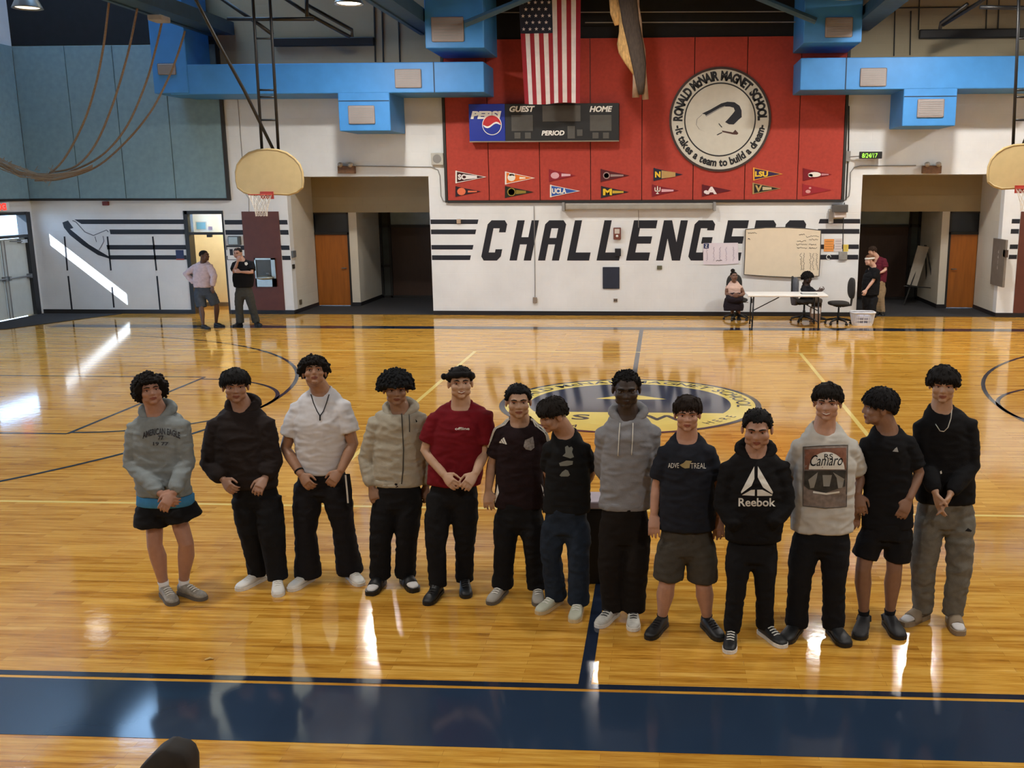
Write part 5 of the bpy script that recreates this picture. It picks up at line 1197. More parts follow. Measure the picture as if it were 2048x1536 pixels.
def hair(kind, X, m, parent, seed):
    # front hairline, side line, back line (head-local z), thickness top/side, lumpiness, frequency, curl tufts, fringe locks
    fr, si, ba, tt, ts, lump, fq, tuft, lock = {'curly': (.050, -.050, -.07, .034, .046, .010, 42, 330, 0), 'afro': (.040, -.006, -.05, .032, .034, .008, 48, 330, 0), 'bigafro': (.026, -.006, -.05, .042, .046, .008, 48, 380, 0), 'mop': (.042, -.012, -.06, .028, .030, .006, 30, 0, 22),
        'short': (.064, .004, -.045, .020, .010, .003, 50, 0, 0), 'bowl': (.040, .008, -.05, .028, .022, .004, 40, 0, 18), 'twist': (.068, .012, -.04, .010, .006, .003, 75, 260, 0), 'fringe': (.036, .0, -.055, .026, .020, .005, 34, 0, 20), 'wavy': (.050, .006, -.05, .028, .016, .006, 36, 0, 18), 'crop': (.064, .014, -.03, .006, .004, .001, 60, 0, 0),
        'long': (.05, -.08, -.09, .02, .03, .006, 30, 0, 0), 'bald': (.075, .03, -.02, .003, .002, .0, 30, 0, 0)}[kind]
    rnd = random.Random(seed*7+1)
    bm = bmesh.new(); bmesh.ops.create_icosphere(bm, subdivisions=5, radius=1.0)
    c = Vector((0, .014, .026)); R = Vector((.074, .094, .083)); off = Vector((seed*2.3, seed*0.7, seed))
    def line(a, d):
        t = a/math.pi
        if t < 0.5: k = min(1, max(0, (t-0.17)/0.25)); k = k*k*(3-2*k); h = fr*(1-k)+si*k
        else: k = (t-0.5)/0.5; h = si*(1-k)+ba*k
        return h+0.008*noise.noise(Vector((d.x*9, d.y*9, 0))+off)
    surf = []
    for v in bm.verts:
        d = v.co.normalized(); p = Vector((c.x+d.x*R.x, c.y+d.y*R.y, c.z+d.z*R.z))
        if p.z < c.z: p.z = c.z+(p.z-c.z)*1.25
        h = line(math.atan2(abs(p.x), -(p.y-c.y)), d)
        up = max(0, min(1, (p.z-c.z)/.06)); th = ts*(1-up)+tt*up
        e = max(0, min(1, (p.z-h)/0.012)); e = e*e*(3-2*e)
        ln = noise.noise(p*fq+off)+0.5*noise.noise(p*fq*2+off)
        t_ = (th+lump*ln)*e-0.014*(1-e)
        nrm = Vector((d.x/R.x, d.y/R.y, d.z/R.z)).normalized()
        q = p+nrm*t_
        if kind == 'long' and q.z < 0: q.z *= 1.5
        if e > 0.6: surf.append((q, nrm))
        v.co = X @ q
    bm.verts.index_update()
    mb = MB().add([v.co[:] for v in bm.verts], [[v.index for v in f.verts] for f in bm.faces]); bm.free()
    for k in range(tuft):                           # curls
        q, nrm = rnd.choice(surf); r = rnd.uniform(.006, .012) if kind != 'twist' else rnd.uniform(.005, .007)
        mb.ell(X @ (q+nrm*rnd.uniform(-.002, .006)), (r*rnd.uniform(.8, 1.2), r*rnd.uniform(.8, 1.2), r*rnd.uniform(.8, 1.3)), 7, 5)
    for k in range(lock):                           # locks hanging over the forehead and temples
        a = -1.15+2.3*(k+rnd.uniform(.2, .8))/lock; d = Vector((math.sin(a), -math.cos(a), 0))
        h = line(abs(a), d); z0 = h+.022; z1 = h-rnd.uniform(.004, .016)
        def at(z, o):
            s2 = math.sqrt(max(.05, 1-((z-c.z)/R.z)**2)); return X @ Vector((c.x+d.x*(R.x*s2+o)+rnd.uniform(-.004, .004), c.y+d.y*(R.y*s2+o), z))
        o_ = (ts+tt)/2
        mb.limb([at(z0+.012, o_*.75), at((z0+z1)/2+.006, o_*.62), at(z1, .007)], [.0085, .0075, .0025], 6)
    if kind in ('mop', 'bowl', 'fringe', 'wavy', 'short', 'long'):    # combed locks lying on the crown
        crown = Vector((0, .035, .125))
        for k in range(170 if kind != 'short' else 90):
            q, nrm = rnd.choice(surf); t = q-crown; t = (t-nrm*t.dot(nrm))
            if t.length < 1e-4: continue
            t = (t.normalized()+Vector((rnd.uniform(-.35, .35), rnd.uniform(-.2, .2), 0))).normalized(); L_ = rnd.uniform(.022, .04)*(0.6 if kind == 'short' else 1); r = rnd.uniform(.0045, .0075)
            side = nrm.cross(t)
            mb.limb([X @ (q-t*L_*.5-nrm*.003), X @ (q+nrm*.0025), X @ (q+t*L_*.5-nrm*rnd.uniform(.0, .006))], [r*.5, r, r*.3], 5)
    return mb.build('hair', m, parent, True, origin=X.translation[:])
def hair_mat(col): return mat('hair_'+col[1:], col, 0.75, var=0.4, scale=90, bump=0.5, bscale=260, spec=0.2)

def sring(c, w, d, n=28, p=0.85):
    return [Vector((c.x+w*math.copysign(abs(math.cos(t))**p, math.cos(t)), c.y+d*math.copysign(abs(math.sin(t))**p, math.sin(t)), c.z)) for t in [2*math.pi*k/n for k in range(n)]]
def shoe(kind, toe, ang, parent, mats, L=0.285, name='shoe'):
    # toe tip on the floor, ang: heading (0 = to the camera, + = towards +x)
    h = Vector((math.sin(ang), -math.cos(ang), 0)); sd = Vector((math.cos(ang), math.sin(ang), 0)); heel = Vector(toe)-h*L; heel.z = 0
    def P(x, y, z): q = heel+h*x*L/0.285+sd*y; q.z = z; return q
    def section(x, w, z0, z1, n=14, flat=0.7): return [P(x, w*math.copysign(abs(math.cos(t))**0.8, math.cos(t)), z0+(z1-z0)*(0.5+0.5*math.copysign(abs(math.sin(t))**flat, math.sin(t)))) for t in [2*math.pi*k/n for k in range(n)]]
    root = None
    fat = 1.0 if kind != 'clog' else 1.14
    if kind in ('sneaker', 'clog', 'high'):
        prof = ((0.004, .022, .075), (.02, .032, .092), (.06, .037, .10 if kind != 'high' else .14), (.105, .038, .092 if kind != 'high' else .12), (.14, .040, .078), (.18, .045, .064), (.22, .047, .056), (.25, .042, .05), (.27, .032, .043), (.280, .018, .034))
        root = MB().loft([section(x, w*fat, .012, z) for x, w, z in prof]).build(name, mats[0], parent, True)
        so = [(0, .026), (.02, .035), (.06, .038), (.11, .038), (.17, .046), (.22, .050), (.255, .044), (.277, .031), (.288, .013)]
        out = [P(x, w*fat, 0) for x, w in so]+[P(x, -w*fat, 0) for x, w in so[::-1]]
        MB().slab([(q.x, q.y) for q in out], 0.001, 0.026).build('sole', mats[1], root)
        if kind != 'clog':
            for k in range(4):
                x = .125+k*.022; z = .09-k*.008
                MB().limb([P(x, -.022, z-.006), P(x+.003, 0, z+.001), P(x, .022, z-.006)], [.004]*3, 6).build('lace', mats[2], root)
        else:
            MB().tube([P(.06, -.045, .05), P(.02, -.04, .07), P(0.0, 0, .075), P(.02, .04, .07), P(.06, .045, .05)], [(.004, .009)]*5, 6).build('heel_strap', mats[2], root)
    elif kind == 'slide':
        so = [(0, .025), (.02, .038), (.06, .042), (.12, .042), (.18, .049), (.23, .051), (.262, .043), (.283, .026)]
        out = [P(x, w, 0) for x, w in so]+[P(x, -w, 0) for x, w in so[::-1]]
        root = MB().slab([(q.x, q.y) for q in out], 0.001, 0.034).build('slide_sandal', mats[0], parent)
        prof = ((.012, .018, .075), (.03, .028, .10), (.06, .032, .11), (.105, .035, .088), (.15, .038, .074), (.19, .042, .064), (.23, .041, .056), (.255, .032, .050), (.268, .016, .044))
        MB().loft([section(x, w, .030, z) for x, w, z in prof]).build('sock', mats[1], parent, True)
        b = []
        for x in (.125, .155, .20):
            z = .096-(x-.12)*.28
            b.append([P(x, y, zz) for y, zz in ((-.051, .01), (-.050, .035), (-.042, z-.014), (-.02, z-.002), (0, z+.002), (.02, z-.002), (.042, z-.014), (.050, .035), (.051, .01), (.046, .01), (.044, .034), (.038, z-.018), (.0, z-.006), (-.038, z-.018), (-.044, .034), (-.046, .01))])
        MB().loft(b).build('strap', mats[2], root, True)
    ankle = P(.055, 0, .085)
    return root, ankle
def bvh_of(o):
    me = o.data; V = get_v(me)+np.array(WL[o.name]); return BVHTree.FromPolygons([Vector(p) for p in V], [tuple(p.vertices) for p in me.polygons])
class Print:
    """flat print laid on a garment: outlines given in photo pixels are projected on its surface"""
    def __init__(s, garment): s.g = garment; s.t = bvh_of(garment); s.o = Vector((0, 0, CH))
    def hit(s, px, py, lift=0.004):
        d = Vector(ray(px, py)).normalized(); h = s.t.ray_cast(s.o, d)
        if h[0] is None: return None
        return h[0]-d*lift
    def mesh(s, v2, f, name, m, lift=0.004, maxlen=9):
        bm = bmesh.new(); vs = [bm.verts.new((x, y, 0)) for x, y in v2]
        for q in f:
            try: bm.faces.new([vs[i] for i in q])
            except ValueError: pass
        bmesh.ops.triangulate(bm, faces=bm.faces[:])
        for _ in range(4):
            ed = [e for e in bm.edges if e.calc_length() > maxlen]
            if not ed: break
            bmesh.ops.subdivide_edges(bm, edges=ed, cuts=1); bmesh.ops.triangulate(bm, faces=bm.faces[:])
        ok = {}
        for v in bm.verts:
            h = s.hit(v.co.x, v.co.y, lift); ok[v] = h
        bad = [v for v in bm.verts if ok[v] is None]
        for v in bm.verts:
            if ok[v] is not None: v.co = ok[v]
        bmesh.ops.delete(bm, geom=bad, context='VERTS'); bm.verts.index_update()
        if not bm.faces: bm.free(); return None
        mb = MB().add([v.co[:] for v in bm.verts], [[v.index for v in q.verts] for q in bm.faces]); bm.free()
        return mb.build(name, m, s.g, True)
    def poly(s, pts, name, m, lift=0.004): return s.mesh(pts, [tuple(range(len(pts)))], name, m, lift)
    def text(s, t, x0, y0, x1, y1, name, m, shear=0.0, bold=0.0, arc=0.0, lift=0.005, tilt=0.0):
        v, f = text_polys(t, 1.0, shear, bold); xs = [p[0] for p in v]; ys = [p[1] for p in v]
        a0, a1, b0, b1 = min(xs), max(xs), min(ys), max(ys); out = []
        for a, b in v:
            u = (a-a0)/(a1-a0); w = (b-b0)/(b1-b0)
            out.append((x0+(x1-x0)*u, y1+(y0-y1)*w+arc*(2*u-1)**2+tilt*u))
        return s.mesh(out, f, name, m, lift)
    def wrap(s, pts, r, name, m):                   # cord or stripe laid on the surface nearest to points outside it
        q = []
        for p in pts:
            h = s.t.find_nearest(Vector(p))
            if h[0]: q.append(h[0]+h[1]*0.003)
        return MB().tube(q, r, 6).build(name, m, s.g, True)
    def line(s, path, r, name, m, lift=0.004, sub=4):
        pts = []
        for (x0, y0), (x1, y1) in zip(path, path[1:]):
            for k in range(sub):
                h = s.hit(x0+(x1-x0)*k/sub, y0+(y1-y0)*k/sub, lift)
                if h: pts.append(h)
        h = s.hit(*path[-1], lift)
        if h: pts.append(h)
        if len(pts) < 2: return None
        return MB().tube(pts, r, 6).build(name, m, s.g, True)

def person(sp):
    """one standing figure built from joints read off the photograph"""
    det = sp.get('detail', 1.0)
    far = sp.get('far', False)
    feet = sp['feet']
    toes = [on_floor(f[0], f[1]) for f in feet]
    L = sp.get('footlen', 0.285)
    angs = []
    for t, f in zip(toes, feet):               # third entry: pixel column of the ankle, gives the heading
        if len(f) > 3: angs.append(math.radians(f[3])); continue
        dx = t.x-on_plane(f[2], f[1]-60*0.3, t.y+0.17).x
        angs.append(math.asin(max(-0.94, min(0.94, dx/(L*0.8)))))
    hs = [Vector((math.sin(a), -math.cos(a), 0)) for a in angs]
    ank = []
    for t, h in zip(toes, hs): a = t-h*(L*0.80); a.z = 0.085; ank.append(a)
    Y0 = sp.get('Y', (ank[0].y+ank[1].y)/2)
    S = scale_at(Y0, sp['head'][0], 900 if not far else 560)
    J = lambda px, py, d=0.0: on_plane(px, py, Y0+d)
    hx, htop, chin = sp['head'][:3]
    yaw, pit, rol = [math.radians(a) for a in sp.get('face', (0, 0, 0))]
    hh = sp.get('hh', 0.225)*1.0
    leanY = sp.get('headd', -0.03)
    cpt = J(hx, chin, leanY)
    yaw += math.atan2(-cpt.x, cpt.y)             # towards the camera
    Rm = Matrix.Rotation(yaw, 4, 'Z') @ Matrix.Rotation(pit, 4, 'X') @ Matrix.Rotation(rol, 4, 'Y')
    sc = hh/0.225
    chin_off = (Rm @ Vector((0, -.06, -.104)))*sc
    X = Matrix.Translation(cpt-Vector((0, 0, 0))-Vector((chin_off.x, 0, chin_off.z))) @ Rm @ Matrix.Diagonal((sc*1.12, sc*1.04, sc, 1))
    vx = sp.get('voxel', 0.0062 if not far else 0.011)
    mats_skin = skin_mats(sp['skin'], sp['skincol'])
    # ---------------------------------------------------------------- body
    mb = MB(); head_parts(mb, X, sp.get('chub', 1.07))
    nb = J(sp['neck'][0], sp['neck'][1], 0.015); nb.z += sp.get('neckup', 0.035)
    nk = X @ Vector((0, .022, -.055))
    nr = sp.get('neckr', 0.065)
    mb.limb([nk, nk.lerp(nb, 0.55), nb+Vector((0, 0.006, -0.02)), nb+Vector((0, 0.004, -0.075)), nb+Vector((0, 0.01, -0.13))], [(nr, nr), (nr*1.0, nr), (nr*1.12, nr*1.15), (nr*1.25, nr*1.35), (nr*1.1, nr*1.5)], 16)
    hipc = J(sp['hip'][0], sp['hip'][1])
    mb.limb([nb+Vector((0, 0.02, -0.09)), nb.lerp(hipc, 0.5), hipc], [(0.055, 0.10), (0.065, 0.10), (0.07, 0.10)], 16)
    arms = []
    ad = sp.get('armd', [(0, -0.05, -0.14), (0, -0.05, -0.14)])
    ar = sp.get('armr', 0.040)
    for i in (0, 1):
        q = sp['arms'][i]
        if q is None: arms.append(None); continue
        sh = J(q[0][0], q[0][1], ad[i][0]); sh.z -= sp.get('shdown', 0.032); el = J(q[1][0], q[1][1], ad[i][1]); wr = J(q[2][0], q[2][1], ad[i][2])
        arms.append((sh, el, wr))
        we = wr if len(q) > 3 and q[3] else el.lerp(wr, 0.62)
        mb.limb([sh.lerp(nb+Vector((0, 0.01, -0.10)), 0.6), sh, sh.lerp(el, 0.5), el, el.lerp(we, 0.35), we], [0.05, ar*1.2, ar*1.1, ar*0.92, ar*0.95, ar*0.66], 14)
        if len(q) > 3 and q[3]:
            hp = J(q[3][0], q[3][1], q[3][2] if len(q[3]) > 2 else ad[i][2]-0.03)
            hd = hp-wr
            nrm = Vector(q[4]) if len(q) > 4 else Vector((0, 1, 0))
            hand(mb, wr+hd.normalized()*0.012, hd, nrm, ((1 if i == 0 else -1), -0.3, 0.2), sp.get('curl', 0.7), sp.get('hands', 1.0))
    legs = []
    for i in (0, 1):
        k = sp['knees'][i]; kn = J(k[0], k[1], k[2] if len(k) > 2 else -0.03)
        kn.y += (ank[i].y-Y0)*0.5
        hp = hipc+Vector((-0.075 if i == 0 else 0.075, 0.01, 0.0)); legs.append((hp, kn, ank[i]))
        bare = sp.get('bare', False); lr = sp.get('legr', 0.046)
        if bare: mb.limb([hp, hp.lerp(kn, 0.6), kn, kn.lerp(ank[i], 0.3)+Vector((0, 0.012, 0)), kn.lerp(ank[i], 0.7), ank[i], ank[i]+Vector((0, 0, -0.03))], [lr*1.05, lr*1.15, lr*1.05, lr*1.16, lr*0.80, lr*0.62, lr*0.62], 14)
        else: mb.limb([hp, kn, ank[i]], [lr, lr*0.8, lr*0.6], 12)
    me = remesh(mb, vx, 2, 0.45 if not far else 0.6)
    mi = head_sculpt(me, X, sp.get('smile', 0.0))
    base = (hipc.x, Y0, 0.0)
    body = finish(me, 'person', mats_skin, None, base, mi)
    tag(body, sp['label'], 'person', sp.get('group'))
    # ---------------------------------------------------------------- face
    if sp.get('eyes', True):
        bx = hair_mat(sp['haircol'])
        for k in (-1, 1):
            e = MB().ell(X @ Vector((k*.031, -.0685, .0095)), (.0125*sc, .0085*sc, .0062*sc), 12, 8, Rm.to_3x3()).build('eye', M_eye, body, True)
            MB().ell(X @ Vector((k*.031, -.0752, .0092)), (.0062*sc, .0030*sc, .0060*sc), 10, 6, Rm.to_3x3()).build('iris', M_iris, e, True)
            MB().limb([X @ Vector((k*(.031+dx), -.0755+abs(dx)*.3, .0150-abs(dx)*.20)) for dx in (-.014, -.006, .006, .014)], [.0022*sc, .0032*sc, .0032*sc, .0022*sc], 6).build('eyelid', mats_skin[1] if not sp.get('lash') else bx, body, True)
            MB().limb([X @ Vector((k*x, y, z)) for x, y, z in ((.014, -.0905, .0305), (.03, -.0875, .0355), (.048, -.073, .0295))], [.0042*sc, .0048*sc, .0026*sc], 6).build('eyebrow', bx, body, True)
        if sp.get('smile', 0) > 0.7:
            MB().limb([X @ Vector(p) for p in ((-.017, -.0835, -.0535), (0, -.0905, -.0575), (.017, -.0835, -.0535))], [(.0045*sc)]*3, 6).build('teeth', M_tooth, body, True)
    if sp.get('hair'):
        hair(sp['hair'], X, hair_mat(sp['haircol']), body, sp.get('seed', 1))
    # ---------------------------------------------------------------- upper garment
    out = {'body': body, 'X': X, 'J': J, 'S': S, 'Y0': Y0, 'nb': nb, 'legs': legs, 'arms': arms, 'ank': ank, 'Rm': Rm, 'sc': sc}
    top = sp['top']; mb = MB()
    tor = top['torso']; dep = top.get('depth', 0.56)
    rings = []
    shs = [q[0] if q else None for q in sp['arms']]
    sxl = shs[0][0] if shs[0] else tor[0][1]; sxr = shs[1][0] if shs[1] else tor[0][2]
    syl = shs[0][1] if shs[0] else tor[0][0]-20; syr = shs[1][1] if shs[1] else tor[0][0]-20
    nd = top.get('neckdrop', 0.0)
    nf = top.get('front', 0.05)
    def tilt(r, k, cy, d): return [p+Vector((0, 0, -nf*k*max(0.0, min(1, -(p.y-cy)/d))**0.8)) for p in r]
    shz = (J(sxl, syl).z+J(sxr, syr).z)/2-sp.get('shdown', 0.032)
    hw = abs(sxr-sxl)/2*S; cxs = J((sxl+sxr)/2, syl).x
    rt = top.get('sleeve', (0.07,))[0]
    rings.append(tilt(sring(nb+Vector((0, 0.006, 0.0)), 0.070, 0.062), 1.25, nb.y, 0.062)); rings.append(tilt(sring(nb+Vector((0, 0.010, -0.010)), 0.084, 0.074), 1.2, nb.y, 0.074))
    zt = shz+rt*0.92
    for f_, k in ((0.25, 0.7), (0.6, 0.35), (1.0, 0.0)):
        w = 0.084+(hw*1.0-0.084)*f_; z = nb.z-0.012+(zt-(nb.z-0.012))*f_**1.35
        c = Vector((nb.x+(cxs-nb.x)*f_, nb.y+0.008, z)); rings.append(tilt(sring(c, w, 0.075+0.022*f_), k, c.y, 0.09))
    c = Vector((cxs, Y0+0.01, shz)); rings.append(sring(c, hw*1.0, 0.112))
    for y, a, b in tor:
        w = (b-a)/2*S; rings.append(sring(J((a+b)/2, y), w, max(0.10, w*dep)))
    mb.loft(rings[::-1])
    for i in (0, 1):
        if arms[i] is None: continue
        sh, el, wr = arms[i]; r = top.get('sleeve', (0.075, 0.065, 0.05))
        sin = sh.lerp(nb+Vector((0, 0.01, -0.1)), 0.55)
        if top.get('short') is not None:
            k = top['short']; e2 = sh.lerp(el, k)
            mb.tube([sin, sh+Vector((0, 0, 0.0)), sh.lerp(e2, 0.5), e2], [(r[0]*0.9), r[0], (r[0]+r[1])/2, r[1]], 16)
        else:
            mb.tube([sin, sh, sh.lerp(el, 0.5), el, el.lerp(wr, 0.5), el.lerp(wr, 0.86), wr], [r[0]*0.9, r[0], (r[0]+r[1])/2, r[1], (r[1]+r[2])/2*1.02, r[2]*1.05, r[2]*0.72], 16)
    me = remesh(mb, 0.0105 if not far else 0.014, 3)
    wrinkle(me, top.get('wr', 0.006)*1.25, 9.0, sp.get('seed', 1))
    g = finish(me, top.get('name', 'shirt'), top['mat'], body, base); out['top'] = g
    if top.get('label'): g['label'] = top['label']
    if top.get('collar', 'crew') == 'crew':
        pts = [nb+Vector((math.sin(t)*0.078, 0.008-math.cos(t)*0.071, -0.004-nf*1.22*max(0.0, math.cos(t))**0.8)) for t in np.linspace(0, 2*math.pi, 33)]
        MB().tube(pts, 0.008, 8, caps=False).build('collar', top.get('collarmat', top['mat']), g, True)
    elif top['collar'] == 'hood':
        mb = MB(); pts = []; rr = []
        for t in np.linspace(0, 2*math.pi, 25):
            b = 0.5-0.5*math.cos(t)             # 0 front .. 1 back
            pts.append(nb+Vector((math.sin(t)*(0.080+0.025*math.sin(b*math.pi)), -0.062*math.cos(t)+0.035*b, -0.045+0.060*b-(0.045*max(0, 1-b*3))))); rr.append((0.020+0.024*b, 0.024+0.024*b))
        mb.tube(pts, rr, 12, caps=False)
        me = remesh(mb, 0.009 if not far else 0.014, 2); wrinkle(me, 0.005, 14, 3)
        finish(me, 'hood', top['mat'], g, base)
    if top.get('band'):                             # ribbed hem
        y, a, b = tor[-1]; w = (b-a)/2*S; c = J((a+b)/2, y)
        MB().loft([sring(c+Vector((0, 0, dz)), w*k, max(0.10, w*dep)*k) for dz, k in ((-0.005, 0.97), (0.0, 1.03), (0.04, 1.035), (0.05, 0.99))]).build('hem_band', top['mat'], g, True)
    # ---------------------------------------------------------------- legs garment
    if sp.get('pants'):
        pa = sp['pants']; mb = MB(); rings = []
        for i, (y, a, b) in enumerate(pa['waist']):
            w = (b-a)/2*S*((0.80, 0.93)[i] if i < 2 else 1.0); rings.append(sring(J((a+b)/2, y), w, max(0.10, w*pa.get('depth', 0.5))))
        mb.loft(rings[::-1])
        y, a, b = pa['waist'][-1]; w = (b-a)/2*S; c = J((a+b)/2, y)
        mb.ell(c+Vector((0, 0, 0.01)), (w*0.62, max(0.085, w*0.42), 0.085), 16, 10)
        for i in (0, 1):
            hp, kn, an = legs[i]; r = pa['r']
            y, a, b = pa['waist'][-1]; w = (b-a)/2*S; c = J((a+b)/2, y)
            top_ = c+Vector(((-0.5 if i == 0 else 0.5)*w, 0, 0.06))
            rr = [x*S if x > 1 else x for x in r]
            if pa.get('shorts'):
                hem = pa['shorts'][i]; e = J(hem[0], hem[1]); e.y += (ank[i].y-Y0)*0.3
                mb.tube([top_, top_.lerp(e, 0.5), e], [(rr[0], rr[0]*0.95), (rr[1], rr[1]), (rr[2], rr[2])], 20)
            else:
                low = an+Vector((0, 0, pa.get('cuff', -0.02)))
                mb.tube([top_, top_.lerp(kn, 0.55), kn, kn.lerp(low, 0.5), low], [(rr[0], rr[0]*0.95), (rr[1], rr[1]), rr[2], rr[3], rr[4]], 18)
        me = remesh(mb, 0.0105 if not far else 0.014, 3)
        wrinkle(me, pa.get('wr', 0.006)*1.2, 9.0, sp.get('seed', 1)+5, (1, 1, 1.6))
        out['pants'] = finish(me, pa.get('name', 'trousers'), pa['mat'], body, base)
        if pa.get('label'): out['pants']['label'] = pa['label']
    # ---------------------------------------------------------------- shoes, socks
    out['shoes'] = []
    for i, (t, f) in enumerate(zip(toes, feet)):
        r, _ = shoe(sp['shoe'][0], t, angs[i], body, sp['shoe'][1], L)
        out['shoes'].append(r)
        if sp.get('sock'):
            lo = ank[i]+Vector((0, 0, -0.02)); hi = ank[i].lerp(legs[i][1], sp.get('sockh', 0.17))
            MB().tube([lo, ank[i], hi], [0.036, 0.034, 0.040], 14).build('sock', sp['sock'], body, True)
    return out
# ------------------------------------------------------------------ the line of boys
def fab(name, col, var=0.12, rough=0.9): return mat('fab_'+name, col, rough, var=var, scale=18, bump=(0.06 if 'tee' in name else 0.2), bscale=160, spec=0.25)
BLK = fab('black', '#121215'); BLK2 = fab('black_soft', '#17161a'); WSOLE = mat('sole_white', '#dcd9d2', 0.5); WSHOE = mat('shoe_white', '#d9d7d2', 0.45, var=0.05); LACE = mat('lace_white', '#e8e6e0', 0.6); BSHOE = mat('shoe_black', '#141416', 0.5); TAN = '#8a5f45'
WHT = mat('print_white', '#dcdad2', 0.7, var=0.03); SOCK = fab('sock_white', '#d6d3d2', 0.04); GSHOE = mat('shoe_grey', '#8b8377', 0.6, var=0.3, scale=40); GSOLE = mat('sole_grey', '#5d5750', 0.6)
G = 'row of boys standing across the court'
def pants(mt, waist, r, **k): return dict(mat=mt, waist=waist, r=r, **k)

# 1 grey hoodie, black shorts
gh = fab('hoodie_grey', '#7d8486', 0.10)
b = person(dict(label='boy in grey lettered hoodie and black shorts with curly dark hair', group=G, seed=1, feet=((350, 1212, 331), (411, 1201, 378)), head=(314, 742, 805), hh=0.2, face=(8, -6, -4), neck=(313, 826), hip=(327, 1010), skin='a', skincol='#96664f', hair='curly', haircol='#15110f',
    arms=(((270, 850), (264, 928), (320, 986), (341, 1003, -0.24)), ((362, 845), (372, 926), (348, 985), (334, 1004, -0.25))), armd=[(0, -0.02, -0.19), (0, -0.02, -0.21)], knees=((311, 1090), (371, 1088)), bare=True, legr=0.052, sock=SOCK, sockh=0.12,
    top=dict(name='hoodie', mat=gh, torso=((872, 266, 368), (930, 270, 374), (988, 274, 382)), sleeve=(0.068, 0.062, 0.05), collar='hood', wr=0.007),
    pants=pants(BLK, ((985, 278, 380), (1008, 275, 388), (1025, 275, 392)), (28, 33, 35), name='shorts', shorts=((307, 1050), (368, 1036))), shoe=('sneaker', (GSHOE, GSOLE, LACE))))
P = Print(b['top']); ink = mat('print_charcoal', '#2a2c33', 0.8)
P.text('AMERICAN EAGLE', 285, 856, 360, 869, 'lettering', ink, bold=0.03, arc=9); P.text('77', 316, 871, 327, 880, 'lettering', ink, bold=0.03); P.text('19 77', 306, 884, 337, 891, 'lettering', ink, bold=0.03)
y, a_, c_ = 1003, 276, 386; S = b['S']; J = b['J']
MB().loft([sring(J((a_+c_)/2, yy), (c_-a_)/2*S*k, 0.118*k) for yy, k in ((1008, 0.99), (1006, 1.02), (990, 1.01), (988, 0.9))]).build('undershirt', fab('shirt_blue', '#3e7fae'), b['body'], True)

# 2 brown hoodie, black trousers
b = person(dict(label='boy in dark brown hoodie and black trousers with white shoes', group=G, seed=2, feet=((474, 1183, 515), (557, 1195, 552)), head=(479, 730, 801), hh=0.222, face=(0, 2, 0), neck=(484, 815), hip=(512, 985), skin='b', skincol='#8a6048', hair='bowl', haircol='#0f0d0d', curl=0.9,
    arms=(((432, 846), (421, 928), (446, 958), (459, 976, -0.18)), ((530, 842), (544, 925), (531, 954), (521, 970, -0.18))), armd=[(0, -0.02, -0.12), (0, -0.02, -0.12)], knees=((500, 1062), (546, 1062)),
    top=dict(name='hoodie', mat=fab('hoodie_brown', '#221b1a'), torso=((870, 430, 532), (920, 432, 545), (950, 444, 554), (972, 458, 553)), sleeve=(0.078, 0.078, 0.058), collar='hood', wr=0.006, depth=0.62, band=True),
    pants=pants(BLK, ((960, 460, 556), (990, 464, 558), (1010, 468, 560)), (27, 27, 25, 21, 20)), shoe=('sneaker', (WSHOE, WSOLE, LACE))))

# 3 white tee
b = person(dict(label='boy in plain white T-shirt with black pendant cord, chin raised', group=G, seed=3, feet=((579, 1184, 613), (723, 1173, 700)), head=(637, 700, 764), hh=0.205, face=(0, -20, 0), neck=(641, 784), hip=(643, 968), skin='c', skincol='#8d5f42', hair='afro', haircol='#171412', curl=0.9, armr=0.046,
    arms=(((596, 812), (571, 896), (601, 947), (620, 976, -0.2)), ((684, 808), (706, 888), (682, 940), (661, 967, -0.2))), armd=[(0, -0.02, -0.14), (0, -0.02, -0.14)], knees=((613, 1060), (684, 1052)),
    top=dict(name='t_shirt', mat=fab('tee_white', '#cfcfd4', 0.05), torso=((842, 588, 694), (895, 592, 692), (930, 596, 690), (944, 598, 689)), sleeve=(0.072, 0.078, 0.05), short=0.66, wr=0.006, depth=0.64),
    pants=pants(BLK2, ((935, 594, 694), (965, 590, 698), (985, 590, 698)), (28, 27, 21, 23, 27), cuff=-0.035), shoe=('sneaker', (WSHOE, WSOLE, LACE))))
P = Print(b['top']); P.line([(622, 789), (627, 806), (634, 822), (640, 832), (647, 822), (653, 806), (658, 789)], 0.0035, 'pendant_cord', BLK); P.line([(640, 830), (640, 841)], 0.005, 'pendant', BLK)
wr = b['arms'][0][2]; el = b['arms'][0][1]; d = (wr-el).normalized(); MB().tube([wr-d*0.03, wr-d*0.018], 0.036, 14).build('wristband', BLK, b['body'], True)
q = J = b['J']; s0, s1 = J(690, 950, -0.14), J(699, 1012, -0.13)
st = MB().tube([J(694, 948, -0.12), J(698, 980, -0.12), J(699, 1013, -0.12)], [(0.008, 0.022), (0.008, 0.024), (0.008, 0.02)], 8).build('hanging_strap', BLK, b['body']); MB().tube([J(691, 950, -0.131), J(694, 980, -0.131), J(696, 1006, -0.131)], [(0.004, 0.007)]*3, 6).build('strap_stripe', WHT, st)

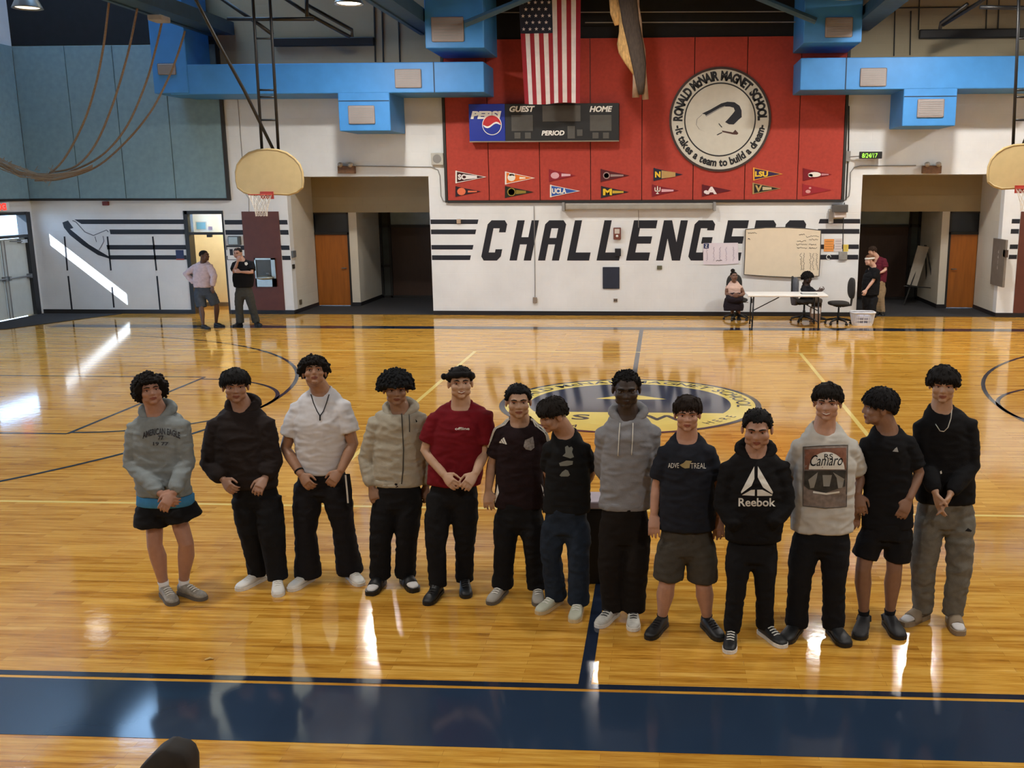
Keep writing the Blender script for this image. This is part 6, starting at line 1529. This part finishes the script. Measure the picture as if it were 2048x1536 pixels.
# 4 cream zip hoodie
ch_ = fab('hoodie_cream', '#a8a293', 0.08)
b = person(dict(label='boy in cream zip hoodie and black trousers with a round dark afro', group=G, seed=4, feet=((739, 1193, 757), (832, 1186, 810)), head=(797, 727, 806), hh=0.218, face=(3, 4, 0), neck=(800, 822), hip=(793, 1000), skin='d', skincol='#825a40', hair='bigafro', haircol='#15171a', curl=1.0,
    arms=(((752, 840), (734, 918), (743, 972), (749, 997)), ((838, 830), (854, 910), (852, 970), (850, 995))), armd=[(0, 0.03, -0.05), (0.02, 0.1, 0.06)], knees=((762, 1078), (812, 1078)),
    top=dict(name='hoodie', mat=ch_, torso=((868, 750, 842), (920, 748, 844), (955, 748, 845), (968, 748, 844)), sleeve=(0.066, 0.062, 0.046), collar='hood', wr=0.008, band=True),
    pants=pants(BLK, ((955, 750, 845), (990, 748, 846), (1012, 748, 845)), (25, 25, 21, 20, 21)), shoe=('slide', (BSHOE, SOCK, BSHOE))))
P = Print(b['top']); P.line([(803, 822), (805, 860), (807, 900), (806, 940), (803, 968)], 0.004, 'zip', mat('zip_dark', '#3a3936', 0.5)); P.line([(818, 822), (819, 846), (819, 864)], 0.003, 'drawstring', mat('string_dark', '#3d3c3a', 0.8)); P.poly([(831, 838), (835, 843), (832, 845)], 'logo', BLK)

# 5 red tee
b = person(dict(label='smiling boy in dark red T-shirt with curly hair tied in a band', group=G, seed=5, feet=((853, 1212, 873), (933, 1198, 927)), head=(926, 727, 793), hh=0.215, face=(4, -2, 0), neck=(922, 812), hip=(907, 1000), skin='e', skincol='#a87f62', hair='short', haircol='#121011', smile=1.0, curl=0.8, armr=0.044,
    arms=(((872, 832), (851, 901), (887, 948), (905, 968, -0.2)), ((970, 828), (968, 906), (952, 945), (937, 966, -0.2))), armd=[(0, -0.02, -0.14), (0, -0.02, -0.14)], knees=((874, 1078), (928, 1078)),
    top=dict(name='t_shirt', mat=fab('tee_red', '#6d0f1b', 0.10), torso=((862, 864, 972), (910, 860, 968), (950, 856, 964), (967, 855, 963)), sleeve=(0.072, 0.074, 0.05), short=0.72, wr=0.006, depth=0.6, front=0.06),
    pants=pants(BLK, ((955, 856, 962), (990, 855, 958), (1005, 855, 956)), (27, 26, 21, 18, 18)), shoe=('high', (BSHOE, BSHOE, BSHOE))))
P = Print(b['top']); P.text('offline', 910, 854.5, 939, 860, 'lettering', WHT, bold=0.02)
X = b['X']; random.seed(3)
hb = MB()
for t in np.linspace(0, 2*math.pi, 40)[:-1]:
    r = 0.021+random.uniform(-0.004, 0.006); hb.ell(X @ Vector((math.sin(t)*0.083, 0.012-math.cos(t)*0.098, 0.050+0.030*math.cos(t)+random.uniform(-0.004, 0.004))), (r, r, r), 8, 6)
me = remesh(hb, 0.008, 1); finish(me, 'hair_band', hair_mat('#121011'), b['body'], X.translation[:])
MB().ell(X @ Vector((-0.108, 0.0, 0.056)), (0.022, 0.02, 0.024), 12, 8).build('hair_knot', hair_mat('#121011'), b['body'], True)

# 6 maroon-black jersey
jm = fab('jersey_maroon', '#1f1216', 0.2)
b = person(dict(label='boy in dark maroon football jersey with white shoulder stripes', group=G, seed=6, feet=((979, 1211, 1003), (1077, 1214, 1074)), head=(1040, 762, 832), hh=0.222, face=(2, 2, 0), neck=(1040, 845), hip=(1038, 1035), skin='f', skincol='#a0765a', hair='short', haircol='#0e0c0e', curl=0.7,
    arms=(((1002, 860), (984, 926), (977, 978), (977, 1004)), ((1078, 860), (1092, 930), (1088, 985), (1085, 1008))), armd=[(0, 0.02, -0.03), (0.02, 0.1, 0.1)], knees=((1010, 1092), (1068, 1092)),
    top=dict(name='jersey', mat=jm, torso=((895, 992, 1086), (950, 992, 1086), (985, 990, 1088), (1012, 989, 1088)), sleeve=(0.064, 0.062, 0.05), short=0.74, wr=0.005, front=0.06),
    pants=pants(BLK, ((1000, 990, 1088), (1030, 989, 1088), (1048, 989, 1086)), (26, 25, 21, 20, 22)), shoe=('sneaker', (mat('shoe_beige', '#9a948a', 0.6), GSOLE, LACE))))
P = Print(b['top'])
for i, sg_ in ((0, -1), (1, 1)):
    sh, el, _w = b['arms'][i]; nb = b['nb']; tip = sh+Vector((sg_*0.05, 0, 0.09)); low = sh.lerp(el, 0.62)+Vector((sg_*0.12, 0, 0.02))
    for k in (-1, 0, 1):
        off = Vector((0, -0.035+0.02*k, 0)); st_ = nb+Vector((sg_*0.075, 0, 0.03))
        pts = [st_.lerp(tip, t)+Vector((0, 0, 0.02))+off for t in np.linspace(0.08, 1, 8)]+[tip.lerp(low, t)+off*1.3 for t in np.linspace(0.15, 0.8, 6)]
        P.wrap(pts, 0.0045, 'shoulder_stripe', WHT)
for q in (((998, 885), (1001, 881), (1004, 886.5), (999, 886)), ((1001.5, 880), (1004, 877.5), (1009, 887.5), (1005.5, 887)), ((1005, 877), (1008, 874.5), (1014, 889), (1010, 888.5))): P.poly(q, 'chest_mark', WHT)
P.poly([(1050, 880), (1058, 877), (1066, 873), (1068, 884), (1069, 895), (1062, 901), (1052, 899), (1047, 893)], 'crest', mat('crest_grey', '#8f8b8a', 0.8, var=0.4, scale=60))
for q in (((983, 1005), (992, 985), (995, 968), (998, 985), (990, 1006)), ((1082, 968), (1086, 975), (1090, 1000), (1086, 985))): P.poly(q, 'side_flash', WHT)

# 7 black tee, jeans, head turned
b = person(dict(label='boy in black printed T-shirt and blue jeans turning his bowed head', group=G, seed=7, feet=((1075, 1230, 1112), (1147, 1247, 1156)), head=(1101, 794, 862), hh=0.21, face=(-62, 22, 0), headd=-0.06, neckup=0.05, neck=(1129, 873), hip=(1131, 1050), skin='g', skincol='#93674c', hair='bowl', haircol='#1b1613',
    arms=(((1102, 890), (1096, 945), (1118, 985)), ((1166, 892), (1182, 945), (1160, 990))), armd=[(0, 0.1, 0.2), (0, 0.1, 0.2)], knees=((1101, 1110), (1158, 1112)),
    top=dict(name='t_shirt', mat=fab('tee_black', '#131416'), torso=((920, 1094, 1176), (960, 1091, 1180), (1000, 1087, 1181), (1022, 1086, 1180)), sleeve=(0.064, 0.062, 0.05), short=0.8, wr=0.005, front=0.05),
    pants=pants(fab('denim', '#1e2836', 0.25), ((1010, 1086, 1179), (1045, 1085, 1180), (1062, 1085, 1180)), (25, 25, 21, 21, 22), name='jeans', cuff=-0.03), shoe=('sneaker', (mat('shoe_mint', '#b9bba9', 0.5), mat('sole_gum', '#c9b48c', 0.5), LACE))))
P = Print(b['top']); pr = mat('print_greygreen', '#787b74', 0.8, var=0.15)
P.poly([(1125, 912), (1131, 906), (1130, 894), (1135, 891), (1138, 895), (1143, 893), (1146, 897), (1144, 904), (1148, 914), (1141, 917)], 'shirt_print', pr); P.poly([(1118, 926), (1126, 923), (1134, 921), (1146, 922), (1145, 929), (1134, 932), (1120, 932)], 'shirt_print', pr); P.poly([(1119, 951), (1124, 944), (1131, 939), (1136, 941), (1140, 950), (1136, 953), (1122, 953)], 'shirt_print', pr)

# 8 grey hoodie
gh2 = fab('hoodie_light', '#84858a', 0.08)
b = person(dict(label='tall boy in light grey hoodie and baggy dark trousers with short twists', group=G, seed=8, feet=((1195, 1257, 1226), (1267, 1264, 1266)), head=(1253, 735, 812), hh=0.232, face=(0, 10, 0), neck=(1256, 830), hip=(1248, 1030), skin='h', skincol='#2e2019', hair='twist', haircol='#100d0c', smile=0.6,
    arms=(((1210, 862), (1208, 938), (1230, 990)), ((1302, 858), (1303, 932), (1282, 990))), armd=[(0.02, 0.1, 0.2), (0.02, 0.1, 0.2)], knees=((1222, 1130), (1272, 1130)),
    top=dict(name='hoodie', mat=gh2, torso=((890, 1206, 1308), (950, 1202, 1304), (1000, 1198, 1300), (1014, 1198, 1300)), sleeve=(0.072, 0.066, 0.05), collar='hood', wr=0.007, band=True),
    pants=pants(fab('trouser_brownblack', '#17120f'), ((1005, 1198, 1300), (1045, 1196, 1302), (1080, 1196, 1302)), (26, 27, 26, 24, 24)), shoe=('sneaker', (mat('shoe_whitegrey', '#c4c2bb', 0.5, var=0.3, scale=14), WSOLE, BSHOE))))
P = Print(b['top']); P.line([(1240, 846), (1238, 870), (1236, 912)], 0.0035, 'drawstring', WHT, 0.006); P.line([(1266, 846), (1265, 880), (1263, 910)], 0.0035, 'drawstring', WHT, 0.006)
for r in b['shoes']:
    pass

# 9 navy tee, grey shorts
b = person(dict(label='boy in navy printed T-shirt and long grey shorts with black shoes', group=G, seed=9, feet=((1296, 1281, 1324), (1443, 1284, 1414)), head=(1374, 788, 858), hh=0.208, face=(0, 2, 0), neck=(1374, 878), hip=(1372, 1085), skin='i', skincol='#a4735a', hair='wavy', haircol='#211711', curl=0.5,
    arms=(((1332, 900), (1314, 972), (1308, 1026), (1308, 1050)), ((1414, 898), (1432, 972), (1436, 1030), (1437, 1054))), armd=[(0, 0.02, -0.03), (0, 0.04, 0.02)], knees=((1333, 1172), (1408, 1174)), bare=True, legr=0.054, sock=BLK, sockh=0.05,
    top=dict(name='t_shirt', mat=fab('tee_navy', '#1d2029'), torso=((935, 1322, 1426), (985, 1318, 1430), (1035, 1316, 1432), (1056, 1315, 1432)), sleeve=(0.068, 0.070, 0.05), short=0.74, wr=0.006, depth=0.62, front=0.055),
    pants=pants(fab('shorts_grey', '#45413a'), ((1040, 1318, 1430), (1085, 1314, 1433), (1105, 1312, 1434)), (29, 31, 31), name='shorts', shorts=((1336, 1156), (1405, 1161))), shoe=('sneaker', (BSHOE, BSHOE, BSHOE))))
P = Print(b['top']); gd = mat('print_gold', '#a89a6e', 0.8)
P.text('ADVE', 1336, 926, 1358, 936, 'lettering', WHT, bold=0.0); P.text('TREAL', 1381, 926, 1412, 937, 'lettering', WHT, bold=0.0); P.poly([(1359, 930), (1367, 926), (1372, 921), (1384, 922), (1380, 928), (1379, 936), (1370, 937), (1364, 934)], 'emblem', gd)

# 10 black hoodie with the big mark
b = person(dict(label='boy in black hoodie with a big white triangle mark, hands in its pocket', group=G, seed=10, feet=((1458, 1309, 1464), (1570, 1297, 1530)), head=(1512, 814, 893), hh=0.228, face=(0, 10, 0), chub=1.13, neck=(1512, 905), hip=(1503, 1100), skin='j', skincol='#9a6d55', hair='short', haircol='#0f0d0e',
    arms=(((1460, 932), (1447, 1010), (1474, 1056)), ((1560, 928), (1570, 1010), (1540, 1052))), armd=[(0, -0.02, -0.13), (0, -0.02, -0.13)], knees=((1474, 1164), (1530, 1164)),
    top=dict(name='hoodie', mat=fab('hoodie_black', '#0f0e10'), torso=((965, 1450, 1570), (1010, 1447, 1570), (1055, 1449, 1566), (1076, 1450, 1562)), sleeve=(0.074, 0.068, 0.052), collar='hood', wr=0.006, depth=0.66, band=True),
    pants=pants(BLK, ((1065, 1450, 1562), (1100, 1449, 1558), (1118, 1449, 1556)), (26, 26, 20, 18, 18)), shoe=('sneaker', (BSHOE, WSOLE, LACE))))
P = Print(b['top']); cv = lambda q: [(1430+x*170/1135, 810+y*230/1536) for x, y in q]
for q in ([(525, 818), (527, 985), (488, 1080), (350, 1182), (347, 1160)], [(572, 816), (775, 1165), (768, 1188), (640, 1100), (570, 965)], [(360, 1205), (480, 1135), (532, 1132), (530, 1213)], [(563, 1132), (630, 1130), (768, 1200), (755, 1214), (563, 1215)]): P.poly(cv(q), 'triangle_mark', WHT)
P.text('Reebok', 1477, 996, 1551, 1013, 'lettering', WHT, bold=0.02)

# 11 white tee with car print
tw = fab('tee_offwhite', '#bdbbb5', 0.06)
b = person(dict(label='smiling boy in white T-shirt with a framed car print and black trousers', group=G, seed=11, feet=((1567, 1289, 1593), (1695, 1296, 1668)), head=(1650, 760, 836), hh=0.215, face=(-3, 2, 0), neck=(1649, 856), hip=(1643, 1080), skin='k', skincol='#a57860', hair='wavy', haircol='#18130f', smile=1.0, curl=0.6,
    arms=(((1602, 888), (1584, 955), (1590, 1012), (1592, 1035)), ((1698, 888), (1716, 955), (1712, 1012), (1710, 1035))), armd=[(0.02, 0.12, 0.12), (0.02, 0.14, 0.16)], knees=((1600, 1156), (1668, 1158)),
    top=dict(name='t_shirt', mat=tw, torso=((925, 1590, 1712), (985, 1585, 1709), (1035, 1582, 1708), (1060, 1581, 1708)), sleeve=(0.072, 0.078, 0.05), short=0.74, wr=0.006, front=0.06),
    pants=pants(BLK, ((1045, 1584, 1706), (1080, 1580, 1704), (1095, 1580, 1702)), (30, 29, 24, 22, 24), cuff=-0.03), shoe=('clog', (BSHOE, BSHOE, BSHOE))))
P = Print(b['top']); c5 = lambda q: [(1560+x*190/1006, 750+y*290/1536) for x, y in q]
pg = mat('print_dimgrey', '#55524e', 0.8, var=0.25, scale=40)
P.poly(c5([(242, 762), (480, 748), (720, 742), (715, 1000), (705, 1395), (480, 1412), (240, 1385), (244, 1000)]), 'print_panel', mat('print_taupe', '#7d7068', 0.8, var=0.3, scale=30), 0.004)
P.poly(c5([(262, 790), (480, 775), (702, 770), (700, 1000), (480, 1005), (262, 1000)]), 'print_sky', mat('print_brown', '#7a4f3c', 0.8, var=0.3, scale=30), 0.006)
P.poly(c5([(255, 1015), (480, 1010), (700, 1010), (690, 1180), (480, 1250), (300, 1210), (255, 1170)]), 'print_car', mat('print_black', '#35332f', 0.8, var=0.4, scale=30), 0.006)
n_ = [(495+190*math.cos(t), 1000-185*math.sin(t)) for t in np.linspace(0, math.pi, 17)]
P.poly(c5(n_), 'print_badge', WHT, 0.0085)
P.text('Camaro', *c5([(320, 850)])[0], *c5([(665, 965)])[0], 'lettering', BLK, shear=0.35, bold=0.0, tilt=-1.5, lift=0.011); P.text('RS', *c5([(470, 835)])[0], *c5([(560, 890)])[0], 'lettering', BLK, lift=0.011)
P.poly(c5([(300, 1110), (400, 1030), (390, 1090), (360, 1195), (320, 1200)]), 'print_fender', mat('print_silver', '#8d8b84', 0.8), 0.0085); P.poly(c5([(560, 1030), (680, 1100), (660, 1195), (615, 1200), (600, 1090)]), 'print_fender', MATS['print_silver'], 0.0085); P.poly(c5([(450, 1060), (550, 1060), (525, 1180), (460, 1180)]), 'print_hood', MATS['print_silver'], 0.0085); P.poly(c5([(350, 1230), (490, 1250), (630, 1230), (630, 1250), (490, 1270), (350, 1250)]), 'print_bumper', WHT, 0.0085)
P.line(c5([(245, 762), (480, 748), (718, 742), (712, 1000), (703, 1395), (480, 1410), (242, 1385), (245, 1000), (245, 762)]), 0.003, 'print_border', pg, 0.005)

# 12 black tee and shorts, profile
b = person(dict(label='boy in plain black T-shirt and black shorts looking aside in profile', group=G, seed=12, feet=((1717, 1281, 1729), (1803, 1281, 1781)), head=(1739, 763, 847), hh=0.228, face=(-76, 4, 0), headd=0.0, neck=(1774, 862), hip=(1767, 1050), skin='l', skincol='#7c543d', hair='fringe', haircol='#131113', curl=0.6,
    arms=(((1738, 882), (1724, 945), (1714, 985), (1721, 1012)), ((1815, 880), (1838, 946), (1819, 996), (1806, 1026))), armd=[(0.02, 0.04, -0.06), (0, 0.0, -0.08)], knees=((1726, 1138), (1789, 1140)), bare=True, legr=0.05, sock=BLK, sockh=0.12,
    top=dict(name='t_shirt', mat=fab('tee_black2', '#0f0f12'), torso=((915, 1730, 1824), (970, 1728, 1824), (1030, 1724, 1826), (1054, 1722, 1826)), sleeve=(0.068, 0.068, 0.05), short=0.78, wr=0.005, front=0.05),
    pants=pants(BLK, ((1040, 1722, 1826), (1060, 1722, 1826), (1075, 1722, 1826)), (26, 27, 27), name='shorts', shorts=((1728, 1112), (1794, 1120))), shoe=('clog', (mat('clog_dark', '#1f1e20', 0.6), BSHOE, BSHOE))))
P = Print(b['top']); P.poly([(1785, 903), (1790, 897), (1794, 894), (1797, 904)], 'chest_mark', mat('print_grey', '#9a9a98', 0.8))

# 13 black sweater, grey sweatpants
sg = mat('slide_taupe', '#8d7c66', 0.7)
b = person(dict(label='tall boy in black sweater with silver chain and grey sweatpants', group=G, seed=13, feet=((1803, 1253, 1843), (1921, 1273, 1908)), head=(1881, 732, 801), hh=0.214, face=(2, 6, 0), neck=(1883, 821), hip=(1890, 1030), skin='m', skincol='#a0765a', hair='mop', haircol='#14100f', curl=0.25,
    arms=(((1848, 846), (1850, 928), (1870, 982), (1879, 1020, -0.22), (1, 0.2, 0)), ((1936, 842), (1940, 932), (1902, 985), (1885, 1022, -0.22), (-1, 0.2, 0))), armd=[(0, -0.02, -0.19), (0, -0.02, -0.19)], knees=((1847, 1138), (1917, 1140)),
    top=dict(name='sweater', mat=fab('sweater_black', '#0d0d10'), torso=((880, 1838, 1946), (930, 1836, 1948), (985, 1832, 1950), (1003, 1831, 1951)), sleeve=(0.074, 0.066, 0.048), wr=0.005, front=0.04),
    pants=pants(fab('sweat_grey', '#6a675f', 0.2), ((990, 1832, 1950), (1025, 1829, 1952), (1050, 1829, 1950)), (30, 28, 24, 22, 20), name='sweatpants', wr=0.009), shoe=('slide', (sg, SOCK, sg))))
P = Print(b['top']); P.line([(1871, 848), (1880, 862), (1888, 863), (1896, 855), (1902, 836), (1904, 815)], 0.0032, 'silver_chain', mat('silver', '#b9b4a8', 0.3, 0.8), 0.006); P.poly([(1880, 943), (1883, 941), (1884, 947), (1881, 948)], 'chest_mark', WHT)
P = Print(b['pants']); P.poly([(1930, 1062), (1936, 1056), (1944, 1061), (1942, 1064)], 'thigh_mark', BLK)
# ------------------------------------------------------------------ people at the far side
person(dict(label='man in pale pink long-sleeved top and grey shorts with hand on hip', seed=21, far=True, feet=((420, 659, 408), (449, 654.5, 430)), head=(415, 497, 521), hh=0.225, face=(62, 0, 0), neck=(407, 524), hip=(408, 578), skin='n', skincol='#4f3122', hair='crop', haircol='#15100d', neckup=0.02,
    arms=(((391, 532), (372, 548), (388, 566)), ((420, 531), (428, 552), (425, 572), (425, 579))), armd=[(0.02, 0.06, 0.02), (-0.02, -0.08, -0.12)], knees=((406, 617), (430, 612)), bare=True, legr=0.05,
    top=dict(name='long_sleeved_top', mat=fab('top_pink', '#c9b6ba', 0.12), torso=((543, 388, 423), (560, 387, 424), (574, 389, 424)), sleeve=(0.075, 0.068, 0.05), wr=0.008, depth=0.66),
    pants=pants(fab('shorts_slate', '#444a52'), ((570, 389, 424), (582, 388, 428), (590, 389, 430)), (0.115, 0.115, 0.105), name='shorts', shorts=((405, 614), (429, 609))), shoe=('sneaker', (BSHOE, BSHOE, BSHOE))))
o = person(dict(label='man in black polo shirt and grey trousers holding hand to chin', seed=22, far=True, feet=((466, 654, 478), (522, 652, 512)), head=(476, 492, 517), hh=0.23, face=(-28, 12, 0), neck=(484, 521), hip=(487, 580), skin='o', skincol='#ab7a63', hair='crop', haircol='#2a211c', neckup=0.02,
    arms=(((470, 528), (468, 544), (475, 524), (477, 515, -0.34), (0.2, 1, 0)), ((502, 526), (504, 545), (482, 544), (474, 543, -0.3), (0, 1, 0))), armd=[(0, -0.12, -0.3), (0, -0.1, -0.28)], knees=((479, 612), (503, 613)),
    top=dict(name='polo_shirt', mat=fab('polo_black', '#111114'), torso=((540, 467, 505), (558, 466, 507), (574, 469, 505)), sleeve=(0.085, 0.085, 0.05), short=0.72, wr=0.006, depth=0.7),
    pants=pants(fab('trouser_grey', '#45443f'), ((570, 470, 504), (584, 470, 506), (592, 471, 506)), (0.105, 0.10, 0.085, 0.08, 0.085)), shoe=('sneaker', (BSHOE, BSHOE, BSHOE))))
P = Print(o['top']); P.poly([(489, 525), (494, 524), (496, 528), (493, 531), (490, 530)], 'badge', WHT)
o = person(dict(label='person in black T-shirt and black trousers standing by the laundry basket', seed=23, far=True, feet=((1724, 641, 1735), (1740, 643, 1746)), head=(1734, 505, 530), hh=0.22, face=(-70, 6, 0), neck=(1746, 532), hip=(1741, 582), skin='p', skincol='#b98a74', hair='short', haircol='#6b4a36', neckup=0.02,
    arms=(((1738, 541), (1734, 560), (1728, 580)), ((1753, 541), (1746, 562), (1733, 579), (1729, 587)) ), armd=[(0.1, 0.1, 0.05), (-0.12, -0.14, -0.18)], knees=((1733, 608), (1744, 610)),
    top=dict(name='t_shirt', mat=fab('tee_black3', '#0e0e11'), torso=((550, 1727, 1761), (565, 1724, 1760), (590, 1722, 1757)), sleeve=(0.085, 0.085, 0.05), short=0.75, wr=0.006, depth=0.7),
    pants=pants(BLK, ((582, 1724, 1756), (592, 1724, 1756), (600, 1725, 1755)), (0.105, 0.10, 0.09, 0.085, 0.09)), shoe=('sneaker', (BSHOE, BSHOE, BSHOE))))
MB().tube([o['X'] @ Vector((math.sin(t)*0.088, 0.012-math.cos(t)*0.105, 0.045)) for t in np.linspace(0, 2*math.pi, 25)], [(0.006, 0.02)]*25, 8, caps=False).build('headband', WHT, o['body'], True)
person(dict(label='person in maroon shirt and khaki trousers standing in the right recess', seed=24, far=True, feet=((1751, 631, 1758), (1766, 632, 1766)), head=(1740, 490, 511), hh=0.2, face=(-60, 4, 0), neck=(1752, 513), hip=(1758, 560), skin='q', skincol='#b58872', hair='wavy', haircol='#3a2b22', neckup=0.02,
    arms=(((1752, 521), (1750, 538), (1752, 556)), ((1768, 520), (1771, 540), (1762, 545), (1757, 545))), armd=[(0.05, 0.05, 0.0), (-0.05, -0.1, -0.16)], knees=((1756, 592), (1762, 594)),
    top=dict(name='shirt', mat=fab('shirt_maroon', '#5e1c2c'), torso=((530, 1748, 1774), (545, 1748, 1774), (564, 1748, 1772)), sleeve=(0.08, 0.078, 0.05), short=0.7, wr=0.006, depth=0.7),
    pants=pants(fab('khaki', '#8f7a5e'), ((560, 1749, 1771), (572, 1749, 1771), (580, 1750, 1770)), (0.09, 0.088, 0.075, 0.07, 0.07)), shoe=('sneaker', (BSHOE, BSHOE, BSHOE))))
o = person(dict(label='seated woman in pale pink sleeveless top and dark skirt', seed=25, far=True, Y=23.45, feet=((1466, 640, 1466), (1478, 641, 1478)), head=(1469, 540, 561), hh=0.21, face=(22, 0, 0), neck=(1468, 564), hip=(1470, 594), skin='r', skincol='#6e4836', hair='crop', haircol='#17110e', neckup=0.02, neckr=0.046, footlen=0.25,
    arms=(((1455, 573), (1453, 588), (1464, 592), (1472, 592, -0.28)), ((1481, 572), (1487, 588), (1480, 591), (1474, 590, -0.27))), armd=[(0, 0, -0.2), (0, 0, -0.2)], armr=0.046, knees=((1462, 600, -0.25), (1478, 600, -0.25)), bare=True, legr=0.05,
    top=dict(name='sleeveless_top', mat=fab('top_blush', '#d8b7a8', 0.05), torso=((578, 1455, 1482), (586, 1456, 1481), (594, 1455, 1482)), sleeve=(0.055, 0.052, 0.05), short=0.12, wr=0.004, front=0.05),
    pants=None, shoe=('sneaker', (BSHOE, BSHOE, BSHOE))))
J = o['J']; sk = MB(); rr = []
k0 = (o['legs'][0][1]+o['legs'][1][1])/2
hp = J(1469, 592); 
sk.limb([hp+Vector((0, 0.05, 0.02)), hp.lerp(k0, 0.5)+Vector((0, 0, 0.02)), k0+Vector((0, -0.03, 0.0))], [(0.2, 0.10), (0.2, 0.10), (0.19, 0.09)], 18)
sk.tube([k0+Vector((-0.02, 0.10, 0.02)), k0+Vector((-0.02, 0.06, -0.15)), k0+Vector((-0.02, 0.05, -0.26))], [(0.12, 0.2), (0.14, 0.235), (0.13, 0.22)], 18)
me = remesh(sk, 0.014, 3); wrinkle(me, 0.008, 9, 4); finish(me, 'skirt', fab('skirt_dark', '#221a20'), o['body'], (hp.x, hp.y, 0))
MB().ell(o['X'] @ Vector((-0.02, 0.02, 0.135)), (0.05, 0.05, 0.045), 12, 8).build('hair_bun', hair_mat('#17110e'), o['body'], True)
o = person(dict(label='woman with big dark hair in dark clothes writing at the table', seed=26, far=True, Y=23.3, feet=((1652, 640, 1640, 62), (1644, 637, 1634, 62)), head=(1618, 536, 566), hh=0.22, face=(60, 10, 0), neck=(1612, 567), hip=(1610, 598), skin='s', skincol='#3a2820', hair='bigafro', haircol='#110e0e', neckup=0.02,
    arms=(((1607, 576), (1612, 590), (1628, 586), (1636, 583, -0.5)), ((1620, 576), (1632, 588), (1638, 583), (1644, 579, -0.5))), armd=[(-0.12, -0.25, -0.42), (0.05, -0.2, -0.42)], knees=((1640, 604, -0.15), (1636, 604, -0.05)),
    top=dict(name='long_sleeved_top', mat=fab('top_charcoal', '#1a1a1f'), torso=((584, 1602, 1626), (592, 1601, 1627), (600, 1601, 1628)), sleeve=(0.07, 0.062, 0.045), wr=0.006, depth=0.8),
    pants=pants(fab('trouser_taupe', '#4a4138'), ((594, 1602, 1628), (602, 1602, 1630)), (0.10, 0.10, 0.085, 0.075, 0.08), depth=0.8), shoe=('sneaker', (BSHOE, BSHOE, BSHOE))))
